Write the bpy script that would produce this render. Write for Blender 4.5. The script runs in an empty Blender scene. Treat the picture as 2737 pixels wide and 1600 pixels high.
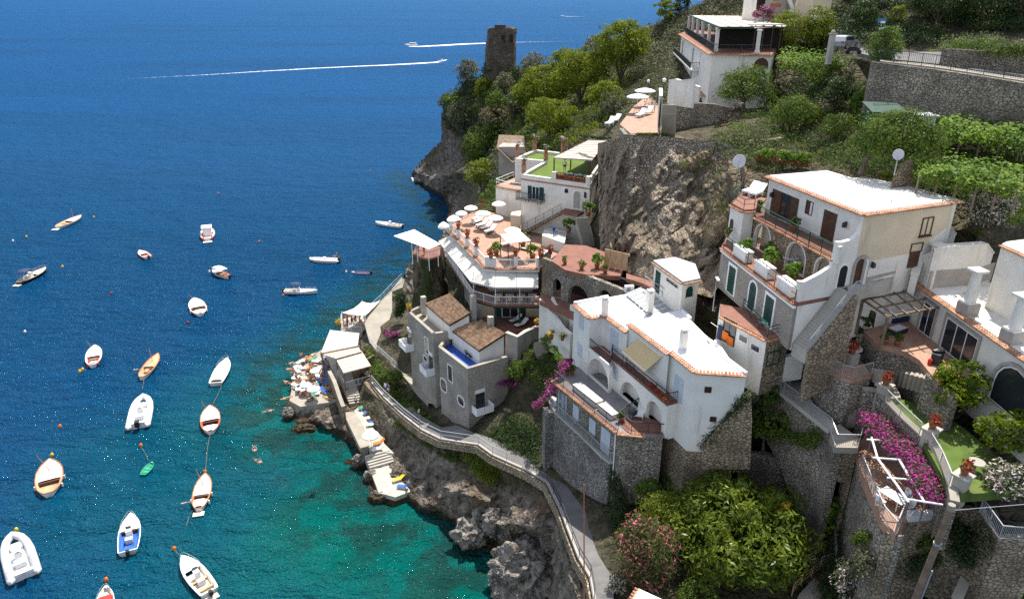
import bpy, bmesh, math, random
import numpy as np
from mathutils import Vector, Matrix, noise
from mathutils.geometry import delaunay_2d_cdt, tessellate_polygon
random.seed(7); RNG = np.random.default_rng(7)
S = bpy.context.scene; COL = S.collection
H, PITCH, F = 55.0, math.radians(23.5), 1930.0
CP, SP = math.cos(PITCH), math.sin(PITCH)
# survey crops of the site: origin and scale of each view in frame pixels
CR = dict(A=(0,0,2.518), B=(0,500,2.6786), C=(0,1000,2.4543), D=(950,0,2.8), E=(1700,0,4.0912), F=(2200,0,4.0912),
  G=(1050,360,3.6831), H=(1600,330,3.425), I=(2137,330,3.425), J=(900,700,3.6833), K=(1400,700,3.6833), L=(1900,600,3.682),
  M=(2237,600,3.682), N=(700,1000,2.9457), O=(1100,1100,2.9467), Q=(1500,1000,3.6833), R=(1900,950,3.682), S=(2237,950,4.208),
  T=(1600,1200,3.6833), U=(2137,1200,3.6833), W=(0,0,0.92072), V=(0,0,1.0))
def px(c, x, y): o = CR[c]; return o[0]+x/o[2], o[1]+y/o[2]
def ray(c, x, y):
    u, v = px(c, x, y); dx = u-1368.5; dy = 800-v
    return Vector((dx, F*CP+dy*SP, -F*SP+dy*CP))
CAM = Vector((0,0,H))
def P(c, x, y, z): d = ray(c,x,y); return CAM + d*((z-H)/d.z)
def PY(c, x, y, Y): d = ray(c,x,y); return CAM + d*(Y/d.y)
V = Vector
# ---------- mesh builder
ORG = {}
class MB:
    def __init__(s): s.v = []; s.f = []
    def add(s, vs, fs):
        n = len(s.v); s.v += [tuple(v) for v in vs]; s.f += [tuple(i+n for i in f) for f in fs]; return s
    def poly(s, pts): return s.add(pts, [tuple(range(len(pts)))])
    def obox(s, o, a, b, c):
        o, a, b, c = V(o), V(a), V(b), V(c)
        return s.add([o,o+a,o+a+b,o+b,o+c,o+a+c,o+a+b+c,o+b+c], [(0,3,2,1),(4,5,6,7),(0,1,5,4),(1,2,6,5),(2,3,7,6),(3,0,4,7)])
    def box(s, cx, cy, z0, sx, sy, sz, rz=0):
        a = V((math.cos(rz),math.sin(rz),0))*sx; b = V((-math.sin(rz),math.cos(rz),0))*sy
        return s.obox(V((cx,cy,z0))-a/2-b/2, a, b, (0,0,sz))
    def prism(s, pts, z0, z1, cap=True):
        n = len(pts); vs = [(p[0],p[1],z0) for p in pts]+[(p[0],p[1],z1 if z1 is not None else p[2]) for p in pts]
        fs = [(i,(i+1)%n,n+(i+1)%n,n+i) for i in range(n)]
        if cap: fs += [tuple(range(n-1,-1,-1)), tuple(range(n,2*n))]
        return s.add(vs, fs)
    def slab(s, pts, th):           # polygon with own heights, thickness down
        n = len(pts); p = [V(q) for q in pts]
        return s.add([q-V((0,0,th)) for q in p]+p, [(i,(i+1)%n,n+(i+1)%n,n+i) for i in range(n)]+[tuple(range(n-1,-1,-1)), tuple(range(n,2*n))])
    def bar(s, a, b, w, h=None):    # rectangular bar
        a, b = V(a), V(b); d = b-a; h = h or w
        if d.length < 1e-5: return s
        x = d.cross(V((0,0,1)));  x = V((1,0,0)) if x.length < 1e-4 else x.normalized()
        y = x.cross(d).normalized()
        return s.obox(a-x*w/2-y*h/2, d, x*w, y*h)
    def tube(s, path, r, n=6, r2=None, cap=True):
        path = [V(p) for p in path]; k = len(path); rings = []; n0 = len(s.v)
        for i, p in enumerate(path):
            d = (path[min(i+1,k-1)]-path[max(i-1,0)]).normalized()
            x = d.cross(V((0,0,1)));  x = V((1,0,0)) if x.length < 1e-3 else x.normalized()
            y = x.cross(d); rr = r if r2 is None else r+(r2-r)*i/max(1,k-1)
            s.v += [tuple(p+x*math.cos(2*math.pi*j/n)*rr+y*math.sin(2*math.pi*j/n)*rr) for j in range(n)]
        for i in range(k-1):
            for j in range(n):
                a = n0+i*n; s.f.append((a+j,a+(j+1)%n,a+n+(j+1)%n,a+n+j))
        if cap: s.f += [tuple(range(n0+n-1,n0-1,-1)), tuple(range(n0+(k-1)*n,n0+k*n))]
        return s
    def lathe(s, prof, c=(0,0,0), n=12, sc=(1,1)):
        n0 = len(s.v); c = V(c)
        for r, z in prof: s.v += [tuple(c+V((r*sc[0]*math.cos(2*math.pi*j/n), r*sc[1]*math.sin(2*math.pi*j/n), z))) for j in range(n)]
        for i in range(len(prof)-1):
            for j in range(n): a = n0+i*n; s.f.append((a+j,a+(j+1)%n,a+n+(j+1)%n,a+n+j))
        s.f += [tuple(range(n0+n-1,n0-1,-1)), tuple(range(n0+(len(prof)-1)*n, n0+len(prof)*n))]
        return s
    def build(s, name, m, parent=None, smooth=False):
        me = bpy.data.meshes.new(name); org = ORG.get(parent.name, V((0,0,0))) if parent else V((0,0,0))
        me.from_pydata([tuple(V(v)-org) for v in s.v], [], s.f); me.materials.append(m)
        if smooth: me.polygons.foreach_set('use_smooth', [True]*len(me.polygons))
        bm = bmesh.new(); bm.from_mesh(me); bmesh.ops.recalc_face_normals(bm, faces=bm.faces); bm.to_mesh(me); bm.free()
        o = bpy.data.objects.new(name, me); COL.objects.link(o)
        if parent: o.parent = parent; ORG[o.name] = org
        return o
def tag(o, label=None, cat=None, group=None, kind=None):
    if label: o['label'] = label
    if cat: o['category'] = cat
    if group: o['group'] = group
    if kind: o['kind'] = kind
    return o
def thing(name, label, cat, loc=(0,0,0), group=None):
    o = bpy.data.objects.new(name, None); o.empty_display_size = .3; COL.objects.link(o)
    o.location = loc; ORG[o.name] = V(loc); return tag(o, label, cat, group)
def copy_tree(o, parent=None):
    c = o.copy(); COL.objects.link(c)
    if parent: c.parent = parent
    for ch in o.children: copy_tree(ch, c)
    return c
USED = set()
def place(proto, loc, rz=0, sc=1, label=None, group=None, tilt=0):
    if proto.name in USED: o = copy_tree(proto)
    else: o = proto; USED.add(proto.name)
    o.location = loc; o.rotation_euler = (tilt,0,rz); o.scale = sc if hasattr(sc,'__len__') else (sc,sc,sc)
    if label: o['label'] = label
    if group: o['group'] = group
    return o
# ---------- materials
MATS = {}
def nm(name):
    m = bpy.data.materials.new(name); m.use_nodes = True; nt = m.node_tree; nt.nodes.clear()
    out = nt.nodes.new('ShaderNodeOutputMaterial'); return m, nt, out
def N(nt, t, **k):
    n = nt.nodes.new('ShaderNode'+t)
    for a, b in k.items():
        if a.startswith('_'): setattr(n, a[1:], b)
        elif a.startswith('i') and a[1:].isdigit(): n.inputs[int(a[1:])].default_value = b
        else: n.inputs[a].default_value = b
    return n
def mixc(nt, fac, a, b, bt='MIX'):
    n = nt.nodes.new('ShaderNodeMix'); n.data_type = 'RGBA'; n.blend_type = bt
    for i, s in ((0,fac),(6,a),(7,b)):
        if hasattr(s, 'is_linked'): nt.links.new(s, n.inputs[i])
        else: n.inputs[i].default_value = (*s,1) if hasattr(s,'__len__') and len(s)==3 else s
    return n.outputs[2]
def ramp(nt, s, a, b):
    n = N(nt, 'MapRange'); nt.links.new(s, n.inputs[0]); n.inputs[1].default_value = a; n.inputs[2].default_value = b; n.interpolation_type='SMOOTHSTEP'; return n.outputs[0]
def coords(nt, sc=(1,1,1), obj=False, rot=(0,0,0)):
    t = nt.nodes.new('ShaderNodeTexCoord') if obj else nt.nodes.new('ShaderNodeNewGeometry')
    mp = N(nt, 'Mapping'); mp.inputs['Scale'].default_value = sc; mp.inputs['Rotation'].default_value = rot
    nt.links.new(t.outputs['Object' if obj else 'Position'], mp.inputs[0]); return mp.outputs[0]
def noi(nt, vec, scale, detail=4, rough=.55, dist=0):
    n = N(nt, 'TexNoise', Scale=scale, Detail=detail, Roughness=rough, Distortion=dist); nt.links.new(vec, n.inputs['Vector']); return n.outputs[0]
def fin(m, nt, out, col, rough=.8, bump=None, bs=.3, bd=.05, metal=0, spec=.3, **k):
    b = N(nt, 'BsdfPrincipled', Roughness=rough, Metallic=metal); b.inputs['Specular IOR Level'].default_value = spec
    if hasattr(col, 'is_linked'): nt.links.new(col, b.inputs[0])
    else: b.inputs[0].default_value = (*col,1)
    if bump is not None:
        bp = N(nt, 'Bump', Strength=bs, Distance=bd); nt.links.new(bump, bp.inputs['Height']); nt.links.new(bp.outputs[0], b.inputs['Normal'])
    nt.links.new(b.outputs[0], out.inputs[0]); return m
def plain(name, c, rough=.6, var=.12, scale=1.5, stain=None, st=.5, obj=False, spec=.3, metal=0, bs=.15):
    """painted or rendered surface: slight mottling, optional weather streaks"""
    if name in MATS: return MATS[name]
    m, nt, out = nm(name); v = coords(nt, obj=obj); n1 = noi(nt, v, scale, 5)
    c = V(c); col = mixc(nt, ramp(nt, n1, .3, .7), tuple(c*(1-var)), tuple(c*(1+var*.4)))
    if stain:
        n2 = noi(nt, coords(nt, (.55,.55,.12), obj), 1.3, 6, .65); col = mixc(nt, ramp(nt, n2, 1-st, 1-st+.22), col, stain)
    n3 = noi(nt, v, 18, 3); MATS[name] = fin(m, nt, out, col, rough, n3, bs, .02, metal, spec); return m
def stone(name, c1, c2, mortar, scale=2.6, sq=(1,1,1.5), bs=.9):
    m, nt, out = nm(name); v = coords(nt, sq)
    w = noi(nt, v, 2.5, 2); vv = nt.nodes.new('ShaderNodeVectorMath'); vv.operation='MULTIPLY_ADD'
    cx = N(nt, 'CombineXYZ'); [nt.links.new(w, cx.inputs[i]) for i in range(3)]
    nt.links.new(cx.outputs[0], vv.inputs[0]); vv.inputs[1].default_value = (.35,.35,.35); nt.links.new(v, vv.inputs[2])
    vo = N(nt, 'TexVoronoi', Scale=scale); nt.links.new(vv.outputs[0], vo.inputs['Vector'])
    ve = N(nt, 'TexVoronoi', Scale=scale, _feature='DISTANCE_TO_EDGE'); nt.links.new(vv.outputs[0], ve.inputs['Vector'])
    sp = N(nt, 'SeparateColor'); nt.links.new(vo.outputs['Color'], sp.inputs[0])
    col = mixc(nt, sp.outputs[0], c1, c2); big = noi(nt, coords(nt), .35, 5)
    col = mixc(nt, ramp(nt, big, .35, .75), col, tuple(V(c1)*.62))
    e = ramp(nt, ve.outputs[0], .02, .11); col = mixc(nt, e, mortar, col)
    n3 = noi(nt, v, 9, 4); hh = N(nt, 'Math', _operation='MULTIPLY_ADD'); nt.links.new(n3, hh.inputs[0]); hh.inputs[1].default_value=.4; nt.links.new(e, hh.inputs[2])
    MATS[name] = fin(m, nt, out, col, .9, hh.outputs[0], bs, .12, 0, .2); return m
def leaf(name, c1, c2, tr=.3, c3=None, f3=.3, rough=.55):
    m, nt, out = nm(name); g = nt.nodes.new('ShaderNodeNewGeometry'); r = g.outputs['Random Per Island']
    col = mixc(nt, r, c1, c2)
    big = noi(nt, coords(nt), .5, 3); col = mixc(nt, ramp(nt, big, .35, .7), col, tuple(V(c1)*.75))
    if c3:
        mr = N(nt, 'Math', _operation='FRACT'); mm = N(nt,'Math',_operation='MULTIPLY',i1=17.3); nt.links.new(r, mm.inputs[0]); nt.links.new(mm.outputs[0], mr.inputs[0])
        b2 = noi(nt, coords(nt), 1.1, 2); th = N(nt,'Math',_operation='MULTIPLY_ADD',i1=-1.6,i2=.8+f3); nt.links.new(b2, th.inputs[0])
        lt = N(nt,'Math',_operation='LESS_THAN'); nt.links.new(mr.outputs[0], lt.inputs[0]); nt.links.new(th.outputs[0], lt.inputs[1])
        col = mixc(nt, lt.outputs[0], col, c3)
    b = N(nt, 'BsdfPrincipled', Roughness=rough); b.inputs['Specular IOR Level'].default_value=.25; nt.links.new(col, b.inputs[0])
    t = nt.nodes.new('ShaderNodeBsdfTranslucent'); nt.links.new(col, t.inputs[0])
    mx = N(nt, 'MixShader', i0=tr); nt.links.new(b.outputs[0], mx.inputs[1]); nt.links.new(t.outputs[0], mx.inputs[2]); nt.links.new(mx.outputs[0], out.inputs[0])
    MATS[name] = m; return m
def tiles(name, c1, c2, scale=9, obj=False):
    m, nt, out = nm(name); g = nt.nodes.new('ShaderNodeNewGeometry'); v = coords(nt, obj=obj)
    vo = N(nt, 'TexVoronoi', Scale=scale*.4); nt.links.new(v, vo.inputs['Vector']); sp = N(nt,'SeparateColor'); nt.links.new(vo.outputs['Color'], sp.inputs[0])
    col = mixc(nt, sp.outputs[0], c1, c2); n = noi(nt, v, 1.2, 5); col = mixc(nt, ramp(nt, n, .5, .8), col, (.12,.085,.06))
    MATS[name] = fin(m, nt, out, col, .85, n, .3, .03); return m
def paving(name, c1, c2, grout, bs=3.2, rz=.4):
    m, nt, out = nm(name); v = coords(nt, (1,1,1), False, (0,0,rz)); b = N(nt,'TexBrick',Scale=bs); nt.links.new(v, b.inputs['Vector'])
    b.offset = .0; b.inputs['Color1'].default_value=(*c1,1); b.inputs['Color2'].default_value=(*c2,1); b.inputs['Mortar'].default_value=(*grout,1)
    b.inputs['Mortar Size'].default_value=.012; b.inputs['Row Height'].default_value=.5
    n = noi(nt, v, .9, 6, .65); col = mixc(nt, ramp(nt, n, .45, .8), b.outputs[0], tuple(V(c1)*.6))
    MATS[name] = fin(m, nt, out, col, .75, n, .15, .03); return m
m_white = plain('white_render', (.72,.69,.63), .75, .09, .8, (.40,.375,.33), .44)
m_villa = plain('villa_render', (.70,.685,.64), .75, .07, .7, (.44,.42,.38), .42)
m_cream = plain('cream_render', (.60,.50,.36), .8, .08, .7, (.42,.34,.24), .45)
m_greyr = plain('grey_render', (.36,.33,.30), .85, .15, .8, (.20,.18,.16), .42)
m_roofw = plain('white_roof_coating', (.78,.78,.79), .7, .06, .5, (.45,.43,.40), .38)
m_roofd = plain('stained_roof_coating', (.70,.68,.64), .7, .10, .5, (.30,.255,.19), .48)
m_roofg = plain('grey_roof_sheet', (.42,.44,.48), .6, .1, .8, (.28,.28,.28), .4)
m_conc = plain('concrete', (.42,.39,.34), .9, .18, .5, (.25,.22,.19), .45, bs=.3)
m_pale = plain('pale_concrete', (.32,.29,.24), .9, .18, .5, (.25,.22,.18), .45, bs=.3)
m_road = plain('worn_asphalt', (.16,.155,.15), .9, .25, .35, (.09,.09,.09), .48, bs=.4)
m_frame = plain('white_paint', (.78,.78,.78), .5, .04, 2)
m_shw = plain('pale_blue_shutter', (.50,.54,.60), .5, .06, 2)
m_grey = plain('grey_paint', (.33,.34,.35), .5, .08, 2)
m_iron = plain('dark_iron', (.035,.04,.045), .5, .2, 3)
m_steel = plain('galvanised_steel', (.50,.52,.52), .35, .12, 3, metal=.6)
m_grnp = plain('green_paint', (.01,.055,.04), .5, .2, 2)
m_shut = plain('dark_green_shutter', (.012,.05,.04), .55, .25, 2)
m_brown = plain('brown_wood', (.085,.038,.02), .6, .3, 3)
m_wood = plain('weathered_wood', (.20,.145,.10), .8, .3, 2)
m_pwood = plain('pale_varnished_wood', (.50,.33,.19), .5, .2, 3, obj=True)
m_canv = plain('white_canvas', (.80,.79,.76), .8, .06, 1.2, (.66,.62,.55), .34)
m_awn = plain('faded_awning_cloth', (.56,.54,.49), .85, .1, 1, (.44,.41,.36), .42)
m_ycan = plain('sand_canvas', (.62,.46,.25), .8, .06, 1)
m_straw = plain('reed_matting', (.58,.50,.42), .95, .2, 2.5, (.38,.31,.25), .42, bs=.6)
m_terra = tiles('terracotta_tile', (.29,.12,.06), (.44,.25,.15))
m_oldt = tiles('old_roof_tile', (.17,.11,.075), (.36,.23,.14))
m_pot = plain('terracotta_pot', (.40,.15,.075), .8, .2, 6, obj=True)
m_floor = paving('terracotta_paving', (.33,.19,.13), (.40,.245,.175), (.30,.18,.125))
m_floord = paving('red_paving', (.20,.085,.06), (.25,.115,.08), (.16,.09,.07))
m_floorg = paving('grey_paving', (.21,.19,.20), (.24,.22,.22), (.18,.17,.17))
m_glass = plain('dark_window_glass', (.018,.022,.028), .08, .1, 1, spec=.7)
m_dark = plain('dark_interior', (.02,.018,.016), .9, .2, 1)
m_stone = stone('grey_stone_wall', (.27,.235,.19), (.46,.41,.34), (.13,.11,.09), 3.3)
m_stonew = stone('warm_stone_wall', (.29,.23,.155), (.46,.37,.26), (.15,.115,.08), 2.9)
m_stoned = stone('cobble_stone_wall', (.22,.20,.19), (.42,.39,.36), (.11,.10,.09), 3.4)
m_ashl = stone('twin_house_stone', (.33,.295,.255), (.43,.39,.34), (.28,.25,.215), 3.2, (1,1,1.3), .5)
m_tower = stone('tower_stone', (.115,.09,.07), (.185,.15,.115), (.07,.055,.045), 1.7)
m_turf = plain('artificial_turf', (.095,.145,.02), .9, .18, 1.1, bs=.4)
m_lawn = plain('mown_lawn', (.085,.135,.025), .95, .3, .9, (.15,.14,.05), .44, bs=.8)
m_blue = plain('blue_tile', (.03,.10,.42), .5, .2, 2)
m_red = plain('red_fabric', (.55,.03,.03), .7, .1, 3, obj=True)
m_orange = plain('orange_fabric', (.72,.16,.02), .7, .1, 3, obj=True)
m_bluef = plain('blue_fabric', (.03,.12,.40), .7, .15, 3, obj=True)
m_navy = plain('navy_fabric', (.02,.035,.09), .7, .15, 3, obj=True)
m_yel = plain('yellow_plastic', (.75,.50,.03), .5, .1, 3, obj=True)
m_orb = plain('orange_plastic', (.75,.20,.03), .5, .1, 3, obj=True)
m_bark = plain('bark', (.13,.10,.075), .95, .3, 4, obj=True, bs=.6)
m_skin = plain('skin', (.42,.24,.16), .6, .12, 5, obj=True)
m_hair = plain('dark_hair', (.03,.02,.015), .7, .2, 5, obj=True)
m_gel = plain('white_gelcoat', (.78,.78,.77), .25, .05, 2, obj=True, spec=.5, bs=.02)
m_rib = plain('grey_rubber', (.55,.55,.57), .5, .06, 2, obj=True)
m_deckw = plain('cream_deck', (.64,.58,.48), .6, .1, 2, obj=True)
m_blk = plain('black_plastic', (.02,.02,.022), .4, .2, 3, obj=True)
m_redp = plain('red_boat_paint', (.42,.05,.025), .45, .1, 2, obj=True)
m_orp = plain('varnished_rim', (.45,.16,.05), .45, .15, 3, obj=True)
m_grb = plain('green_boat_paint', (.02,.30,.17), .5, .15, 2, obj=True)
m_navp = plain('dark_hull_paint', (.03,.035,.05), .35, .1, 2, obj=True)
m_blup = plain('blue_boat_paint', (.04,.18,.45), .4, .1, 2, obj=True)
l_pine = leaf('pine_needles', (.12,.165,.010), (.27,.31,.018), .45)
l_dkpine = leaf('dark_pine_needles', (.02,.04,.012), (.05,.075,.02), .15)
l_olive = leaf('olive_scrub_leaves', (.095,.105,.05), (.21,.21,.11), .35)
l_green = leaf('green_leaves', (.065,.12,.016), (.17,.23,.03), .45)
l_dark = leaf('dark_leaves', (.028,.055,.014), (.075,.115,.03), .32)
l_vine = leaf('vine_leaves', (.11,.21,.024), (.26,.36,.05), .5)
l_lemon = leaf('lemon_leaves', (.085,.145,.006), (.25,.31,.016), .5)
l_loquat = leaf('big_glossy_leaves', (.085,.14,.014), (.29,.345,.045), .5, rough=.35)
l_yel = leaf('yellow_green_leaves', (.14,.18,.014), (.24,.28,.024), .42)
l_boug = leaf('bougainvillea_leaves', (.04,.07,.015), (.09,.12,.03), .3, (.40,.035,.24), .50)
l_bougd = leaf('shaded_bougainvillea_leaves', (.04,.05,.02), (.075,.075,.035), .25, (.20,.01,.10), .2)  # darker copy of the bougainvillea leaves, with shade mixed into the colour
l_olpk = leaf('pink_oleander_leaves', (.06,.09,.02), (.12,.15,.035), .35, (.56,.15,.19), .18)
l_olwh = leaf('white_oleander_leaves', (.045,.075,.02), (.10,.14,.04), .3, (.62,.52,.50), .42)
l_flor = leaf('red_flowers', (.04,.09,.02), (.09,.14,.03), .3, (.45,.03,.02), .55)
l_yflo = leaf('yellow_flowers', (.07,.12,.02), (.12,.17,.03), .3, (.65,.42,.02), .75)
l_dry = leaf('dry_grass_blades', (.16,.13,.065), (.27,.22,.12), .2)
# ================= camera, light, sky
cam = bpy.data.objects.new('camera', bpy.data.cameras.new('camera')); COL.objects.link(cam); S.camera = cam
cam.location = CAM; cam.rotation_euler = (math.pi/2-PITCH, 0, 0); cam.data.sensor_width = 36; cam.data.lens = 36*F/2737
cam.data.clip_start = .5; cam.data.clip_end = 90000
AZ, EL = math.radians(20), math.radians(64)
sd = V((math.sin(AZ)*math.cos(EL), math.cos(AZ)*math.cos(EL), math.sin(EL)))
sun = bpy.data.objects.new('sun', bpy.data.lights.new('sun','SUN')); COL.objects.link(sun)
sun.data.energy = 4.6; sun.data.angle = math.radians(.53); sun.data.color = (1,.945,.86); sun.rotation_euler = sd.to_track_quat('Z','Y').to_euler(); sun.location = (0,0,120)
w = bpy.data.worlds.new('World'); S.world = w; w.use_nodes = True; nt = w.node_tree; nt.nodes.clear()
sk = nt.nodes.new('ShaderNodeTexSky'); sk.sky_type = 'NISHITA'; sk.sun_disc = False; sk.sun_elevation = EL; sk.sun_rotation = AZ; sk.air_density=1.0; sk.dust_density=.6; sk.ozone_density=2.0
bg = nt.nodes.new('ShaderNodeBackground'); bg.inputs[1].default_value = .15; wo = nt.nodes.new('ShaderNodeOutputWorld')
hs_ = N(nt,'HueSaturation',Saturation=.5); nt.links.new(sk.outputs[0], hs_.inputs['Color']); nt.links.new(hs_.outputs[0], bg.inputs[0]); nt.links.new(bg.outputs[0], wo.inputs[0])
S.view_settings.view_transform = 'Standard'; S.view_settings.look = 'None'; S.view_settings.exposure = .8; S.view_settings.gamma = 1
S.cycles.use_denoising = False; S.cycles.max_bounces = 6; S.cycles.transparent_max_bounces = 8; S.cycles.caustics_reflective = False; S.cycles.caustics_refractive = False
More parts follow.
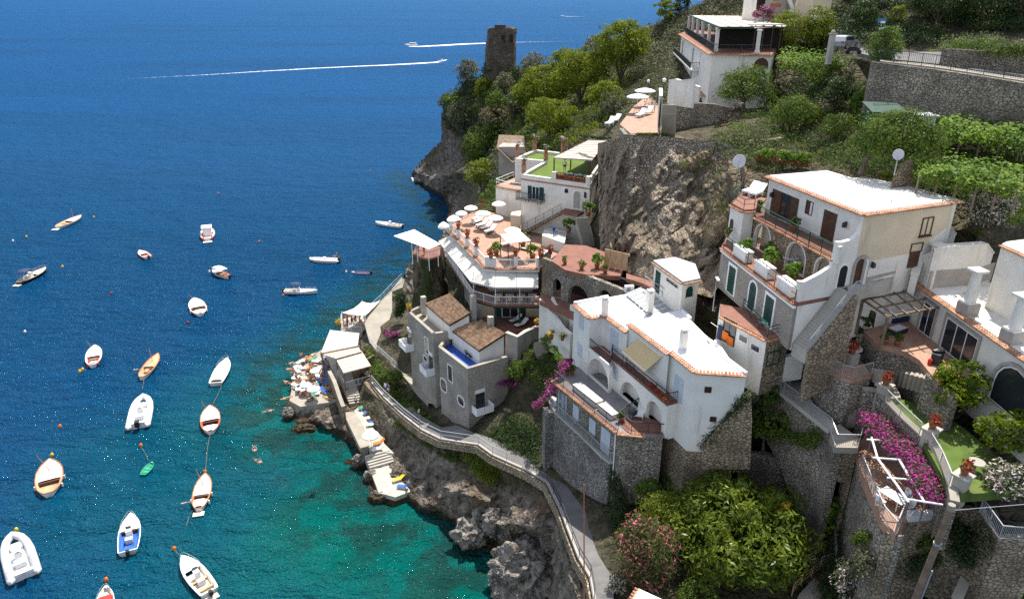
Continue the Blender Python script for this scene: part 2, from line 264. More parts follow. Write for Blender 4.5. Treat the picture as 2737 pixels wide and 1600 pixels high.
# ================= terrain control points (W view): x, y, height, zone
# zones: r rock, s scrub soil, g dark undergrowth, c paved, b brown cliff
SHORE = [(1012,432),(1040,466),(1078,486),(1092,505),(1096,530),(1090,560),(1075,600),(1000,650),(985,690),(950,735),(880,780),(845,820),(800,850),(735,885),(712,930),(697,970),(692,1025),(735,1060),(800,1072),(850,1102),(872,1140),(868,1190),(892,1248),(955,1262),(1000,1256),(1095,1292),(1112,1338),(1165,1385),(1180,1440),(1195,1490),(1210,1650)]
TOPL = [(1900,-60,130),(1860,-30,138),(1760,-2,158),(1700,18,160),(1620,52,165),(1530,90,170),(1450,118,174),(1400,148,176),(1320,160,180),(1265,172,183),(1200,195,188),(1150,192,193),(1108,238,200),(1088,255,204),(1084,300,206),(1082,345,209),(1048,378,216),(1016,415,222)]
PZ = '''
1060 440 4 r;1100 430 9 r;1130 470 4 r;1120 500 2 r;1140 420 14 s;1150 520 6 s;1110 545 1 r;1180 560 16 s;1120 590 14 g;1100 640 16 g;1040 640 13 r;1050 700 11 r;1010 700 7 r;1080 740 11 g;1000 640 4 r
1130 640 14 g;1200 640 16 g;1300 600 20 g;1150 700 13 g;1250 700 15 g;1360 690 16 g;1000 760 5.5 c;930 800 5 c;960 780 5.2 c;900 860 4.6 c;985 830 8 g;960 860 6 c;920 900 4.6 c;850 850 1.2 r;860 900 2.4 r;800 900 1.5 c;760 930 1.2 c;740 980 1.2 c;800 980 1.5 c;720 1000 .6 r
790 1040 1 r;830 1000 2 c;850 1060 1.3 r;840 1010 1.6 r;880 990 2.2 c;900 1040 1.6 c;930 1080 1.5 c;950 1120 1.2 c;905 1110 .8 r;945 1180 .9 r;960 1230 .5 r;985 1190 .8 c;1000 1215 .8 c;880 1120 .5 r;930 1220 .5 r
910 940 4.9 g;950 1000 5.1 s;1000 1040 5.5 c;1060 1080 6 c;1120 1100 6.6 c;1000 960 5.3 c;1060 1010 5.9 c;1100 1060 6.3 c;1150 1080 7.2 c;1200 1120 8 c;1280 1150 9 c;1330 1170 9.8 c
960 1040 4.3 r;1000 1080 3.4 r;1020 1120 3 r;1000 1160 2 r;1040 1180 2.4 r;1060 1130 4.2 r;1100 1120 5.6 r;1150 1130 6.4 s;1180 1150 6.4 s;1240 1180 6.6 s;1290 1190 8 s;1100 1200 4 r;1050 1240 1.5 r;1180 1230 5.5 r;1260 1230 6.4 r;1130 1270 1.5 r;1200 1290 2.5 r;1260 1290 7 r;1330 1230 9.4 r;1360 1290 10.4 r
1370 1190 10.6 c;1440 1260 11.8 c;1390 1330 10.6 r;1460 1330 12.6 c;1400 1400 11 r;1490 1400 13.2 c;1420 1460 11.6 r;1520 1470 13.6 c;1440 1560 12 r;1540 1600 14 c;1180 1330 .5 r;1230 1360 .3 r;1300 1350 1.5 r;1220 1310 1.5 r;1340 1400 3 r;1280 1420 -1 r;1230 1440 -1 r;1350 1460 3 r;1300 1500 -1 r;1380 1520 5 r;1260 1600 -1 r;1340 1600 1 r
1500 1260 13 g;1500 1200 12.6 g;1540 1150 14 g;1500 1330 13.6 g;1530 1400 14 g;1560 1300 13.5 g;1600 1200 13.2 g;1640 1130 14 g;1700 1160 14 g;1720 1100 16.5 g;1700 1085 17 g;1800 1180 14 g;1850 1250 14 g;1700 1300 13 g;1800 1400 12.5 g;1950 1300 13.5 g;1600 1450 13.5 g;1700 1550 12 g;1900 1550 12 g;2000 1450 12.5 s
1350 950 15 g;1320 1000 12 g;1300 1060 11 g;1250 1000 10.5 g;1330 1100 10.6 g;1280 1100 9.8 g;1350 1150 11 g;1200 900 8 g;1100 900 8 g;1100 800 10 g;1250 800 15 g;1300 900 15.5 g;1400 850 17.4 g;1380 900 17 g;1440 900 18.5 g;1400 1000 14 g;1450 1100 13 g;1600 1050 14 g;1550 900 18 g;1650 850 20 g;1750 950 20 g;1790 960 21 g
1480 760 21 g;1450 800 19 g;1400 700 17 g;1530 720 23 c;1560 680 26.4 c;1500 640 26 g;1500 600 27 b;1640 640 29 b;1600 690 26.5 c;1700 720 27 c;1750 760 27 c;1800 800 26.5 g;1850 850 25 g;1800 740 28 g;1760 690 28 g
1540 560 29 b;1520 480 32 b;1500 420 33 b;1560 420 35.5 b;1560 360 38 b;1640 360 38.2 b;1640 480 33.5 b;1700 400 37.8 b;1600 580 29.5 b;1720 600 30.5 b;1700 520 33 b;1780 480 36 b;1760 580 33 b;1740 650 29.5 b;1800 420 38.5 b;1780 360 39.5 s;1600 430 35 b;1660 570 30.5 b;1580 500 32 b;1740 440 36.2 b
1820 340 40.2 s;1900 340 40 s;1930 380 39 s;1850 390 38.8 s;1990 400 39 s;1900 430 38.2 c;2000 440 38.6 s;2100 460 39 s;2200 470 39 s;2060 400 40 s;2150 420 39.6 s;1820 500 36.3 c;1900 500 36 g;2050 550 35 g;2000 650 31 g;1850 650 30 g;1800 700 28.6 g;1900 720 29 g;2000 760 29.3 g;2100 700 33 g;2200 640 34 c;2250 620 34.2 c;2300 600 35 c
2350 560 36.5 s;2400 560 37.2 s;2450 560 37.2 c;2500 560 36.8 c;2420 620 35 c;2480 600 35.5 c;2520 700 33 c;2400 500 38.2 s;2480 480 38.6 s;2330 460 39 g;2400 440 39.2 g;2500 430 39.4 g;2600 450 39 g;2640 600 35 g;2640 700 33 c
1640 325 38.5 c;1700 320 39 c;1560 320 38 s;1720 260 40 c;1760 250 40 c;1800 260 40.3 s;1900 260 40.5 s;1960 290 40.5 s;2050 300 41 s;2120 330 40.6 g;2250 340 40.6 g;2400 360 40.6 g;2520 380 40.4 g;2640 400 40 g;2100 240 42.8 s;2000 210 43.5 s;1920 200 43.6 s;2200 270 42.6 s;2350 275 42.5 s;2520 290 42.3 s;2640 300 42 s;1950 165 45 s;2180 210 44 s
1500 620 25.5 g;1460 560 26.6 g;1400 560 23 g;1300 520 23 g;1400 470 26 g;1350 440 27 g;1300 420 27 g;1480 360 33 s;1450 500 26 g;1250 470 22 g;1220 520 19 g;1230 560 18.5 g;1150 570 15 g;1160 480 8 s
2050 850 26 g;2000 900 25.5 g;1950 950 24.5 g;2100 800 30 c;2150 770 31.5 c;1960 850 26 g;2050 760 30 g;2000 800 29 g;2200 760 30 g;2300 780 29.4 g;2400 750 30 g;2500 800 29.5 g;2150 850 28 g;2250 880 28.5 g;2100 900 28 g;2350 850 29.3 g;2480 900 29.4 g;2640 900 29 g
1880 940 24 c;1940 970 23.6 c;2040 1050 23.2 c;2080 1090 23 c;2000 960 23.8 c;2100 1000 23.2 c;2150 950 25.5 g;2200 980 25.5 g;2250 960 25.5 g;2300 1000 25 g;2280 1100 25 g;2350 1150 25 g;2400 1050 25 g;2500 1100 25 g;2640 1100 25 g;2450 1200 25 g;2400 1250 24.5 g;2520 1250 25 g;2640 1250 24 g
1980 1040 22 r;1900 1000 21.5 r;1846 972 25.6 r;1790 1020 22.5 r;1745 1070 19.8 g;1870 985 24.2 r;1900 1060 19 r;1980 1100 20 r;1840 1050 19 g;2050 1130 21.5 r;1880 1130 16.5 g;1980 1180 16 g;2060 1200 18 g;2120 1140 21 g;2150 1200 20.5 g;2250 1250 20 g;2200 1250 20 g;2180 1300 19 r;2120 1280 19 r;2080 1300 17 g;2050 1260 16 g;2100 1400 16 r;2200 1400 17 r;2280 1300 19.5 r;2340 1300 19.5 r;2300 1400 17 r;2420 1350 20 r;2500 1380 19 r;2640 1400 18 r;2050 1420 14.5 g;2150 1480 15 s;2300 1480 16 s;2450 1450 17 g;2550 1500 16.5 g;2640 1560 16 g;2000 1600 12.5 s;2200 1600 14 s;2400 1600 15 s;2640 1650 15 s;1700 1650 12 s
2020 1480 13.5 c;1980 1420 13.5 g
'''
PYL = '''
1040 395 219 r;1060 415 214 r;1100 350 203 r;1100 390 204 r;1090 410 206 r;1130 300 196 s;1130 400 194 r;1150 250 194 r;1180 240 189 r;1200 280 180 s;1250 220 184 s;1150 350 190 s;1180 400 172 s;1170 450 165 s;1230 360 160 s;1300 200 176 s;1300 260 168 s;1350 200 170 s;1400 220 162 s;1450 170 165 s;1350 300 150 s;1280 330 152 s;1260 400 132 s;1320 370 128 s;1400 300 140 s;1480 220 152 s;1530 150 158 s;1600 110 158 s;1680 60 156 s;1560 210 142 s;1500 280 125 s;1620 170 140 s;1640 230 118 s;1580 270 115 s;1450 330 114 s;1400 350 118 s;1540 300 104 s;1620 280 104 s;1690 120 146 s;1700 180 122 s;1660 220 114 s;1220 440 140 s;1190 500 138 s;1240 490 124 s;1130 560 150 r;1340 410 122 s
1780 40 150 s;1850 20 140 s;1900 40 128 s;1960 80 118 s;1850 120 118 g;1950 130 112 g;2000 60 112 c;2050 100 101 c;2100 110 98 c;2150 125 95 c;2040 140 100 c;2100 145 95 c;2170 150 90 c;2240 130 93 c;2300 130 91 c;2320 118 90 c;2360 155 84 c;2440 165 81 c;2530 185 76 c;2640 210 70 c;2640 190 72 r
2200 60 103 g;2260 60 98 g;2320 90 95 g;2400 100 92 r;2100 40 108 g;2000 0 118 g;2100 -20 116 g;2200 0 110 g;2300 20 104 g;2400 40 98 g;2500 60 92 g;2640 80 86 g;2500 0 100 g;2640 -60 100 g;2400 -60 108 g;2250 -60 114 g;2050 -60 124 g;2400 130 87.5 g;2500 140 84 g;2640 160 79 g;1960 20 124 s
'''
pts = []; zone = []
def ipt(x, y, t, zn): u, v = px('W',x,y); pts.append((u,v,1/t)); zone.append(zn)
def t_z(x, y, z): d = ray('W',x,y); return (z-H)/d.z
def t_y(x, y, Y): return Y/ray('W',x,y).y
for x, y in SHORE: ipt(x, y, t_z(x,y,-1.2), 'r')
nb0 = len(pts)
for x, y, t in ((2000,1650,None),(2700,1700,None),(2760,900,None),(2760,400,None),(2760,100,None),(2760,-90,None),(2300,-90,None)):
    z = {1650:12,1700:14,900:30,400:41}.get(y); ipt(x, y, t_z(x,y,z) if z else t_y(x,y,{100:78,-90:100}[y] if x>2500 else 116), 's')
for x, y, Y in TOPL: ipt(x, y, t_y(x,y,Y), 's')
NB = len(pts)
for rec in PZ.replace('\n',';').split(';'):
    r = rec.split()
    if r: ipt(float(r[0]), float(r[1]), t_z(float(r[0]),float(r[1]),float(r[2])), r[3])
for rec in PYL.replace('\n',';').split(';'):
    r = rec.split()
    if r: ipt(float(r[0]), float(r[1]), t_y(float(r[0]),float(r[1]),float(r[2])), r[3])
_r = delaunay_2d_cdt([V((p[0],p[1])) for p in pts], [], [list(range(NB))], 1, 1e-4)
tv = np.array([tuple(v) for v in _r[0]]); tf = np.array([f for f in _r[2] if len(f)==3]); oid = [o[0] if o else -1 for o in _r[3]]
tq = np.array([pts[o][2] if o>=0 else 1/.04 for o in oid]); ZC = {'r':(1,0,0,1.0),'b':(0,1,0,.8),'s':(0,0,1,.45),'g':(0,0,0,.25),'c':(.15,0,0,.0)}
tz = np.array([ZC[zone[o]] if o>=0 else (0,0,1,.3) for o in oid])
PX2 = lambda a: a
A_, B_, C_ = tv[tf[:,0]], tv[tf[:,1]], tv[tf[:,2]]
DEN = (B_[:,1]-C_[:,1])*(A_[:,0]-C_[:,0])+(C_[:,0]-B_[:,0])*(A_[:,1]-C_[:,1])
def locate(U, Vv):
    """inverse distance and zone weights of the ground seen along frame pixels"""
    q = np.full(U.shape, np.nan); zw = np.zeros(U.shape+(4,))
    for i in range(len(tf)):
        lo = np.minimum(np.minimum(A_[i],B_[i]),C_[i])-.01; hi = np.maximum(np.maximum(A_[i],B_[i]),C_[i])+.01
        k = np.where((U>=lo[0])&(U<=hi[0])&(Vv>=lo[1])&(Vv<=hi[1]))
        if not len(k[0]): continue
        u, v = U[k], Vv[k]
        a = ((B_[i,1]-C_[i,1])*(u-C_[i,0])+(C_[i,0]-B_[i,0])*(v-C_[i,1]))/DEN[i]; b = ((C_[i,1]-A_[i,1])*(u-C_[i,0])+(A_[i,0]-C_[i,0])*(v-C_[i,1]))/DEN[i]; c = 1-a-b
        m = (a>=-1e-6)&(b>=-1e-6)&(c>=-1e-6); kk = tuple(s[m] for s in k)
        q[kk] = a[m]*tq[tf[i,0]]+b[m]*tq[tf[i,1]]+c[m]*tq[tf[i,2]]
        zw[kk] = a[m,None]*tz[tf[i,0]]+b[m,None]*tz[tf[i,1]]+c[m,None]*tz[tf[i,2]]
    return q, zw
def Gd(c, x, y):
    u, v = px(c,x,y); q, _ = locate(np.array([u]), np.array([v]))
    if np.isnan(q[0]): return None
    return CAM + ray('V',u,v)*(1/q[0])
def fbm(p, o=4): return noise.fractal(p, .9, 2.1, o)
def make_terrain():
    st = 5.5; us = np.arange(740, 2880, st); vs = np.arange(-95, 1830, st); U, Vv = np.meshgrid(us, vs); q, zw = locate(U, Vv)
    ok = ~np.isnan(q); idx = -np.ones(U.shape, int); vv = []; at = []
    for j in range(U.shape[0]):
        for i in range(U.shape[1]):
            if not ok[j,i]: continue
            d = ray('V',U[j,i],Vv[j,i]); p = CAM+d/q[j,i]; amp = zw[j,i,3]; bz = min(1, max(0,(d.length/q[j,i]-30)/60))*.6+.55
            n1 = noise.ridged_multi_fractal(p*.28, 1, 2.1, 4, 1, 2)-1.2; n2 = fbm(p*.9, 4); 
            n3 = noise.cell_vector(p*.55+V((n2,n2,n2))*.3) if amp > .5 else V((0,0,0))
            k = amp*bz; off = V((-.45,-.6,.55))*(n1*.55+n2*.35)*k + (n3-V((.5,.5,.5)))*.5*k
            p = p + off; idx[j,i] = len(vv); vv.append(tuple(p)); at.append((zw[j,i,0],zw[j,i,1],zw[j,i,2],1))
    fs = []; 
    for j in range(U.shape[0]-1):
        for i in range(U.shape[1]-1):
            f = (idx[j,i],idx[j+1,i],idx[j+1,i+1],idx[j,i+1])
            if min(f) >= 0: fs.append(f)
    from collections import Counter
    ec = Counter(); ed = {}
    for f in fs:
        for a, b in zip(f, f[1:]+f[:1]): k = (min(a,b),max(a,b)); ec[k] += 1; ed[k] = (a,b)
    sk = {}
    for k, n in ec.items():
        if n != 1: continue
        for a in k:
            if a not in sk:
                p = V(vv[a]); sk[a] = len(vv); vv.append((p.x, p.y+(9 if p.z > 2 else 1), max(-6, p.z-16))); at.append(at[a])
        a, b = ed[k]; fs.append((b,a,sk[a],sk[b]))
    me = bpy.data.meshes.new('hillside'); me.from_pydata(vv, [], fs)
    ca = me.color_attributes.new('zone','FLOAT_COLOR','POINT'); ca.data.foreach_set('color', np.array(at,dtype=np.float32).ravel())
    o = bpy.data.objects.new('hillside', me); COL.objects.link(o); tag(o, kind='structure', label='steep rocky coastal hillside falling to the sea', cat='hillside')
    m, nt, out = nm('hillside_ground'); a = N(nt,'VertexColor'); a.layer_name = 'zone'; sp = N(nt,'SeparateColor'); nt.links.new(a.outputs[0], sp.inputs[0])
    v = coords(nt); n1 = noi(nt, v, .8, 8, .62, .4); n2 = noi(nt, coords(nt,(1,1,.45)), 2.6, 6, .65); n4 = noi(nt, v, .16, 4)
    dk = mixc(nt, ramp(nt,n1,.35,.65), (.035,.035,.02), (.085,.075,.045))
    so = mixc(nt, ramp(nt,n1,.3,.7), (.06,.058,.032), (.15,.125,.08))
    ro = mixc(nt, ramp(nt,n1,.32,.68), (.07,.058,.048), (.28,.235,.19)); ro = mixc(nt, ramp(nt,n2,.55,.8), ro, (.36,.32,.265)); ro = mixc(nt, ramp(nt,n4,.5,.72), ro, (.12,.085,.055))
    br = mixc(nt, ramp(nt,n1,.3,.65), (.10,.075,.05), (.33,.25,.155)); br = mixc(nt, ramp(nt,n2,.5,.75), br, (.40,.34,.26)); br = mixc(nt, ramp(nt,n4,.48,.62), br, (.13,.125,.085))
    c = mixc(nt, sp.outputs[2], dk, so); c = mixc(nt, sp.outputs[1], c, br); c = mixc(nt, sp.outputs[0], c, ro)
    # wet dark band and algae just above the water
    g = nt.nodes.new('ShaderNodeNewGeometry'); xyz = N(nt,'SeparateXYZ'); nt.links.new(g.outputs['Position'], xyz.inputs[0])
    hz = N(nt,'Math',_operation='MULTIPLY_ADD',i1=1.6,i2=-.8); nt.links.new(n1, hz.inputs[0]); hh = N(nt,'Math',_operation='ADD'); nt.links.new(xyz.outputs[2], hh.inputs[0]); nt.links.new(hz.outputs[0], hh.inputs[1])
    c = mixc(nt, ramp(nt, hh.outputs[0], .5, 1.5), (.045,.036,.022), c)
    vo = N(nt,'TexVoronoi',Scale=1.3,_feature='DISTANCE_TO_EDGE'); nt.links.new(v, vo.inputs['Vector'])
    ad = N(nt,'Math',_operation='MULTIPLY_ADD',i1=.5); nt.links.new(ramp(nt,vo.outputs[0],0,.25), ad.inputs[0]); nt.links.new(n2, ad.inputs[2])
    fin(m, nt, out, c, .92, ad.outputs[0], 1.0, .35, 0, .15); me.materials.append(m); return o
hill = make_terrain()
# ================= sea
def make_sea():
    sh = np.array([tuple(P('W',x,y,0))[:2] for x,y in SHORE])
    co = [-40000,-12000,-4000,-1500,-700,-350,-220]; xs = np.concatenate([co, np.arange(-170,81,2.0), [140,300,900,3000,12000,40000]])
    ys = np.concatenate([[-200,-60,0], np.arange(20,262,2.0), [300,360,450,600,900,1600,3500,8000,20000,60000]])
    X, Y = np.meshgrid(xs, ys); D = np.full(X.shape, 1e9)
    for a, b in zip(sh[:-1], sh[1:]):
        ab = b-a; t = np.clip(((X-a[0])*ab[0]+(Y-a[1])*ab[1])/(ab@ab),0,1); D = np.minimum(D, np.hypot(X-a[0]-t*ab[0], Y-a[1]-t*ab[1]))
    D = np.where(D>300,300,D); n = X.size; vs = np.stack([X.ravel(),Y.ravel(),np.zeros(n)],1); w_, h_ = X.shape[1], X.shape[0]
    fs = [(j*w_+i,j*w_+i+1,(j+1)*w_+i+1,(j+1)*w_+i) for j in range(h_-1) for i in range(w_-1)]
    me = bpy.data.meshes.new('sea'); me.from_pydata(vs.tolist(), [], fs)
    at = me.attributes.new('shore','FLOAT','POINT'); at.data.foreach_set('value', D.ravel().astype(np.float32))
    o = bpy.data.objects.new('sea', me); COL.objects.link(o); tag(o, 'deep blue sea turning teal towards the rocky shore', 'sea', kind='structure')
    m, nt, out = nm('sea_water'); a = N(nt,'Attribute'); a.attribute_name = 'shore'; d = a.outputs['Fac']
    g = nt.nodes.new('ShaderNodeNewGeometry'); xyz = N(nt,'SeparateXYZ'); nt.links.new(g.outputs['Position'], xyz.inputs[0])
    def ma(op, x, y=None, z=None):
        n = N(nt,'Math',_operation=op)
        for i, s in enumerate((x,y,z)):
            if s is None: continue
            if hasattr(s,'is_linked'): nt.links.new(s, n.inputs[i])
            else: n.inputs[i].default_value = s
        return n.outputs[0]
    v = coords(nt); nb = noi(nt, v, .035, 4); nbm = ma('MULTIPLY_ADD', nb, 26, -13)
    # sea bed falls away from the shore and towards the far end of the bay
    bed = ma('ADD', ma('ADD', d, nbm), ma('MULTIPLY', ma('MAXIMUM', ma('SUBTRACT', xyz.outputs[1], 62), 0), .32))
    c = mixc(nt, ramp(nt, bed, 8, 40), (.0,.074,.088), (.0,.041,.115))
    c = mixc(nt, ramp(nt, bed, 4, 18), (.0,.098,.082), c)
    far = ramp(nt, xyz.outputs[1], 90, 420); c = mixc(nt, far, c, (.0,.050,.165))
    reef = noi(nt, v, .22, 6, .6, .5); rm = ma('MULTIPLY', ramp(nt, reef, .40, .56), ramp(nt, d, 13, 3)); c = mixc(nt, ma('MULTIPLY', rm, .72), c, (.010,.030,.024))
    big = noi(nt, coords(nt,(.25,1,1)), .012, 4); c = mixc(nt, ma('MULTIPLY', ramp(nt, big, .4, .7), .28), c, (.0,.020,.060))
    w1 = noi(nt, coords(nt,(.55,1,1),False,(0,0,.25)), .55, 6, .62, .3); w2 = noi(nt, coords(nt,(.6,1,1),False,(0,0,-.2)), .11, 3)
    w3 = noi(nt, v, 2.6, 2)
    hgt = ma('ADD', ma('MULTIPLY', w1, 1.0), ma('MULTIPLY', w2, 2.2)); hgt = ma('MULTIPLY_ADD', w3, .34, hgt)
    bp = N(nt,'Bump',Strength=1.0,Distance=1.75); nt.links.new(hgt, bp.inputs['Height'])
    df = N(nt,'BsdfDiffuse'); nt.links.new(c, df.inputs[0]); nt.links.new(bp.outputs[0], df.inputs['Normal'])
    gl = N(nt,'BsdfGlossy',Roughness=.035); gl.inputs[0].default_value = (.62,.92,1,1); nt.links.new(bp.outputs[0], gl.inputs['Normal'])
    rg = N(nt,'MapRange'); nt.links.new(xyz.outputs[1], rg.inputs[0]); rg.inputs[1].default_value = 55; rg.inputs[2].default_value = 230; rg.inputs[3].default_value = .032; rg.inputs[4].default_value = .42; ck = noi(nt, coords(nt,(.6,1,1)), .085, 5, .62); ck = ma('MULTIPLY_ADD', ramp(nt, ck, .47, .60), -.19, .22); nt.links.new(ma('MAXIMUM', rg.outputs[0], ck), gl.inputs['Roughness'])
    fr = N(nt,'Fresnel',IOR=1.33); nt.links.new(bp.outputs[0], fr.inputs['Normal']); f2 = ma('MULTIPLY_ADD', fr.outputs[0], .085, .012)
    mx = nt.nodes.new('ShaderNodeMixShader'); nt.links.new(f2, mx.inputs[0]); nt.links.new(df.outputs[0], mx.inputs[1]); nt.links.new(gl.outputs[0], mx.inputs[2]); nt.links.new(mx.outputs[0], out.inputs[0])
    me.materials.append(m); return o
sea = make_sea()
# ================= building helpers
def PL(c, z, pts): return [P(c,x,y,z) for x,y in pts]
inn = lambda pts, k=.25: [p+(sum(pts,V((0,0,0)))/len(pts)-p).normalized()*k for p in pts]
class Wall:
    def __init__(s, A, B):
        s.A = V((A[0],A[1],0)); s.u = (V((B[0],B[1],0))-s.A); s.L = s.u.length; s.u.normalize()
        s.n = V((-s.u.y, s.u.x, 0))
        if s.n.dot(CAM-s.A) < 0: s.n = -s.n
    def hit(s, c, x, y):
        d = ray(c,x,y); t = (s.A-CAM).dot(s.n)/d.dot(s.n); p = CAM+d*t; return ((p-s.A).dot(s.u), p.z)
    def at(s, a, z, off=0): p = s.A+s.u*a+s.n*off; return V((p.x,p.y,z))
    def box(s, mb, s0, s1, z0, z1, o0, o1):
        return mb.obox(s.at(s0,z0,o0), s.u*(s1-s0), s.n*(o1-o0), (0,0,z1-z0))
    def rect(s, c, x0, y0, x1, y1):
        a = s.hit(c,x0,y0); b = s.hit(c,x1,y1); return min(a[0],b[0]), max(a[0],b[0]), min(a[1],b[1]), max(a[1],b[1])
    def sheet(s, mb, outline, holes=(), th=.3, off=0):
        """wall plate with real openings; outline and holes are lists of (along, height)"""
        loops = [outline]+list(holes); flat = [p for l in loops for p in l]; n = len(flat)
        tris = tessellate_polygon([[V((p[0],p[1],0)) for p in l] for l in loops]); vs = [s.at(a,z,off) for a,z in flat]+[s.at(a,z,off-th) for a,z in flat]
        fs = [tuple(t) for t in tris]+[tuple(i+n for i in reversed(t)) for t in tris]; k = 0
        for l in loops:
            m = len(l); fs += [(k+i,k+(i+1)%m,n+k+(i+1)%m,n+k+i) for i in range(m)]; k += m
        return mb.add(vs, fs)
def arch(s0, s1, z0, z1, n=9):
    r = (s1-s0)/2; rz = min(r, (z1-z0)*.75); zc = z1-rz
    return [(s0,z0),(s1,z0)]+[(s0+r+r*math.cos(math.pi*i/(n-1)), zc+rz*math.sin(math.pi*i/(n-1))) for i in range(n)]
def niche(parent, W, s0, s1, z0, z1, depth, m=None, mf=None):
    mb = MB(); W.box(mb, s0-.25, s1+.25, z0-.05, z1+.3, -depth-.15, -depth); W.box(mb, s0-.35, s0-.25, z0-.05, z1+.3, -depth, -.31); W.box(mb, s1+.25, s1+.35, z0-.05, z1+.3, -depth, -.31)
    W.box(mb, s0-.25, s1+.25, z1+.18, z1+.3, -depth, -.31); mb.build('recess_wall', m or m_greyr, parent)
    f = MB(); W.box(f, s0-.25, s1+.25, z0-.12, z0-.0, -depth, -.31); f.build('recess_floor', mf or m_floorg, parent)
def window(parent, W, R_, fr=.09, mf=None, mp=None, mull=1, sill=False, name='window', arched=False, proud=.05):
    s0,s1,z0,z1 = R_; mf = mf or m_frame; f = MB()
    if arched:
        W.sheet(f, arch(s0-fr,s1+fr,z0-.01,z1+fr), [arch(s0,s1,z0+.02,z1)], .1+proud, proud); o = f.build(name, mf, parent)
        g = MB(); W.sheet(g, arch(s0-.02,s1+.02,z0,z1+.02), (), .04, .03); g.build('pane', mp or m_glass, o); return o
    W.box(f,s0-fr,s0,z0-fr,z1+fr,-.02,proud); W.box(f,s1,s1+fr,z0-fr,z1+fr,-.02,proud); W.box(f,s0,s1,z1,z1+fr,-.02,proud); W.box(f,s0,s1,z0-fr,z0,-.02,proud)
    for i in range(mull): c = s0+(s1-s0)*(i+1)/(mull+1); W.box(f,c-.03,c+.03,z0,z1,-.015,proud-.01)
    if sill: W.box(f,s0-fr-.08,s1+fr+.08,z0-fr-.09,z0-fr,-.02,proud+.1)
    o = f.build(name, mf, parent); g = MB(); W.box(g,s0,s1,z0,z1,-.03,.012); g.build('pane', mp or m_glass, o); return o
def shutter(parent, W, R_, m, name='shutter', leaves=2, off=.0):
    s0,s1,z0,z1 = R_; mb = MB(); lw = (s1-s0)/leaves
    for i in range(leaves):
        a, b = s0+lw*i+.01, s0+lw*(i+1)-.01; W.box(mb,a,b,z0,z1,off-.02,off+.035)
        for k in range(int((z1-z0)/.16)): zz = z0+.08+k*.16; W.box(mb,a+.06,b-.06,zz,zz+.07,off+.034,off+.052)
    return mb.build(name, m, parent)
def tile_edge(parent, A, B, z=None, out=None, name='tile_edging', pitch=.27, ln=.5, m=None):
    A, B = V(A), V(B)
    if z is not None: A.z = B.z = z
    d = B-A; L = d.length; d.normalize(); n = V((-d.y,d.x,0)).normalized()
    if (n.dot(CAM-A) < 0) != (out == -1): n = -n
    mb = MB(); k = max(1,int(L/pitch))
    for i in range(k):
        c = A+d*(L*(i+.5)/k); vs = []
        for e in (-.22, ln-.22):
            for j in range(5): t = math.pi*j/4; vs.append(c+n*e+d*math.cos(t)*pitch*.42+V((0,0,math.sin(t)*pitch*.36-(e+.22)*.22+.04)))
        mb.add(vs, [(j,j+1,5+j+1,5+j) for j in range(4)]+[(0,1,2,3,4),(9,8,7,6,5)])
    mb.bar(A+n*.1+V((0,0,-.03)), B+n*.1+V((0,0,-.03)), .34, .1)
    return mb.build(name, m or m_terra, parent)
def railing(pts, h=1.0, m=None, parent=None, gap=.22, label=None, name='railing', cat='railing', group=None, bars=True, mid=False, rr=.03, posts=1.6):
    pts = [V(p) for p in pts]; m = m or m_iron; root = None
    if parent is None: root = thing(name, label, cat, pts[0], group); par = root
    else: par = parent
    rail = MB(); pl__ = []; br = MB(); up = V((0,0,h))
    for a, b in zip(pts[:-1], pts[1:]):
        rail.bar(a+up, b+up, rr*2); L = (b-a).length; n = max(1,round(L/posts))
        if not bars or mid:
            for q in ((.5,) if not mid else (.35,.68)): rail.bar(a+up*q, b+up*q, rr*1.3)
        else: rail.bar(a+V((0,0,.1)), b+V((0,0,.1)), rr)
        for i in range(0 if not pl__ else 1,n+1): p = a+(b-a)*i/n; pl__.append(p)
        if bars:
            for i in range(1,int(L/gap)): p = a+(b-a)*i*gap/L; br.bar(p+V((0,0,.1)), p+up, .022)
    if root is None:
        o = rail.build(name, m, par); [MB().bar(p, p+up, rr*1.6).build('post', m, o) for p in pl__[:90]]
        if len(br.v) > 16: br.build('baluster', m, o)
        return o
    rail.build('handrail', m, par); [MB().bar(p, p+up, rr*1.6).build('post', m, par) for p in pl__[:90]]
    if len(br.v) > 16: br.build('baluster', m, par)
    return root
def stairs(mb, a, b, w, n, side=None):
    """flight from foot a to head b, width vector w"""
    a, b, w = V(a), V(b), V(w); d = (b-a)/n; dh = V((d.x,d.y,0))
    for i in range(n): mb.obox(a+dh*i+V((0,0,-.9+d.z*i)), dh*1.0, w, (0,0,.9+d.z))
    return mb
def chimney(parent, c, x, y, z, w=.55, h=1.5, m=None, cap=True, name='chimney'):
    p = P(c,x,y,z); mb = MB().box(p.x,p.y,z-.3,w,w,h+.3,.3)
    if cap:
        for dx in (-.2,.2):
            for dy in (-.2,.2): mb.box(p.x+dx*w/.55,p.y+dy*w/.55,z+h,.1,.1,.22,.0)
        mb.box(p.x,p.y,z+h+.22,w*1.1,w*1.1,.09,.3)
    return mb.build(name, m or m_white, parent)
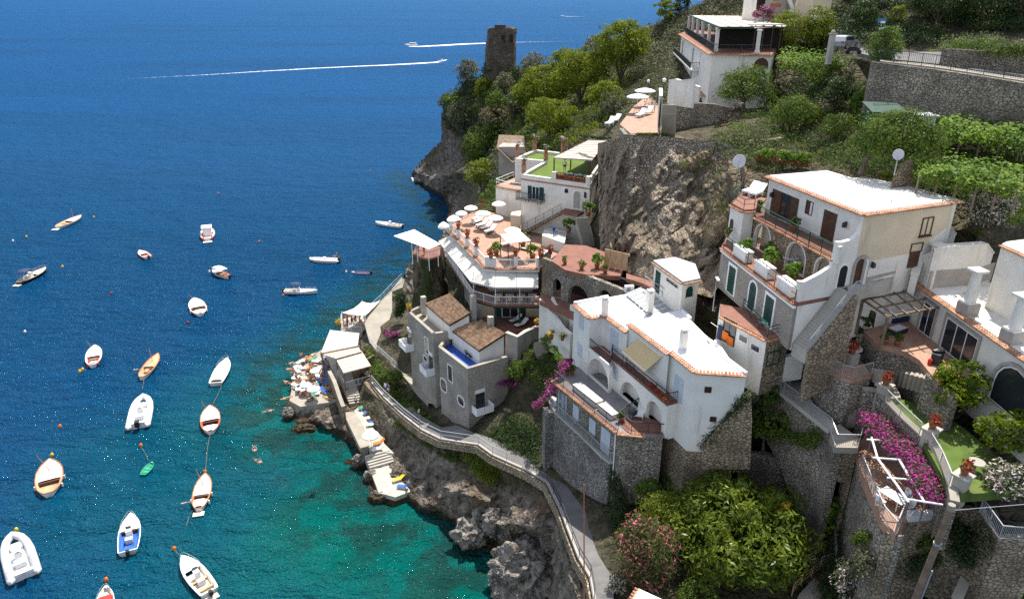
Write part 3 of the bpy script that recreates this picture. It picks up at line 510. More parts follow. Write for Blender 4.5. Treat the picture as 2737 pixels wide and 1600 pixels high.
def strip(name, c, left, right, m, th=.25, label=None, cat=None, kind='structure'):
    """road or path between two edge lines of (x, y, z)"""
    mb = MB(); Lp = [P(c if len(p)<4 else p[3],*p[:3]) for p in left]; Rp = [P(c if len(p)<4 else p[3],*p[:3]) for p in right]; n = len(Lp)
    up = [x for pr in zip(Lp,Rp) for x in pr]; mb.add(up+[p-V((0,0,th)) for p in up], [(2*i,2*i+1,2*i+3,2*i+2) for i in range(n-1)]+[(2*n+2*i,2*i,2*i+2,2*n+2*i+2) for i in range(n-1)]+[(2*i+1,2*n+2*i+1,2*n+2*i+3,2*i+3) for i in range(n-1)])
    return tag(mb.build(name, m), label, cat, kind=kind)
def rwall(name, label, pts, zb, m, th=.45, capm=None, group=None, caph=.12, cat='wall', n=None):
    """free-standing wall: pts (crop,x,y,ztop); zb bottom height or list"""
    top = [P(*p) for p in pts]; k = len(top); zbs = zb if hasattr(zb,'__len__') else [zb]*k; mb = MB(); cp = MB()
    nr = []
    for i in range(k):
        d = top[min(i+1,k-1)]-top[max(i-1,0)]; q = V((-d.y,d.x,0)).normalized(); nr.append(q if q.dot(CAM-top[i]) < 0 else -q)
    vs = []
    for p, q, z in zip(top, nr, zbs): vs += [V((p.x,p.y,z)), p, p+q*th, V((p.x+q.x*th,p.y+q.y*th,z))]
    fs = [(4*i+a,4*i+4+a,4*i+4+(a+1)%4,4*i+(a+1)%4) for i in range(k-1) for a in range(4)]+[(0,1,2,3),(4*k-4,4*k-3,4*k-2,4*k-1)]
    mb.add(vs, fs); o = tag(mb.build(name, m), label, cat, group)
    if capm:
        vs = []
        for p, q in zip(top, nr): vs += [p-q*.06+V((0,0,.002)), p-q*.06+V((0,0,caph)), p+q*(th+.06)+V((0,0,caph)), p+q*(th+.06)+V((0,0,.002))]
        cp.add(vs, fs); cp.build('coping', capm, o)
    return o
# ================= white villa above the road
vil = thing('villa', 'white villa with bright flat roofs, arches and a sand coloured awning', 'house', P('K',1030,610,21))
ZL, ZR, ZB, ZT, ZG = 27.0, 27.7, 24.0, 21.0, 17.6
rl = PL('K', ZL, [(495,415),(650,550),(770,525),(808,535),(1020,690),(1240,548),(1190,470),(1000,318),(830,350)])
rr_ = PL('K', ZR, [(1028,605),(1430,905),(1440,878),(1690,1080),(2190,1112),(2005,972),(1885,790),(1790,720),(1640,570),(1545,470),(1240,545)])
MB().prism(rl, 20.4, ZL-.16).build('wall', m_villa, vil); MB().prism(rr_, 20.4, ZR-.16).build('wall', m_villa, vil); MB().prism(inn(rr_,.1), 11.5, 20.39).build('stone_base', m_stonew, vil)
rf = MB().prism(rl, ZL-.155, ZL+.02); rf.prism(rr_, ZR-.155, ZR+.02); vroof = rf.build('roof', m_roofw, vil)
for L_, z, ids in ((rl,ZL,((0,1),(1,2),(3,4))),(rr_,ZR,((0,1),(2,3),(3,4)))):
    for a, b in ids: tile_edge(vroof, L_[a], L_[b], z-.02)
for a, b, z in ((rl[0],rl[8],ZL),(rr_[4],rr_[5],ZR),(rr_[5],rr_[6],ZR),(rr_[8],rr_[9],ZR)): MB().bar(V((a.x,a.y,z+.12)), V((b.x,b.y,z+.12)), .22, .26).build('roof_upstand', m_roofw, vroof)
up = MB(); mid = PL('K', ZR+.03, [(1450,530),(1795,815),(2005,975)])
up.bar(mid[0]+V((0,0,.06)),mid[1]+V((0,0,.06)),.14,.12); up.bar(mid[1]+V((0,0,.06)),mid[2]+V((0,0,.06)),.14,.12); up.build('roof_upstand', m_roofw, vroof)
for x, y, h in ((795,520,1.55),(1565,850,1.5),(1238,450,1.5)): chimney(vroof, 'K', x, y, ZR if x > 1000 else ZL, .52, h)
# loggia block with real arches
Wa = Wall(P('K',860,935,ZB), P('K',1420,1395,ZB)); Aend = Wa.L
a1 = Wa.rect('Q',592,12,782,345); a2 = Wa.rect('Q',850,215,985,495)
zf = ZT; h1 = arch(a1[0],a1[1],zf+.02,a1[3]); h2 = arch(a2[0],a2[1],zf+.02,min(a2[3],23.5))
lg = MB(); Wa.sheet(lg, [(0,zf-.3),(0,ZB-.2),(Aend,ZB-.2),(Aend,zf-.3)], [h1,h2], .3); 
pe = P('K',1670,1330,ZB); Ws_ = Wall(P('K',1420,1395,ZB), pe); Ws_.box(lg,.31,Ws_.L,zf-.5,ZB-.2,-.3,0); lg.build('arcade_wall', m_villa, vil)
niche(vil, Wa, a1[0], a1[1], zf, a1[3], 3.2, m_villa, m_floorg); niche(vil, Wa, a2[0], a2[1], zf, 23.4, 2.2, m_villa, m_floorg)
bal = MB().slab([Wa.at(0,ZB), Wa.at(Aend,ZB,.1), pe, P('K',1680,1080,ZB)+V((0,.8,0)), P('K',1030,690,ZB)+V((0,2,0))], .2); bfl = bal.build('balcony_floor', m_floord, vil)
bl = PL('K', ZB-.1, [(632,838),(845,1015),(870,900),(1000,800),(640,700)]); MB().slab(bl,.22).build('balcony_floor', m_floord, vil)
ed = MB(); ed.bar(bl[0]+V((0,-.05,-.1)), bl[1]+V((0,-.05,-.1)), .16, .34); ed.build('balcony_edge', m_villa, vil)
la = Wall(bl[0], bl[1]); lw = MB(); la.sheet(lw, [(0,zf-.3),(0,ZB-.35),(la.L,ZB-.35),(la.L,zf-.3)], [arch(.15,la.L-.1,zf+.02,ZB-.55)], .3, -.05); lw.build('arcade_wall', m_villa, vil)
railing([bl[0]+V((.05,.05,0)), bl[1]+V((.05,.05,0)), bl[2]], .95, m_iron, vil, .16)
railing([Wa.at(.1,ZB,-.05), Wa.at(Aend-.05,ZB,-.05), pe+V((0,-.1,0))], .95, m_iron, vil, .2)
pw = MB(); q = PL('K', ZB, [(880,860),(990,770)]); pw.obox(q[0], q[1]-q[0], V((.25,.1,0)), (0,0,1.5)); pw.build('privacy_wall', m_villa, vil)
# upper doors and windows (on the set back walls)
Wu1 = Wall(rl[3], rl[4]); Wu2 = Wall(rr_[0], rr_[1]); Wu3 = Wall(rr_[2], rr_[3]); Wtw = Wall(rl[0], rl[1]); Wsd = Wall(rr_[3], rr_[4])
for W_, c, b in ((Wu1,'K',(858,660,935,790)),(Wu2,'K',(1062,712,1098,790)),(Wu3,'K',(1492,1080,1590,1300))):
    r = W_.rect(c,*b); shutter(vil, W_, (r[0],r[0]+1.3,ZB+.05,ZB+2.25), m_shw, 'door_shutter', 2, .02)
for c, b in (('K',(545,590,590,680)),('K',(530,850,575,950))):
    r = Wtw.rect(c,*b); shutter(vil, Wtw, (r[0],r[0]+.95,r[2],r[2]+1.35), m_shw, 'window_shutter', 2, .02)
r = Wa.rect('K',880,1080,930,1180); shutter(vil, Wa, (r[0],r[0]+.85,r[2],r[2]+1.3), m_shw, 'window_shutter', 2, .02)
for c, b in (('Q',(1420,125,1470,175)),('Q',(1472,418,1518,462))): window(vil, Wsd, Wsd.rect(c,*b), .05, m_brown, m_dark, 1)
wd_ = MB(); Wsd.sheet(wd_, [Wsd.hit('Q',*q) for q in ((1380,690),(1500,545),(1620,425),(1745,310),(1862,172),(1870,420),(1850,900),(1380,900))], (), .5, .45); tag(wd_.build('garden_wall', m_stonew), 'rough stone bank rising against the blank side wall of the villa', 'wall')
# awning
_q = [Wu2.hit('K',1135,748), Wu2.hit('K',1365,930)]; aw = [Wu2.at(_q[0][0],_q[0][1],.06), Wu2.at(_q[1][0],_q[1][1],.06)]+PL('K',25.25,[(1195,1072),(970,880)])
am = MB().slab(aw,.03); fr = V((0,0,.22)); am.obox(aw[3]-fr, aw[2]-aw[3], V((0,.02,0)), fr); aob = am.build('awning', m_ycan, vil)
MB().tube([aw[3],aw[2]],.05).tube([aw[0]+V((0,0,.05)),aw[1]+V((0,0,.05))],.07).build('awning_roller', m_frame, aob)
po = MB(); p0 = P('K',1305,1125,ZB); po.box(p0.x,p0.y,ZB,.3,.3,2.9,.4); po.build('pillar', m_villa, vil)
# lower terrace and stone storey
Et = [P('K',285,1158,ZT), P('Q',548,566,ZT), P('Q',655,596,ZT), P('Q',1010,604,ZT)]
tp = Et+[P('Q',1040,300,ZT)+V((1,3,0)), Wa.at(0,ZT,-2.5), P('K',830,1050,ZT), P('K',500,1030,ZT)]
MB().prism(tp, ZT-.25, ZT).build('terrace_floor', m_floorg, vil)
MB().prism(PL('Q',ZT+.012,[(560,470),(680,440),(760,400),(990,470),(1000,590),(670,580)]), ZT+.004, ZT+.03).build('terrace_floor', m_floord, vil)
Wg = Wall(Et[0], Et[1]); st = MB(); st.prism([Et[0]+V((.4,.3,0)),Et[1]+V((.2,.35,0)),Et[2]+V((0,.3,0)),Et[3]+V((0,.25,0)),tp[4]+V((0,4,0)),tp[5]+V((1,4,0)),tp[7]+V((1,1,0))], 11.5, ZT-.26); st.build('stone_storey', m_stone, vil)
tile_edge(vil, Et[0], Et[1], ZT-.05); tile_edge(vil, Et[1]+V((0,-.1,0)), Et[2]+(Et[3]-Et[2])*.5, ZT-.05)
railing([Et[0]+V((.1,.05,0)), Et[1]+V((.1,.1,0))], 1.0, m_iron, vil, .11)
railing([P('Q',760,320,ZT), P('Q',565,460,ZT), P('Q',690,560,ZT), P('Q',1015,585,ZT)], .95, m_iron, vil, .16)
bn = MB(); b0 = P('K',560,1230,ZT); b1 = P('K',790,1420,ZT); d = (b1-b0).normalized(); nn = V((-d.y,d.x,0))
bn.obox(b0, d*3.6, nn*-.9, (0,0,.55)); bn.obox(b0+d*3.9, d*2.0, nn*-.8, (0,0,.5)); bn.build('terrace_bench', m_white, vil)
Wg2 = Wall(Et[0]+V((.4,.3,0)), Et[1]+V((.2,.35,0)))
for c, b in (('Q',(398,545,515,790)),('Q',(-20,150,58,400)),('K',(352,1255,440,1480))):
    r = Wg2.rect(c,*b); shutter(vil, Wg2, (r[0],r[0]+1.35,ZG+.05,ZG+2.45), m_shw, 'door_shutter', 2, .03)
for c, b in (('Q',(284,420,352,590)),('Q',(124,262,208,438))):
    r = Wg2.rect(c,*b); shutter(vil, Wg2, (r[0],r[0]+.95,ZG+.8,ZG+2.3), m_shw, 'window_shutter', 2, .03)
gal = [P('K',225,1330,ZG), P('O',1120,-5,ZG), P('O',1340,195,ZG), P('O',1490,345,ZG), P('O',1560,398,ZG), P('O',1625,385,ZG)]
MB().prism(gal+[Et[1]+V((.2,.5,0)), Et[0]+V((.4,.5,0))], ZG-.2, ZG).build('gallery_floor', m_conc, vil)
railing([p+V((.05,.08,0)) for p in gal], .95, m_grey, vil, .13)
dp = MB(); pt_ = Wg2.at(Wg2.L-.25, ZT-.4, .1); dp.tube([pt_+V((0,0,.1)), V((pt_.x,pt_.y,ZG-2))], .06); dp.build('downpipe', m_frame, vil)
# cobbled retaining wall between gallery and road
rw = [('O',1058,12,ZG-.2),('O',1120,5,ZG-.2),('O',1340,205,ZG-.2),('O',1490,355,ZG-.2),('O',1562,408,ZG-.2)]
rwall('retaining_wall', 'tall cobbled retaining wall rising from the lane below the white villa', rw, [9.6,10,11.5,12.6,13.0], m_stoned, 1.2)
# ================= cream house above it
ch = thing('hillside_house', 'cream and white house with flat stained roof, stone arches and green doors', 'house', P('L',870,670,30))
ZR2, ZU, ZM, ZF = 39.7, 36.5, 33.5, 30.0
r2 = PL('H',ZR2,[(1535,480)])+PL('I',ZR2,[(590,832),(1488,708),(1010,575),(640,502),(480,500),(250,432)])
Wf, We = Wall(r2[0], r2[1]), Wall(r2[1], r2[2])
inn = lambda pts, k=.25: [p+(sum(pts,V((0,0,0)))/len(pts)-p).normalized()*k for p in pts]
MB().prism(inn(r2,.3), 29.5, ZR2-.16).build('wall', m_white, ch)
roof2 = MB().prism(r2, ZR2-.155, ZR2+.03).build('roof', m_roofd, ch); tile_edge(roof2, r2[0], r2[1], ZR2-.03); tile_edge(roof2, r2[1], r2[2], ZR2-.03)
pc = P('I',925,585,ZR2); cm = MB(); u = We.u
cm.add([pc-u*1.15+V((0,0,-.1)),pc+u*1.15+V((0,0,-.1)),pc+u*1.2+V((0,0,1.4)),pc+u*.55+V((0,0,2.2)),pc-u*.3+V((0,0,2.0)),pc-u*1.0+V((0,0,.9))]+[q+V((.3,.6,0)) for q in (pc-u*1.15+V((0,0,-.1)),pc+u*1.15+V((0,0,-.1)),pc+u*1.2+V((0,0,1.4)),pc+u*.55+V((0,0,2.2)),pc-u*.3+V((0,0,2.0)),pc-u*1.0+V((0,0,.9)))], [(0,1,2,3,4,5),(11,10,9,8,7,6)]+[(i,(i+1)%6,6+(i+1)%6,6+i) for i in range(6)])
cm.build('chimney', m_stonew, roof2)
# wing wall (coplanar with the side wall)
We2 = Wall(r2[1]+(r2[1]-r2[2]).normalized()*0-V((0,0,0)), r2[2])
wing = [We2.hit(c,x,y) for c,x,y in (('I',590,855),('I',1405,748),('I',1350,930),('M',720,385),('M',540,470),('M',270,560),('M',110,572),('L',1240,612),('L',1060,740),('L',840,895),('L',868,672),('L',868,560),('L',925,562),('L',1065,490),('L',1190,410),('L',1225,300),('L',1245,175),('L',1300,172),('I',400,1085),('I',480,1062),('I',545,1000),('I',578,920))]
wm = MB(); We2.sheet(wm, [wing[0],wing[1],wing[2],(wing[2][0],29.5),(wing[9][0],29.5)]+wing[9:], (), .32, .02); wm.build('end_wall', m_white, ch)
yp = [We2.hit(c,x,y) for c,x,y in (('I',592,850),('I',1400,752),('I',1365,930),('I',1060,1180),('I',640,1255),('I',520,1225),('I',560,1000))]
ym = MB(); We2.sheet(ym, yp, (), .03, .035); ym.build('cream_wall_panel', m_cream, ch)
plm = MB(); q0 = [We2.hit(c,x,y) for c,x,y in (('M',275,520),('M',570,455),('M',570,475),('M',270,562))]; We2.sheet(plm, q0, (), .03, .05); plm.build('plinth', m_greyr, ch)
CF = We2.at(wing[11][0], ZM, 0)   # front corner of the mid terrace
CL = P('L',108,235,ZM-.2); Wl = Wall(CL, CF)
MB().prism([CL, CF, We2.at(wing[7][0],ZM,-.3), P('H',1560,700,ZU)+V((0,2,0)), P('H',1215,740,ZU)], 29.6, ZM-.3).build('stone_storey', m_stonew if False else m_ashl, ch)
MB().prism([CL+V((-.1,-.1,0)), CF+V((0,-.1,0)), r2[1], r2[0], P('H',1215,740,ZU)], ZM-.29, ZM).build('terrace_floor', m_floord, ch)
tile_edge(ch, CL, CF, ZM-.12); eb = MB(); eb.bar(CL+V((-.1,-.12,-.1)), CF+V((-.05,-.12,-.35)), .2,.2); eb.build('cornice', m_frame, ch)
for x0,y0,x1,y1 in ((1232,1085,1345,1190),(1430,1190,1550,1310),(1640,1310,1775,1440)):
    a, b = Wl.hit('H',x0,y0+40), Wl.hit('H',x1,y1-25); mb = MB(); Wl.box(mb,a[0],b[0],ZM-.01,ZM+.85,-.75,-.05); o = mb.build('parapet_box', m_white, ch)
    mb = MB(); Wl.box(mb,a[0]-.04,b[0]+.04,ZM+.85,ZM+.93,-.8,0); mb.build('coping', m_frame, o)
railing([Wl.at(.1,ZM,-.1), Wl.at(Wl.L-.3,ZM,-.1)], 1.1, m_grnp, ch, .3, bars=False)
for c, b, k in (('L',(190,400,275,640),0),('L',(400,520,485,770),1),('L',(560,640,665,880),0)):
    r = Wl.rect(c,*b); 
    if k: window(ch, Wl, (r[0],r[0]+1.15,ZF+.1,ZF+2.6), .2, m_frame, m_shut, 0, name='arched_door', arched=True)
    else:
        f = MB(); Wl.sheet(f, [(r[0]-.2,ZF),(r[0]-.2,ZF+2.75),(r[0]+1.5,ZF+2.75),(r[0]+1.5,ZF)], [[(r[0],ZF+.05),(r[0],ZF+2.5),(r[0]+1.3,ZF+2.5),(r[0]+1.3,ZF+.05)]], .12, .07); o = f.build('door_frame', m_frame, ch)
        shutter(o, Wl, (r[0]+.01,r[0]+1.29,ZF+.06,ZF+2.49), m_grnp, 'door_shutter', 2, .02)
# arcade under the upper terrace
E0 = P('H',1432,845,ZU); E1 = We2.at(We2.hit('L',1240,290)[0], ZU, -.05); Wc = Wall(E0, E1)
sl = MB().prism([E0, E1, r2[1], r2[0], P('H',1440,700,ZU)], ZU-.3, ZU); sl.build('upper_terrace_floor', m_floord, ch); tile_edge(ch, E0, E1, ZU-.15)
A1 = Wc.rect('H',1402,925,1612,1110); A2 = Wc.rect('H',1702,1062,1925,1420); A3 = Wc.rect('L',1002,292,1180,500)
hs = [(A1[0]+.15,A1[0]+2.6),(A2[0]+.1,A2[0]+2.6),(A3[0]+.1,min(A3[0]+2.2,Wc.L-.35))]
aw2 = MB(); Wc.sheet(aw2, [(-1.9,ZM),(-1.9,ZU-.2),(0,ZU-.2),(0,ZU-.31),(Wc.L-.1,ZU-.31),(Wc.L-.1,ZM)], [arch(a,b,ZM+.03,ZU-.55) for a,b in hs]+[arch(-1.5,-.75,ZM+.03,ZM+2.0)], .35, -.35); aw2.build('arcade_wall', m_stonew, ch)
for a, b in hs:
    t = MB(); Wc.sheet(t, arch(a-.13,b+.13,ZM+.03,ZU-.42), [arch(a+.01,b-.01,ZM+.04,ZU-.56)], .3, -.32); t.build('arch_surround', m_white, ch)
mb = MB(); Wc.box(mb,-1.9,Wc.L,ZM,ZU-.32,-3.0,-2.8); mb.build('recess_wall', m_white, ch)
mb = MB(); Wc.box(mb,hs[0][1]+.3,hs[1][0]-.3,ZM,ZU-.32,-2.79,-.71); mb.build('recess_wall', m_white, ch); mb = MB(); Wc.box(mb,hs[1][1]+.3,hs[2][0]-.3,ZM,ZU-.32,-2.79,-.71); mb.build('recess_wall', m_white, ch)
railing([E0+V((.1,.1,0)), E1+V((-.1,.1,0))], 1.0, m_grnp, ch, .16)
mb = MB(); e = We2.at(wing[16][0]+.15, ZU, .1); mb.box(e.x,e.y,ZU-.3,.35,.35,1.35,.5); mb.build('end_pillar', m_white, ch)
# left tower piece with raised sun deck
tw = [P('H',1212,730,36.9), P('H',1330,795,36.9), P('H',1425,790,36.9), P('H',1540,690,36.9), P('H',1300,640,36.9)]
MB().prism(tw, ZM-.05, 36.8).build('side_tower', m_white, ch); MB().prism(tw, 36.81, 36.95).build('deck_floor', m_floord, ch)
for a, b in ((0,1),(1,2)): tile_edge(ch, tw[a], tw[b], 36.75)
Wt_ = Wall(tw[0], tw[1]); r = Wt_.rect('H',1208,860,1275,1000); window(ch, Wt_, (r[0]+.05,r[0]+.75,r[2],r[3]), .1, m_frame, m_brown, 0, arched=True)
railing([tw[4]+V((0,0,.06)), tw[0]+V((.1,.1,.06)), tw[1]+V((0,.1,.06)), tw[2]+V((0,.1,.06))], .9, m_grnp, ch, .5, bars=False)
# openings of the top floor
Wf.A += Wf.n*-.22
r = Wf.rect('H',1600,612,1815,850); L3 = r[1]-r[0]
shutter(ch, Wf, (r[0],r[0]+L3*.36,ZU+.05,ZU+2.3), m_brown, 'door_shutter', 1, .05); window(ch, Wf, (r[0]+L3*.38,r[0]+L3*.7,ZU+.1,ZU+2.25), .05, m_brown, m_glass, 1, name='glass_door'); shutter(ch, Wf, (r[0]+L3*.74,r[1],ZU+.05,ZU+2.3), m_brown, 'door_shutter', 1, .05)
r = Wf.rect('H',1905,745,1975,850); window(ch, Wf, (r[0],r[0]+.75,r[2],r[2]+1.0), .06, m_brown, m_brown, 1)
r = Wf.rect('I',232,800,345,1035); shutter(ch, Wf, (r[0],r[0]+1.5,ZU+.05,ZU+2.35), m_brown, 'door', 2, .04)
r = We2.rect('I',1135,860,1235,1000); window(ch, We2, (r[0],r[0]+1.0,r[2],r[3]-.1), .08, m_brown, m_brown, 1, True, proud=.1)
r = We2.rect('M',735,195,840,250); window(ch, We2, (r[0],r[0]+1.1,r[2],r[3]), .07, m_brown, m_dark, 0, proud=.1)
r = We2.rect('M',715,270,800,360); shutter(ch, We2, (r[0],r[0]+1.05,r[2]-.4,r[3]), m_brown, 'door', 1, .09)
r = We2.rect('M',185,320,285,560); window(ch, We2, (r[0]+.1,r[0]+1.2,r[2],r[3]-.1), .22, m_greyr, m_brown, 0, name='arched_door', arched=True, proud=.12)
r = We2.rect('L',1262,395,1345,600); window(ch, We2, (r[0]+.1,r[0]+.9,r[2]-.05,r[3]-.1), .1, m_frame, m_dark, 0, name='arched_gate', arched=True, proud=.09)
# ================= laundry house under its lower terrace
lh = thing('garden_lodge', 'small white lodge carrying a terrace with two green deckchairs', 'house', P('L',550,1130,27))
lt = PL('L',ZF,[(95,890),(550,1128),(772,1072),(770,960),(680,860),(520,830),(300,820),(90,780)])
MB().prism(lt, 25, ZF-.2).build('wall', m_white, lh); MB().prism(lt, ZF-.19, ZF).build('terrace_floor', m_floord, lh)
tile_edge(lh, lt[0], lt[1], ZF-.1); tile_edge(lh, lt[1], lt[2], ZF-.1); W8 = Wall(lt[0], lt[1]); W9 = Wall(lt[1], lt[2])
mb = MB(); W9.box(mb,.02,W9.L,25,ZF-.25,0,.05); mb.build('end_wall', m_stonew, lh)
for b in ((285,1095,345,1165),(400,1190,465,1258)): r = W8.rect('L',*b); window(lh, W8, (r[0],r[0]+.85,r[2],r[2]+.5), .07, m_frame, m_glass, 0)
r = W8.rect('L',140,915,245,1050); window(lh, W8, (r[0],r[0]+1.3,r[3]-2.0,r[3]), .07, m_grnp, m_glass, 1, name='glass_door')
r = W9.rect('L',560,1265,665,1350); window(lh, W9, (r[0],r[0]+1.2,r[2],r[3]), .08, m_grnp, m_dark, 1, proud=.1)
railing([lt[0]+V((2.2,1.2,0)), lt[1]+V((.1,.2,0)), lt[2]+V((-.1,.1,0)), lt[3]], .95, m_grnp, lh, .3, bars=False, mid=True)
# ================= annex with grey roof
an = thing('annex', 'small white annex with grey roof and green door below the cliff', 'house', P('H',770,1455,28))
ra = PL('H',30.6,[(498,1258),(772,1455),(932,1422),(885,1290),(700,1228)])
MB().prism(inn(ra,.2), 26, 30.5).build('wall', m_white, an); o = MB().prism(ra, 30.5, 30.68).build('roof', m_roofg, an); tile_edge(o, ra[0], ra[1], 30.5, ln=.4, m=m_oldt); tile_edge(o, ra[1], ra[2], 30.5, ln=.4, m=m_oldt)
Wn = Wall(inn(ra,.2)[0], inn(ra,.2)[1]); r = Wn.rect('K',1305,90,1362,290); shutter(an, Wn, (r[0],r[0]+.9,27.75,29.9), m_grnp, 'door', 1, .03)
r = Wn.rect('K',1410,155,1515,270); window(an, Wn, (r[0],r[1],r[2]+.35,r[3]-.3), .06, m_greyr, m_glass, 2)
Wn2 = Wall(inn(ra,.2)[1], inn(ra,.2)[2]); r = Wn2.rect('K',1600,245,1665,335); window(an, Wn2, (r[0],r[0]+.8,r[2],r[3]), .1, m_cream, m_grnp, 0, name='arched_window', arched=True)
wk = PL('K',27.7,[(1010,160),(1190,215),(1550,450),(1570,400),(1340,260),(1270,190),(1010,110)]); tag(MB().prism(wk,27.3,27.7).build('paved_walk', m_floord), 'red paved walk before the small annex', 'path', kind='structure')
railing(PL('K',27.7,[(1190,235),(1545,462)]), 1.0, m_grey, None, .4, 'dark grey railing of the red walk in front of the small annex', bars=False)
gl = PL('K',27.25,[(1005,318),(1185,240),(1545,465),(1240,545),(1190,470)]); go = thing('lean_to_roof', 'grey glazed lean-to roof between villa and annex', 'roof', gl[0])
MB().slab(gl,.06).build('glazing', m_grey, go); mb = MB()
for i in range(8): a = gl[0]+(gl[3]-gl[0])*(i/7.); b = gl[1]+(gl[2]-gl[1])*(i/7.); mb.bar(a+V((0,0,.03)), b+V((0,0,.03)), .06)
mb.build('rafter', m_frame, go)
# ================= long white house at the right
hr = thing('terrace_house', 'long white house with pale concrete roof, three tall chimneys and glass doors', 'house', P('M',740,555,30))
ZH = 33.3; rh = PL('M',ZH,[(735,552),(1841,1318),(2300,1640),(2300,1050),(1840,790),(1760,745),(1530,585),(1420,500),(960,520)])
MB().prism(inn(rh,.3), 27, ZH-.15).build('wall', m_white, hr); ro = MB().prism(rh, ZH-.149, ZH+.02).build('roof', m_roofd, hr)
tile_edge(ro, rh[0], rh[1], ZH-.02); tile_edge(ro, rh[1], rh[2], ZH-.02)
Wh = Wall(inn(rh,.3)[0], inn(rh,.3)[2])
for c, b, n in (('M',(855,770,965,1040),1),('M',(1075,930,1400,1180),2)):
    r = Wh.rect(c,*b); w_ = 1.5 if n==1 else 3.6; window(hr, Wh, (r[0]+.2,r[0]+.2+w_,30.05,32.4), .1, m_frame, m_glass, n, name='glass_door'); f = MB()
    Wh.sheet(f, [(r[0]-.1,30),(r[0]-.1,32.75),(r[0]+.5+w_,32.75),(r[0]+.5+w_,30)], [[(r[0]+.08,30.01),(r[0]+.08,32.52),(r[0]+.32+w_,32.52),(r[0]+.32+w_,30.01)]], .14, .1); f.build('stone_surround', m_greyr, hr)
r = Wh.rect('S',1790,110,2104,560); window(hr, Wh, (r[0]+.3,r[0]+3.6,29.3,32.3), .12, m_frame, m_glass, 2, name='arched_glass_door', arched=True); f = MB(); Wh.sheet(f, arch(r[0]-.05,r[0]+3.95,29.2,32.7), [arch(r[0]+.15,r[0]+3.75,29.21,32.47)], .2, .16); f.build('arch_surround', m_greyr, hr)
for x, y, x2 in ((905,585,0),(1275,870,0),(1710,1150,0)):
    p = P('M',x,y,ZH); b = MB().box(p.x,p.y,ZH-.1,1.05,1.05,.95,.2); cb = b.build('chimney_base', m_greyr, ro)
    mb = MB(); mb.lathe([(.42,.85),(.40,1.2),(.33,3.1),(.33,3.2)], p, 12); mb.box(p.x,p.y,ZH+3.2,1.0,1.0,.18,.2); mb.box(p.x,p.y,ZH+.85,.95,.95,.12,.2); mb.build('chimney', m_white, cb)
# pergola terrace
pt2 = PL('M',30.0,[(270,1060),(420,1185),(560,1215),(690,1255),(810,1330),(900,1440),(1000,1560),(1100,1500),(1400,1480),(780,640),(250,770),(230,960)])
tag(MB().prism(pt2,29.6,30.0).build('patio_paving', m_floor), 'terracotta paved patio of the long white house', 'paving', kind='structure')
rwall('stone_wall', 'curved stone wall holding up the terracotta patio above the lawn', [('M',200,1085,29.7),('M',270,1062,29.95),('M',420,1187,29.95),('M',560,1217,29.95),('M',690,1257,29.95),('M',810,1332,29.95),('M',900,1442,29.95),('S',1000,210,29.9),('S',1300,480,29.6)], 26.5, m_stone, .5)
pg = thing('pergola', 'bare pole pergola on the patio beside the long white house', 'pergola', P('M',420,1180,30))
ps = [P('M',420,1170,30), P('M',225,900,30)]; zt = 32.7; tp_ = [P('M',500,905,zt), P('M',255,740,zt), P('M',1000,815,zt), P('M',780,640,zt)]
mb = MB(); mb.tube([V((tp_[0].x,tp_[0].y,30)),tp_[0]],.12,8); mb.build('post', m_wood, pg); mb = MB(); mb.tube([V((tp_[1].x,tp_[1].y,29.8)),tp_[1]],.12,8); mb.build('post', m_wood, pg)
mb = MB(); mb.bar(tp_[1],tp_[0],.12,.12); mb.bar(tp_[0],tp_[2],.12); mb.bar(tp_[1],tp_[3],.12); mb.bar((tp_[0]+tp_[1])/2,(tp_[2]+tp_[3])/2,.1); mb.build('beam', m_wood, pg)
mb = MB()
for a, b in (((260,680),(590,905)),((390,662),(700,885)),((505,620),(815,862)),((630,630),(925,845))): mb.bar(P('M',*a,zt+.14), P('M',*b,zt+.14), .09)
mb.build('rafter', m_wood, pg)
# boundary wall running down from the roof to the lane
rwall('boundary_wall', 'white sloping boundary wall beside the patio pergola', [('M',735,580,33.0),('M',240,735,32.6),('L',1010,940,30.6)], 28.5, m_white, .35, m_frame)
rwall('boundary_wall', 'low white wall descending to the walkway behind the villa roof', [('L',1010,950,30.4),('L',930,1270,28.3),('L',665,1335,27.6)], [28,26,25.5], m_white, .35, m_frame)
_a, _b, _c = P('M',985,235,36.6), P('M',1480,200,36.6), P('M',1540,285,35.6); _o = V((-.08,-.1,0)); mb = MB(); mb.prism([_a+_o, _b+_o, _c+_o, _c+V((.6,.3,0)), _b+V((.3,.6,0)), _a+V((.2,.6,0))], 32.5, 34.75); tag(mb.build('plinth_wall', m_greyr), 'grey plinth under the white garden wall behind the chimneys', 'wall')
rwall('bench_wall', 'white garden wall with curved shoulders behind the roof chimneys', [('M',985,235,36.6),('M',1480,200,36.6),('M',1540,285,35.6)], 33.2, m_white, .5, m_white)
rwall('stepped_wall', 'white stepped wing wall with scrolled end near the tall chimneys', [('M',800,500,34.4),('M',840,370,35.0),('M',930,280,36.0),('M',960,245,36.5)], 32.6, m_white, .5, m_white)
rwall('parapet_wall', 'long white parapet sweeping down beside the cream house path', [('M',1085,5,37.2),('M',1170,95,36.6),('M',970,225,35.4),('M',690,400,34.4),('M',500,580,33.6)], [35.5,35,33.8,32.6,31.8], m_white, .3, m_white)
rt = thing('neighbour_house', 'grey white house corner with tiled roof edge at the right border', 'house', P('I',1850,1100,34))
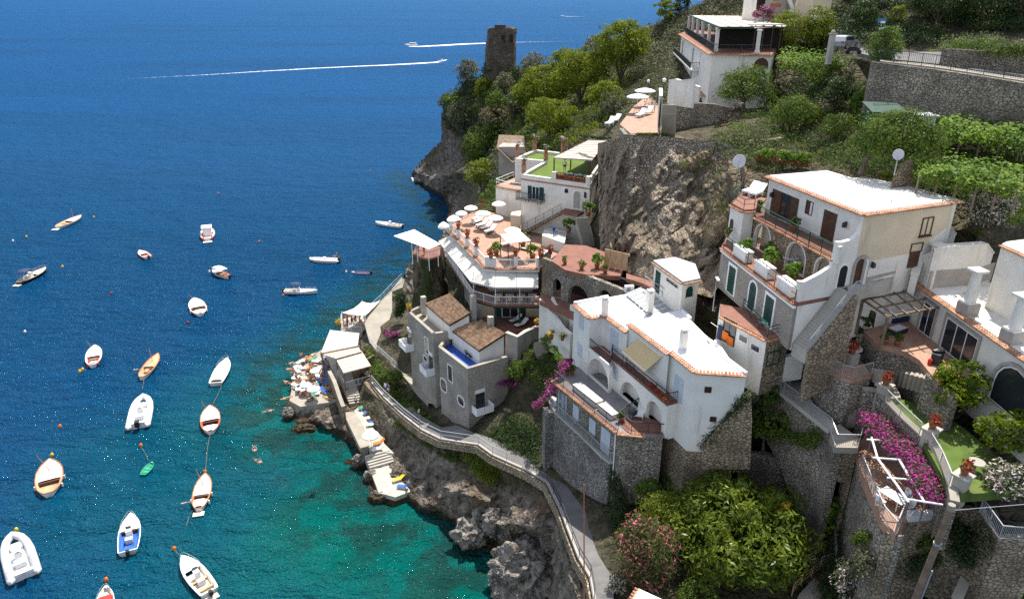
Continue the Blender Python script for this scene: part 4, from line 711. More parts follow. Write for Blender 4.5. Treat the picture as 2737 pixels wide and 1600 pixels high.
rn = PL('I',38.2,[(1855,1100),(2055,1190),(2500,1390),(2500,1000),(1900,1080)]); MB().prism(rn,32,38).build('wall', m_white, rt); o = MB().prism(rn,38.001,38.2).build('roof', m_roofd, rt); tile_edge(o, rn[0], rn[2], 38.1)
# ================= paths beside the cream house
tag(MB().prism(PL('M',34.2,[(100,600),(270,565),(570,470),(720,390),(900,240),(880,300),(640,420),(500,575),(330,600),(110,655)]),33.2,34.2).build('path', m_conc), 'concrete path along the end wall of the cream house', 'path', kind='structure')
fa, fb = P('L',860,890,30.0), P('L',1250,612,34.0); fb = We2.at(We2.hit('L',1250,612)[0], 34.2, .1); fa = We2.at(We2.hit('L',845,893)[0], 30.0, .1)
tag(stairs(MB(), fa, fb, We2.n*1.5, 22).build('outdoor_stairs', m_conc), 'long concrete stair climbing beside the end wall of the cream house', 'stairs', kind='structure')
tag(railing([fa+We2.n*1.5, fb+We2.n*1.5, fb+We2.n*1.5+We2.u*.5], 1.0, m_grey, None, .3, 'grey rail of the long stair beside the cream house', bars=False, mid=True))
sw = MB(); q = [fa+We2.n*1.52, fb+We2.n*1.52]; sw.add([q[0]+V((0,0,-4)), q[1]+V((0,0,-7)), q[1]+V((0,0,0)), q[0]]+[p+We2.n*.4 for p in (q[0]+V((0,0,-4)), q[1]+V((0,0,-7)), q[1], q[0])], [(0,1,2,3),(7,6,5,4),(0,4,5,1),(1,5,6,2),(2,6,7,3),(3,7,4,0)])
tag(sw.build('stone_wall', m_stonew), 'warm stone wall under the long stair of the cream house', 'wall')
tag(MB().prism(PL('L',30.0,[(680,830),(900,895),(1010,930),(900,1000),(760,960)]),27,30.0).build('landing', m_conc), 'concrete landing at the foot of the long stair', 'path', kind='structure')
railing(PL('L',30.0,[(680,920),(780,1000),(900,1005),(915,900)]), 1.0, m_grey, None, .3, 'grey railing round the landing below the long stair', bars=False, mid=True)
# ================= twin stone house above the beach lane
tw_ = thing('twin_house', 'grey stone house in two stepped blocks with tiled attics and white balconies', 'house', P('J',1290,1055,7))
ZA, ZBq = 16.6, 15.6
pa = PL('J',ZA,[(702,492),(948,712),(1100,690),(1330,560),(1130,300),(850,420)]); pb = PL('J',ZBq,[(1003,838),(1288,1056),(1690,935),(1665,700),(1420,560),(1110,690)])
def parapet(parent, pts, z, m, ids, w=.3, h=.76, mc=None):
    n = len(pts); mb = MB(); cp = MB(); c = sum(pts, V((0,0,0)))/n
    for i in ids:
        a, b = pts[i], pts[(i+1)%n]; d = (b-a).normalized(); q = V((-d.y,d.x,0)); q = q if q.dot(c-a) > 0 else -q
        mb.obox(V((a.x,a.y,z-h)), b-a, q*w, (0,0,h)); cp.obox(V((a.x,a.y,z))-q*.05-d*.04, b-a+d*.08, q*(w+.1), (0,0,.1))
    o = mb.build('parapet', m, parent); cp.build('coping', mc or m_pale, o)
for pts, z, zb, fl in ((pa,ZA,3.5,m_pale),(pb,ZBq,4,m_blue)):
    MB().prism(pts, zb, z-.75).build('wall', m_ashl, tw_); MB().prism(inn(pts,.45), z-.749, z-.7).build('roof_terrace_floor', fl, tw_); parapet(tw_, pts, z, m_ashl, (0,1,5) if pts is pb else (0,1,5))
def attic(eave, ridge, ze, zr, zf, name='attic'):
    e0,e1 = (P('J',*e,ze) for e in eave); r0,r1 = (P('J',*e,zr) for e in ridge); base = [e0,e1,r1,r0]
    ins = inn(base,.3); mb = MB(); n=4; vs = [V((p.x,p.y,zf)) for p in ins]+[p-V((0,0,.12)) for p in ins]
    mb.add(vs, [(0,1,5,4),(1,2,6,5),(2,3,7,6),(3,0,4,7),(4,5,6,7)]); mb.build('attic_wall', m_white, tw_)
    L = (e1-e0).length; k = int(L/.3); vs = []; rows = 14
    for j in range(rows+1):
        a = e0+(r0-e0)*j/rows; b = e1+(r1-e1)*j/rows
        for i in range(k*4+1): t = i/(k*4); p = a+(b-a)*t; vs.append(p+V((0,0,.06*math.cos(2*math.pi*i/4)+(.03 if j%2 else 0))))
    m_ = k*4+1; mb = MB(); mb.add(vs, [(j*m_+i,j*m_+i+1,(j+1)*m_+i+1,(j+1)*m_+i) for j in range(rows) for i in range(m_-1)]); r = mb.build('tiled_roof', m_oldt, tw_)
    mb = MB(); mb.slab([q-V((0,0,.08)) for q in (e0,e1,r1,r0)], .1); mb.build('roof_boarding', m_brown, r); return e0,e1,r0,r1
e0,e1,r0,r1 = attic(((870,412),(1112,622)),((1112,312),(1318,502)),17.9,19.2,ZA-.72); f0,f1,g0,g1 = attic(((1115,660),(1402,872)),((1428,572),(1668,702)),17.0,18.3,ZBq-.72)
Wq = Wall(e0,e1); Wq.A -= Wq.n*.33; Wq2 = Wall(f0,f1); Wq2.A -= Wq2.n*.33; Wq3 = Wall(f1,g1); Wq3.A -= Wq3.n*.33
for W_, b, z in ((Wq,(900,500,950,570),ZA-.7),(Wq,(1000,580,1040,640),ZA-.7),(Wq2,(1170,760,1225,830),ZBq-.7),(Wq3,(1480,880,1530,960),ZBq-.7)):
    r = W_.rect('J',*b); shutter(tw_, W_, (r[0],r[0]+1.2,z+.05,z+1.95), m_shw, 'door_shutter', 2, .02)
for c, x, y, z, h in (('J',855,410,17.6,1.0),('J',1515,640,17.9,1.4),('J',1345,520,18.3,2.6)):
    p = P(c,x,y,z); MB().box(p.x,p.y,z-1.5,.6,.6,h+1.5,.5).build('chimney', m_conc, tw_)
WA, WB, WR = Wall(pa[0],pa[1]), Wall(pb[0],pb[1]), Wall(pb[1],pb[2])
for W_, b in ((WA,(868,735,900,915)),(WA,(858,915,905,1010)),(WB,(1095,1005,1130,1185))): r = W_.rect('J',*b); window(tw_, W_, (r[0],r[0]+.95,r[2]+.1,r[3]), .12, m_frame, m_glass, 0)
for W_, b in ((WB,(1025,1135,1085,1290)),(WB,(1195,1305,1250,1425))):
    r = W_.rect('J',*b); s0,s1,z0,z1 = r[0],r[0]+1.35,r[2],r[3]
    def rr4(s0,s1,z0,z1,q=.4): return [(s0+q*(1-math.cos(t)) if c in (0,3) else s1-q*(1-math.cos(t)), (z0+q*(1-math.sin(t)) if c<2 else z1-q*(1-math.sin(t)))) for c in range(4) for t in ([0,.5,1.05,1.57] if c in (0,2) else [1.57,1.05,.5,0])]
    f = MB(); WB_ = W_; WB_.sheet(f, rr4(s0-.14,s1+.14,z0-.14,z1+.14,.5), [rr4(s0,s1,z0,z1,.4)], .12, .07); o = f.build('rounded_window', m_frame, tw_); g = MB(); WB_.sheet(g, rr4(s0-.02,s1+.02,z0-.02,z1+.02,.4), (), .03, .02); g.build('pane', m_glass, o)
def balcony(W_, c, x0, y0, x1, y1, w=2.3, d=1.15, h=.95):
    r = W_.rect(c,x0,y0,x1,y1); s, z = r[0], r[2]; mb = MB(); W_.box(mb,s,s+w,z,z+.16,0,d); W_.box(mb,s,s+.1,z+.161,z+h,0,d); W_.box(mb,s+w-.1,s+w,z+.161,z+h,0,d); W_.box(mb,s+.101,s+w*.44,z+.161,z+h,d-.1,d); W_.box(mb,s+w*.48,s+w-.101,z+.1,z+h-.1,d-.1,d-.02)
    mb.build('balcony', m_frame, tw_); g = MB(); W_.box(g,s+w*.25,s+w*.75,z+.2,z+2.2,-.02,.03); d_ = g.build('balcony_door', m_glass, tw_); g = MB(); W_.box(g,s+w*.22,s+w*.78,z+2.25,z+2.7,-.02,.06); g.build('roller_shutter_box', m_frame, d_)
balcony(WA,'J',690,760,775,885); balcony(WA,'J',900,1040,1005,1150,2.0); balcony(WR,'J',1325,1300,1520,1415)
# ================= restaurant with terrace and awnings
rs = thing('restaurant', 'seaside restaurant with paved sun terrace over white awnings', 'restaurant', P('G',905,1305,20))
ZTc, ZRe, ZS = 24.0, 20.0, 17.0
tout = PL('G',ZTc,[(555,905),(575,960),(905,1300),(1010,1312),(1440,1312),(1565,1215)]); tin = PL('G',ZTc,[(1640,1160),(1690,1060),(1480,960),(1290,900),(1160,830),(1000,770),(860,740),(700,800)])
MB().prism(tout+tin, ZTc-.45, ZTc).build('terrace_floor', m_floor, rs)
for i in (1,2,3): tile_edge(rs, tout[i], tout[i+1], ZTc-.1)
mb = MB()
for i in range(1,4): mb.bar(tout[i]+V((0,0,-.28)), tout[i+1]+V((0,0,-.28)), .3,.34)
mb.build('cornice', m_white, rs)
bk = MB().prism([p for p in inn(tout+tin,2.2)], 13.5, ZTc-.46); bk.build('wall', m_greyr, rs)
ao = [P('G',450,1045,22.4), P('J',1320,188,22.4), P('J',1553,245,22.4), P('J',1985,245,22.4)]; ai = [tout[1]+V((-.1,.3,-.45)), tout[2]+V((0,-.05,-.45)), tout[3]+V((0,-.05,-.45)), P('G',1432,1330,ZTc-.45)]
for s, (k, n) in enumerate(((0,5),(1,1),(2,2))):
    for i in range(n):
        f, g = i/n+.004, (i+1)/n-.004; q = [ai[s].lerp(ai[s+1],f), ai[s].lerp(ai[s+1],g), ao[s].lerp(ao[s+1],g), ao[s].lerp(ao[s+1],f)]
        mb = MB().slab(q,.03); nv = 12
        for j in range(nv):
            a = q[3].lerp(q[2],j/nv); b = q[3].lerp(q[2],(j+1)/nv); mb.add([a,b,b-V((0,0,.16)),(a+b)/2-V((0,0,.30)),a-V((0,0,.16))],[(0,1,2,3,4)])
        aw_ = mb.build('awning', m_awn, rs); MB().bar(q[3]-V((0,0,.04)), q[2]-V((0,0,.04)), .07).build('awning_bar', m_frame, aw_)
fl = [ao[0]+V((.6,.8,0)), ao[1]+V((.2,.3,0)), ao[2]+V((0,.25,0)), ao[3]+V((.6,.25,0)), P('G',1565,1215,ZRe)+V((0,4,0)), P('G',570,960,ZRe)+V((4,6,0))]
fl = [V((p.x,p.y,ZRe)) for p in fl]; MB().prism(fl, ZRe-.25, ZRe).build('dining_floor', m_floord, rs); MB().prism([p-V((0,0,0)) for p in inn(fl,.3)], ZRe-.6, ZRe-.26).build('floor_frame', m_grnp, rs)
railing([fl[0]+V((.1,.1,0)), fl[1]+V((0,.1,0)), fl[2]+V((0,.1,0)), fl[3]+V((0,.1,0))], 1.0, m_frame, rs, .16, rr=.035)
mb = MB()
for i, p in enumerate([fl[0],fl[0].lerp(fl[1],.33),fl[0].lerp(fl[1],.66),fl[1],fl[2],fl[2].lerp(fl[3],.5),fl[3]]):
    q = p+V((.1,.25,0)); MB().bar(V((q.x,q.y,ZS-.5)), V((q.x,q.y,ZRe-.6)), .18).build('support_post', m_grnp, rs); MB().bar(V((q.x,q.y,ZRe)), V((q.x,q.y,ZTc-.6 if i<4 else 22.3)), .08).build('awning_post', m_frame, rs)
# pillars and railing of the sun terrace
pil = [(570,880),(645,1000),(735,1085),(825,1175)]; pp = [P('G',x,y,ZTc) for x, y in ((572,940),(648,1010),(735,1098),(825,1186))]
def pillar(p, w=.5, l=None, h=1.15):
    mb = MB(); mb.box(p.x,p.y,p.z,w,l or w,h,.35); o = mb.build('pillar', m_white, rs); MB().box(p.x,p.y,p.z+h,w+.1,(l or w)+.1,.08,.35).build('coping', m_pale, o)
for p in pp: pillar(p)
cw = MB(); a_ = tout[2]+V((.1,.15,0)); Wt1 = Wall(tout[2], tout[3]); Wt1.box(cw,.0,Wt1.L*.95,ZTc,ZTc+1.25,-.4,-.1); cw.build('corner_parapet', m_white, rs)
cw = MB(); Wt2 = Wall(tout[4], tout[5]); Wt2.box(cw,0,Wt2.L,ZTc,ZTc+1.25,-.4,-.1); cw.build('corner_parapet', m_white, rs); cw = MB(); m_ = P('G',1210,1305,ZTc); cw.box(m_.x,m_.y+.3,ZTc,.45,.3,1.25); cw.build('pillar', m_white, rs)
railing([tout[0]+V((.2,.2,0))]+[p for p in pp]+[tout[2]+V((.1,.3,0))], 1.0, m_frame, rs, .2); railing([tout[3]+V((.1,.2,0)), tout[4]+V((0,.2,0))], 1.0, m_frame, rs, .14)
railing([tout[0]+V((.2,.3,0)), P('G',740,800,ZTc), P('G',860,745,ZTc), P('G',1010,770,ZTc)], 1.0, m_wood, rs, .3, bars=False, mid=True)
# sub level: terrace and glazed door under the dining floor
tag(MB().prism(PL('J',ZS,[(1440,620),(1690,690),(1870,660),(2000,560),(1990,400),(1420,380)]),14,ZS).build('lower_terrace', m_floord), 'shaded red terrace below the restaurant balcony', 'terrace', kind='structure')
Wz = Wall(P('J',1420,540,ZS), P('J',1990,540,ZS)); mb = MB(); Wz.box(mb,0,Wz.L+1,ZS,ZRe-.6,-.4,0); o = tag(mb.build('back_wall', m_cream), 'cream wall with a white french window under the restaurant balcony', 'wall'); r = Wz.rect('J',1632,400,1712,535)
window(o, Wz, (r[0],r[0]+1.9,ZS+.05,ZS+2.15), .1, m_frame, m_glass, 1, name='french_window', proud=.1); shutter(o, Wz, (r[0]-1.0,r[0]-.12,ZS+.05,ZS+2.2), m_shut, 'shutter', 1, .03); shutter(o, Wz, (r[0]+2.02,r[0]+2.9,ZS+.05,ZS+2.2), m_shut, 'shutter', 1, .03)
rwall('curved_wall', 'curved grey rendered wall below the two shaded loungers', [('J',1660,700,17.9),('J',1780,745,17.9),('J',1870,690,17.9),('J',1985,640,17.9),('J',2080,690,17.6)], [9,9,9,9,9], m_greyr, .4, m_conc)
rwall('stair_wall', 'white stair wall falling diagonally from the restaurant to the villa', [('J',1995,372,22.6),('J',2060,430,22.0),('J',2225,660,20.9),('J',2300,720,20.7)], [16.5,16.5,17.5,17.5], m_white, .3, m_white)
tag(stairs(MB(), P('K',480,760,18.6), P('K',250,360,22.2), V((1.3,.6,0)), 20).build('outdoor_stairs', m_floord), 'dark red stair between two white walls beside the villa', 'stairs', kind='structure')
rwall('stair_wall', 'white inner wall of the dark red stair beside the villa', [('K',270,345,22.9),('K',310,420,22.6),('K',450,470,22.2),('K',455,420,23.2),('K',495,418,23.4)], 17, m_white, .3)
# ================= big square canopy on the rock
cq = PL('G',23.6,[(8,995),(210,932),(468,1075),(355,1125)]); cv = thing('dining_canopy', 'large flat white canopy on posts over the rock terrace', 'canopy', P('G',350,1210,20.6))
MB().slab(cq,.06).build('canopy', m_canv, cv)
for a, b in ((185,1055),(350,1120),(440,1080),(235,1040)): q = P('G',a,b,23.5); MB().bar(V((q.x,q.y,20.4)), q, .09).build('post', m_frame, cv)
rkp = PL('G',20.4,[(190,1165),(260,1200),(355,1222),(470,1190),(500,1120),(400,1080),(230,1100)]); rk = tag(MB().prism(rkp,20.1,20.4).build('rock_terrace', m_floord), 'small railed terrace on top of the dark rock', 'terrace', kind='structure')
railing(rkp[:5], 1.0, m_iron, None, .2, 'dark railing of the rock terrace under the square canopy')
def crag(name, label, cpts, zt, zb, m, seed=0, amp=.6, cat='rock', k=10):
    n = 26; base = [V(p) for p in cpts]; c = sum(base, V((0,0,0)))/len(base); vs = []
    for j in range(k+1):
        f = j/k
        for i in range(n):
            t = i/n*len(base); a = base[int(t)%len(base)]; b = base[(int(t)+1)%len(base)]; p = a.lerp(b,t-int(t)); q = V((c.x,c.y,0))+(V((p.x,p.y,0))-V((c.x,c.y,0)))*(1+.32*f); z = zt+(zb-zt)*f
            o = V((q.x,q.y,z)); nz = noise.ridged_multi_fractal(o*.45+V((seed,0,0)),1,2,4,1,2)-1.1; dr = (q-V((c.x,c.y,0))).normalized(); vs.append(o+dr*nz*amp*(.2+f)+V((0,0,nz*.3*f)))
    fs = [(j*n+i,j*n+(i+1)%n,(j+1)*n+(i+1)%n,(j+1)*n+i) for j in range(k) for i in range(n)]+[tuple(range(n-1,-1,-1))]
    mb = MB(); mb.add(vs, fs); return tag(mb.build(name, m), label, cat)
m_rock = MATS['rock'] = None
def rockmat():
    m, nt, out = nm('pale_sea_rock'); v = coords(nt); n1 = noi(nt,v,.9,8,.65,.6); n2 = noi(nt,v,3.2,6,.6)
    c = mixc(nt, ramp(nt,n1,.33,.66), (.075,.066,.058), (.35,.315,.275)); c = mixc(nt, ramp(nt,n2,.5,.72), c, (.43,.395,.35)); g = nt.nodes.new('ShaderNodeNewGeometry'); xyz = N(nt,'SeparateXYZ'); nt.links.new(g.outputs['Position'], xyz.inputs[0])
    h = N(nt,'Math',_operation='MULTIPLY_ADD',i1=1.5); nt.links.new(n1,h.inputs[0]); nt.links.new(xyz.outputs[2],h.inputs[2]); c = mixc(nt, ramp(nt,h.outputs[0],1.0,2.3), (.06,.042,.02), c)
    ad = N(nt,'Math',_operation='ADD'); nt.links.new(n1,ad.inputs[0]); nt.links.new(n2,ad.inputs[1]); return fin(m, nt, out, c, .93, ad.outputs[0], 1., .4, 0, .15)
m_rock = rockmat()
def drock():
    m, nt, out = nm('dark_overgrown_rock'); v = coords(nt); n1 = noi(nt,v,.8,8,.65,.5); c = mixc(nt, ramp(nt,n1,.35,.65), (.035,.035,.02), (.16,.13,.09)); n2 = noi(nt,v,.4,4); c = mixc(nt, ramp(nt,n2,.48,.6), c, (.035,.05,.018)); return fin(m, nt, out, c, .95, n1, 1., .4, 0, .1)
m_drock = drock()
crag('cliff_rock', 'dark ivy covered rock carrying the railed terrace', [p+V((0,.2,0)) for p in rkp], 20.08, 7, m_drock, 3, 1.0)
# ================= white house with green turf roof
th = thing('turf_roof_house', 'white house with bright green turf roof and reed pergola', 'house', P('G',1265,395,24))
ZP = 31.7; pto = PL('G',ZP,[(1265,397),(1940,492),(2085,262),(2010,120),(1650,182),(1402,152),(1202,238),(1500,264)])
MB().prism(pto, 22, ZP-.45).build('wall', m_white, th); MB().prism(inn(pto,.2), ZP-.449, ZP-.3).build('turf_roof', m_turf, th); parapet(th, pto, ZP, m_white, (0,1,4,5,6,7), .35, .5, m_white)
mb = MB(); Wt = Wall(pto[0],pto[1]); Wt.box(mb,0,Wt.L,ZP-.62,ZP-.5,0,.09); mb.build('string_course', m_pot, th)
ty = PL('G',ZP+.01,[(1565,330),(1570,432),(1935,490),(2080,265),(1990,170)]); 
pw = [P('G',1582,375,ZP), P('G',1930,440,ZP)]
zr3 = 34.3; rp = PL('G',zr3,[(1578,226),(1962,250),(2102,62),(1918,60)])
MB().slab(rp,.12).build('reed_roof', m_straw, th); mb = MB()
for i in range(9): f = i/8.; mb.bar(rp[0].lerp(rp[3],f)+V((0,0,.03)), rp[1].lerp(rp[2],f)+V((0,0,.03)), .09)
mb.build('roof_batten', m_straw, th)
for p in (rp[0].lerp(rp[1],.03), rp[1].lerp(rp[0],.05), rp[0].lerp(rp[3],.5), rp[1].lerp(rp[2],.55), rp[3], rp[2]): MB().bar(V((p.x,p.y+.1,ZP-.4)), p+V((0,.1,-.1)), .16).build('pergola_post', m_brown, th)
mb = MB(); Wt.box(mb, Wt.hit('G',1565,432)[0], Wt.hit('G',1605,440)[0], ZP-.2, ZP+1.0, -.4, .02); mb.build('terrace_pillar', m_white, th); mb = MB(); Wt.box(mb, Wt.L-.6, Wt.L-.02, ZP-.2, ZP+1.0, -.4, .02); mb.build('terrace_pillar', m_white, th)
s0, s1 = Wt.hit('G',1600,440)[0], Wt.hit('G',1900,470)[0]
for i in range(4): mb = MB(); a = s0+(s1-s0)*i/4; Wt.box(mb,a+.08,a+(s1-s0)/4-.08,ZP-.02,ZP+.42,-.55,-.12); mb.build('planter_box', m_pot, th)
railing([Wt.at(s0,ZP,-.05), Wt.at(s1,ZP,-.05)], 1.0, m_iron, th, .14)
Wr = Wall(pto[1], pto[2]); mb = MB(); Wr.box(mb,0,Wr.L,ZP-.2,ZP+.75,-.3,.02); mb.build('side_parapet', m_white, th)
r = Wt.rect('G',1330,492,1485,655); zf_ = r[2]+.1; w4 = (r[1]-r[0])
mb = MB(); Wt.box(mb, Wt.hit('G',1245,680)[0], Wt.hit('G',1500,700)[0], zf_-.2, zf_, 0, 1.1); bo = mb.build('balcony', m_greyr, th)
a, b = Wt.hit('G',1250,680)[0], Wt.hit('G',1495,700)[0]; railing([Wt.at(a,zf_,0), Wt.at(a,zf_,1.05), Wt.at(b,zf_,1.05), Wt.at(b,zf_,0)], .95, m_iron, bo, .13)
window(th, Wt, (r[0]+w4*.3,r[0]+w4*.7,zf_+.02,r[3]-.15), .06, m_frame, m_glass, 1, name='french_window', proud=.08); shutter(th, Wt, (r[0],r[0]+w4*.28,zf_+.02,r[3]-.1), m_shut, 'shutter', 1, .03); shutter(th, Wt, (r[0]+w4*.72,r[1],zf_+.02,r[3]-.1), m_shut, 'shutter', 1, .03)
for b, fr, m1 in (((1692,522,1728,585),.08,m_glass),((1782,545,1846,738),.1,m_greyr),((1882,555,1908,635),.05,m_brown)):
    r = Wt.rect('G',*b); window(th, Wt, (r[0],r[1],r[2]+.1,r[3]-.05), fr, m_frame, m1, 0, name='arched_door' if b[0]==1782 else 'arched_window', arched=True)
zl_ = Wt.hit('G',1815,742)[1]; ld0 = Wt.hit('G',1700,730)[0]; Wt2_ = Wall(pto[0], pto[1])
mb = MB(); Wt.box(mb, ld0, Wt.hit('G',1880,760)[0], zl_-.35, zl_, 0, 1.7); mb.build('landing', m_floord, th)
mb = MB(); sfoot = Wt.hit('G',1290,905)[0]; n = 16; 
for i in range(n): a = ld0-(ld0-sfoot)*(i+1)/n; z = zl_-(zl_-24.0)*(i+1)/n; Wt.box(mb,a,a+(ld0-sfoot)/n,z-.35,z,.15,1.3)
mb.build('outdoor_stairs', m_stonew, th); railing([Wt.at(sfoot,24.1,1.3), Wt.at(ld0,zl_,1.3)], .9, m_iron, th, .3, bars=False, mid=True)
lw0 = P('G',1015,500,28.2); lwp = PL('G',28.2,[(1012,498),(1095,520),(1262,545),(1262,440),(1190,425)]); MB().prism(lwp,18,28.0).build('low_wing', m_white, th); MB().prism(lwp,28.001,28.2).build('wing_terrace_floor', m_floor, th); tile_edge(th, lwp[0], lwp[1], 28.1, m=m_oldt); tile_edge(th, lwp[1], lwp[2], 28.1, m=m_oldt)
railing([lwp[4]+V((0,0,.02)), lwp[0]+V((.1,.1,.02)), lwp[1]+V((0,.1,.02)), lwp[2]+V((0,.1,.02))], .9, m_frame, th, .5, bars=False)
gp = MB().prism(PL('G',26.2,[(1158,790),(1258,800),(1258,745),(1170,760)]),22,26.2); gp.build('stair_pillar', m_cream, th)
# small white loggia with towels right of the stair
lo = thing('porch', 'small white porch with towels on its railing beneath the turf roof house', 'porch', P('G',1470,1000,24)); lp_ = PL('G',26.6,[(1470,905),(1690,975),(1720,860),(1500,820)]); MB().prism(lp_,23,25.4).build('wall', m_white, lo); railing(PL('G',25.4,[(1480,985),(1685,1040)]),.9,m_iron,lo,.2)
tag(stairs(MB(), P('G',1870,1060,25.4), P('G',1800,820,28.3), V((1.5,.3,0)), 15).build('outdoor_stairs', m_pale), 'pale stair climbing right of the turf roof house', 'stairs', kind='structure')
tag(stairs(MB(), P('G',1960,700,28.4), P('G',2075,350,33.8), V((1.1,.3,0)), 26).build('outdoor_stairs', m_pale), 'pale stair rising along the side of the turf roof house', 'stairs', kind='structure')
# ================= cliff
def cliff():
    top = [P('W',*p) for p in ((1472,352,36.8),(1500,345,38.0),(1548,334,39.2),(1640,336,39.6),(1730,344,39.8),(1795,352,40.0),(1822,384,39.6),(1835,430,38.6))]; bot = [P('W',*p) for p in ((1478,622,26.0),(1505,640,26.3),(1545,668,26.6),(1640,700,27.4),(1700,716,27.6),(1752,730,28.0),(1800,640,31.0),(1828,560,34.0))]
    nx, ny = 170, 120; vs = []; k = len(top)-1
    for j in range(ny+1):
        f = j/ny; fz = f**1.35
        for i in range(nx+1):
            g = i/nx*k; a = min(int(g),k-1); T = top[a].lerp(top[a+1],g-a); Bt = bot[a].lerp(bot[a+1],g-a); p = V((T.x+(Bt.x-T.x)*fz, T.y+(Bt.y-T.y)*fz, T.z+(Bt.z-T.z)*f))
            w1 = noise.ridged_multi_fractal(V((p.x*.30,p.y*.2,p.z*.11)),1,2.1,5,1,2)-1.1; w2 = noise.voronoi(V((p.x*.5,p.y*.4,p.z*.22))+V((1,1,1))*fbm(p*.4,3)*.6)[0]; w3 = fbm(p*1.1,4); e = min(1,f*7)*min(1,(1-f)*9)
            vs.append(p+V((-.25,-1,.12))*((w1*1.1+(w2[1]-w2[0])*1.3-.5+w3*.15)*e+.35))
    mb = MB(); n = nx+1; mb.add(vs, [(j*n+i,j*n+i+1,(j+1)*n+i+1,(j+1)*n+i) for j in range(ny) for i in range(nx)])
    m, nt, out = nm('cliff_face'); v = coords(nt,(1,1,.34)); n1 = noi(nt,v,.75,8,.62,.5); n2 = noi(nt,coords(nt,(1,1,.6)),2.6,6,.62); n3 = noi(nt,coords(nt,(1,1,.22)),.16,4,.5,.5)
    c = mixc(nt, ramp(nt,n1,.32,.62), (.095,.075,.055), (.31,.25,.185)); c = mixc(nt, ramp(nt,n2,.52,.74), c, (.43,.36,.27)); c = mixc(nt, ramp(nt,n3,.52,.6), c, mixc(nt, ramp(nt,n2,.4,.6), (.10,.085,.065), (.20,.165,.12)))
    vo = N(nt,'TexVoronoi',Scale=2.7); nt.links.new(coords(nt,(1,1,1.4)), vo.inputs['Vector']); ve = N(nt,'TexVoronoi',Scale=2.7,_feature='DISTANCE_TO_EDGE'); nt.links.new(coords(nt,(1,1,1.4)), ve.inputs['Vector']); sp = N(nt,'SeparateColor'); nt.links.new(vo.outputs['Color'],sp.inputs[0])
    ms = mixc(nt, ramp(nt,ve.outputs[0],.02,.12), (.13,.105,.08), mixc(nt, sp.outputs[0], (.27,.22,.165), (.40,.34,.265)))
    g = nt.nodes.new('ShaderNodeNewGeometry'); xz = N(nt,'SeparateXYZ'); nt.links.new(g.outputs['Position'],xz.inputs[0]); h = N(nt,'MapRange'); nt.links.new(xz.outputs[2],h.inputs[0]); h.inputs[1].default_value=29; h.inputs[2].default_value=40; h.inputs[3].default_value=-.2; h.inputs[4].default_value=.16
    nk = noi(nt,coords(nt,(1,1,.18)),.24,3,.5,.3); ad = N(nt,'Math',_operation='ADD'); nt.links.new(nk,ad.inputs[0]); nt.links.new(h.outputs[0],ad.inputs[1]); mk = ramp(nt,ad.outputs[0],.49,.53); c = mixc(nt, mk, c, ms)
    hm = N(nt,'Math',_operation='ADD'); nt.links.new(n1,hm.inputs[0]); nt.links.new(ramp(nt,ve.outputs[0],.0,.15),hm.inputs[1]); fin(m,nt,out,c,.93,hm.outputs[0],.8,.2,0,.1)
    return tag(mb.build('cliff', m), 'steep brown cliff patched with masonry behind the restaurant terrace', 'cliff', kind='structure')
cliff()
# ================= red tiled court and arcaded stone wall
ct = PL('G',26.8,[(1560,1240),(1700,1330),(1900,1375),(2240,1390),(2300,1250),(2080,1150),(1900,1090),(1700,1080)]); tag(MB().prism(ct,26.3,26.8).build('court_paving', m_floord), 'red tiled court with plant pots above the arcaded wall', 'paving', kind='structure')
Ar = Wall(ct[0], ct[2]); ar = thing('arcade_wall', 'grey stone arcade wall with three dark arches under the red court', 'wall', ct[0])
mb = MB(); L0 = Ar.hit('K',262,80)[0]; L1 = Ar.hit('K',1000,160)[0]; holes = []
for b in ((440,195,640,390),(735,250,875,350),(290,150,365,330)): r = Ar.rect('K',*b); holes.append(arch(r[0],max(r[1],r[0]+.8),22.6,r[3]))
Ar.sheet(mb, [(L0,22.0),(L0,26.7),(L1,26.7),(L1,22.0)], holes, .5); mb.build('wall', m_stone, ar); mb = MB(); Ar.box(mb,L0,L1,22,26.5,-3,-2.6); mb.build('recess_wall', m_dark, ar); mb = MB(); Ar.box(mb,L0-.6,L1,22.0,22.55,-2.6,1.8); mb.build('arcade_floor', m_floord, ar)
mb = MB(); Ar.box(mb,L0-1.4,L0,22,26.7,-.5,.0); mb.build('pier', m_stonew, ar)
gt = thing('wooden_gate', 'tall wooden plank gate beside the cliff on the red court', 'gate', P('G',2080,1290,26.8)); Wgt = Wall(P('G',2080,1290,26.8), P('G',2310,1345,26.8)); 
for i in range(4): mb = MB(); a = Wgt.L*i/4; Wgt.box(mb,a+.03,a+Wgt.L/4-.03,26.85,28.8,0,.08); mb.build('gate_leaf', m_pwood, gt)
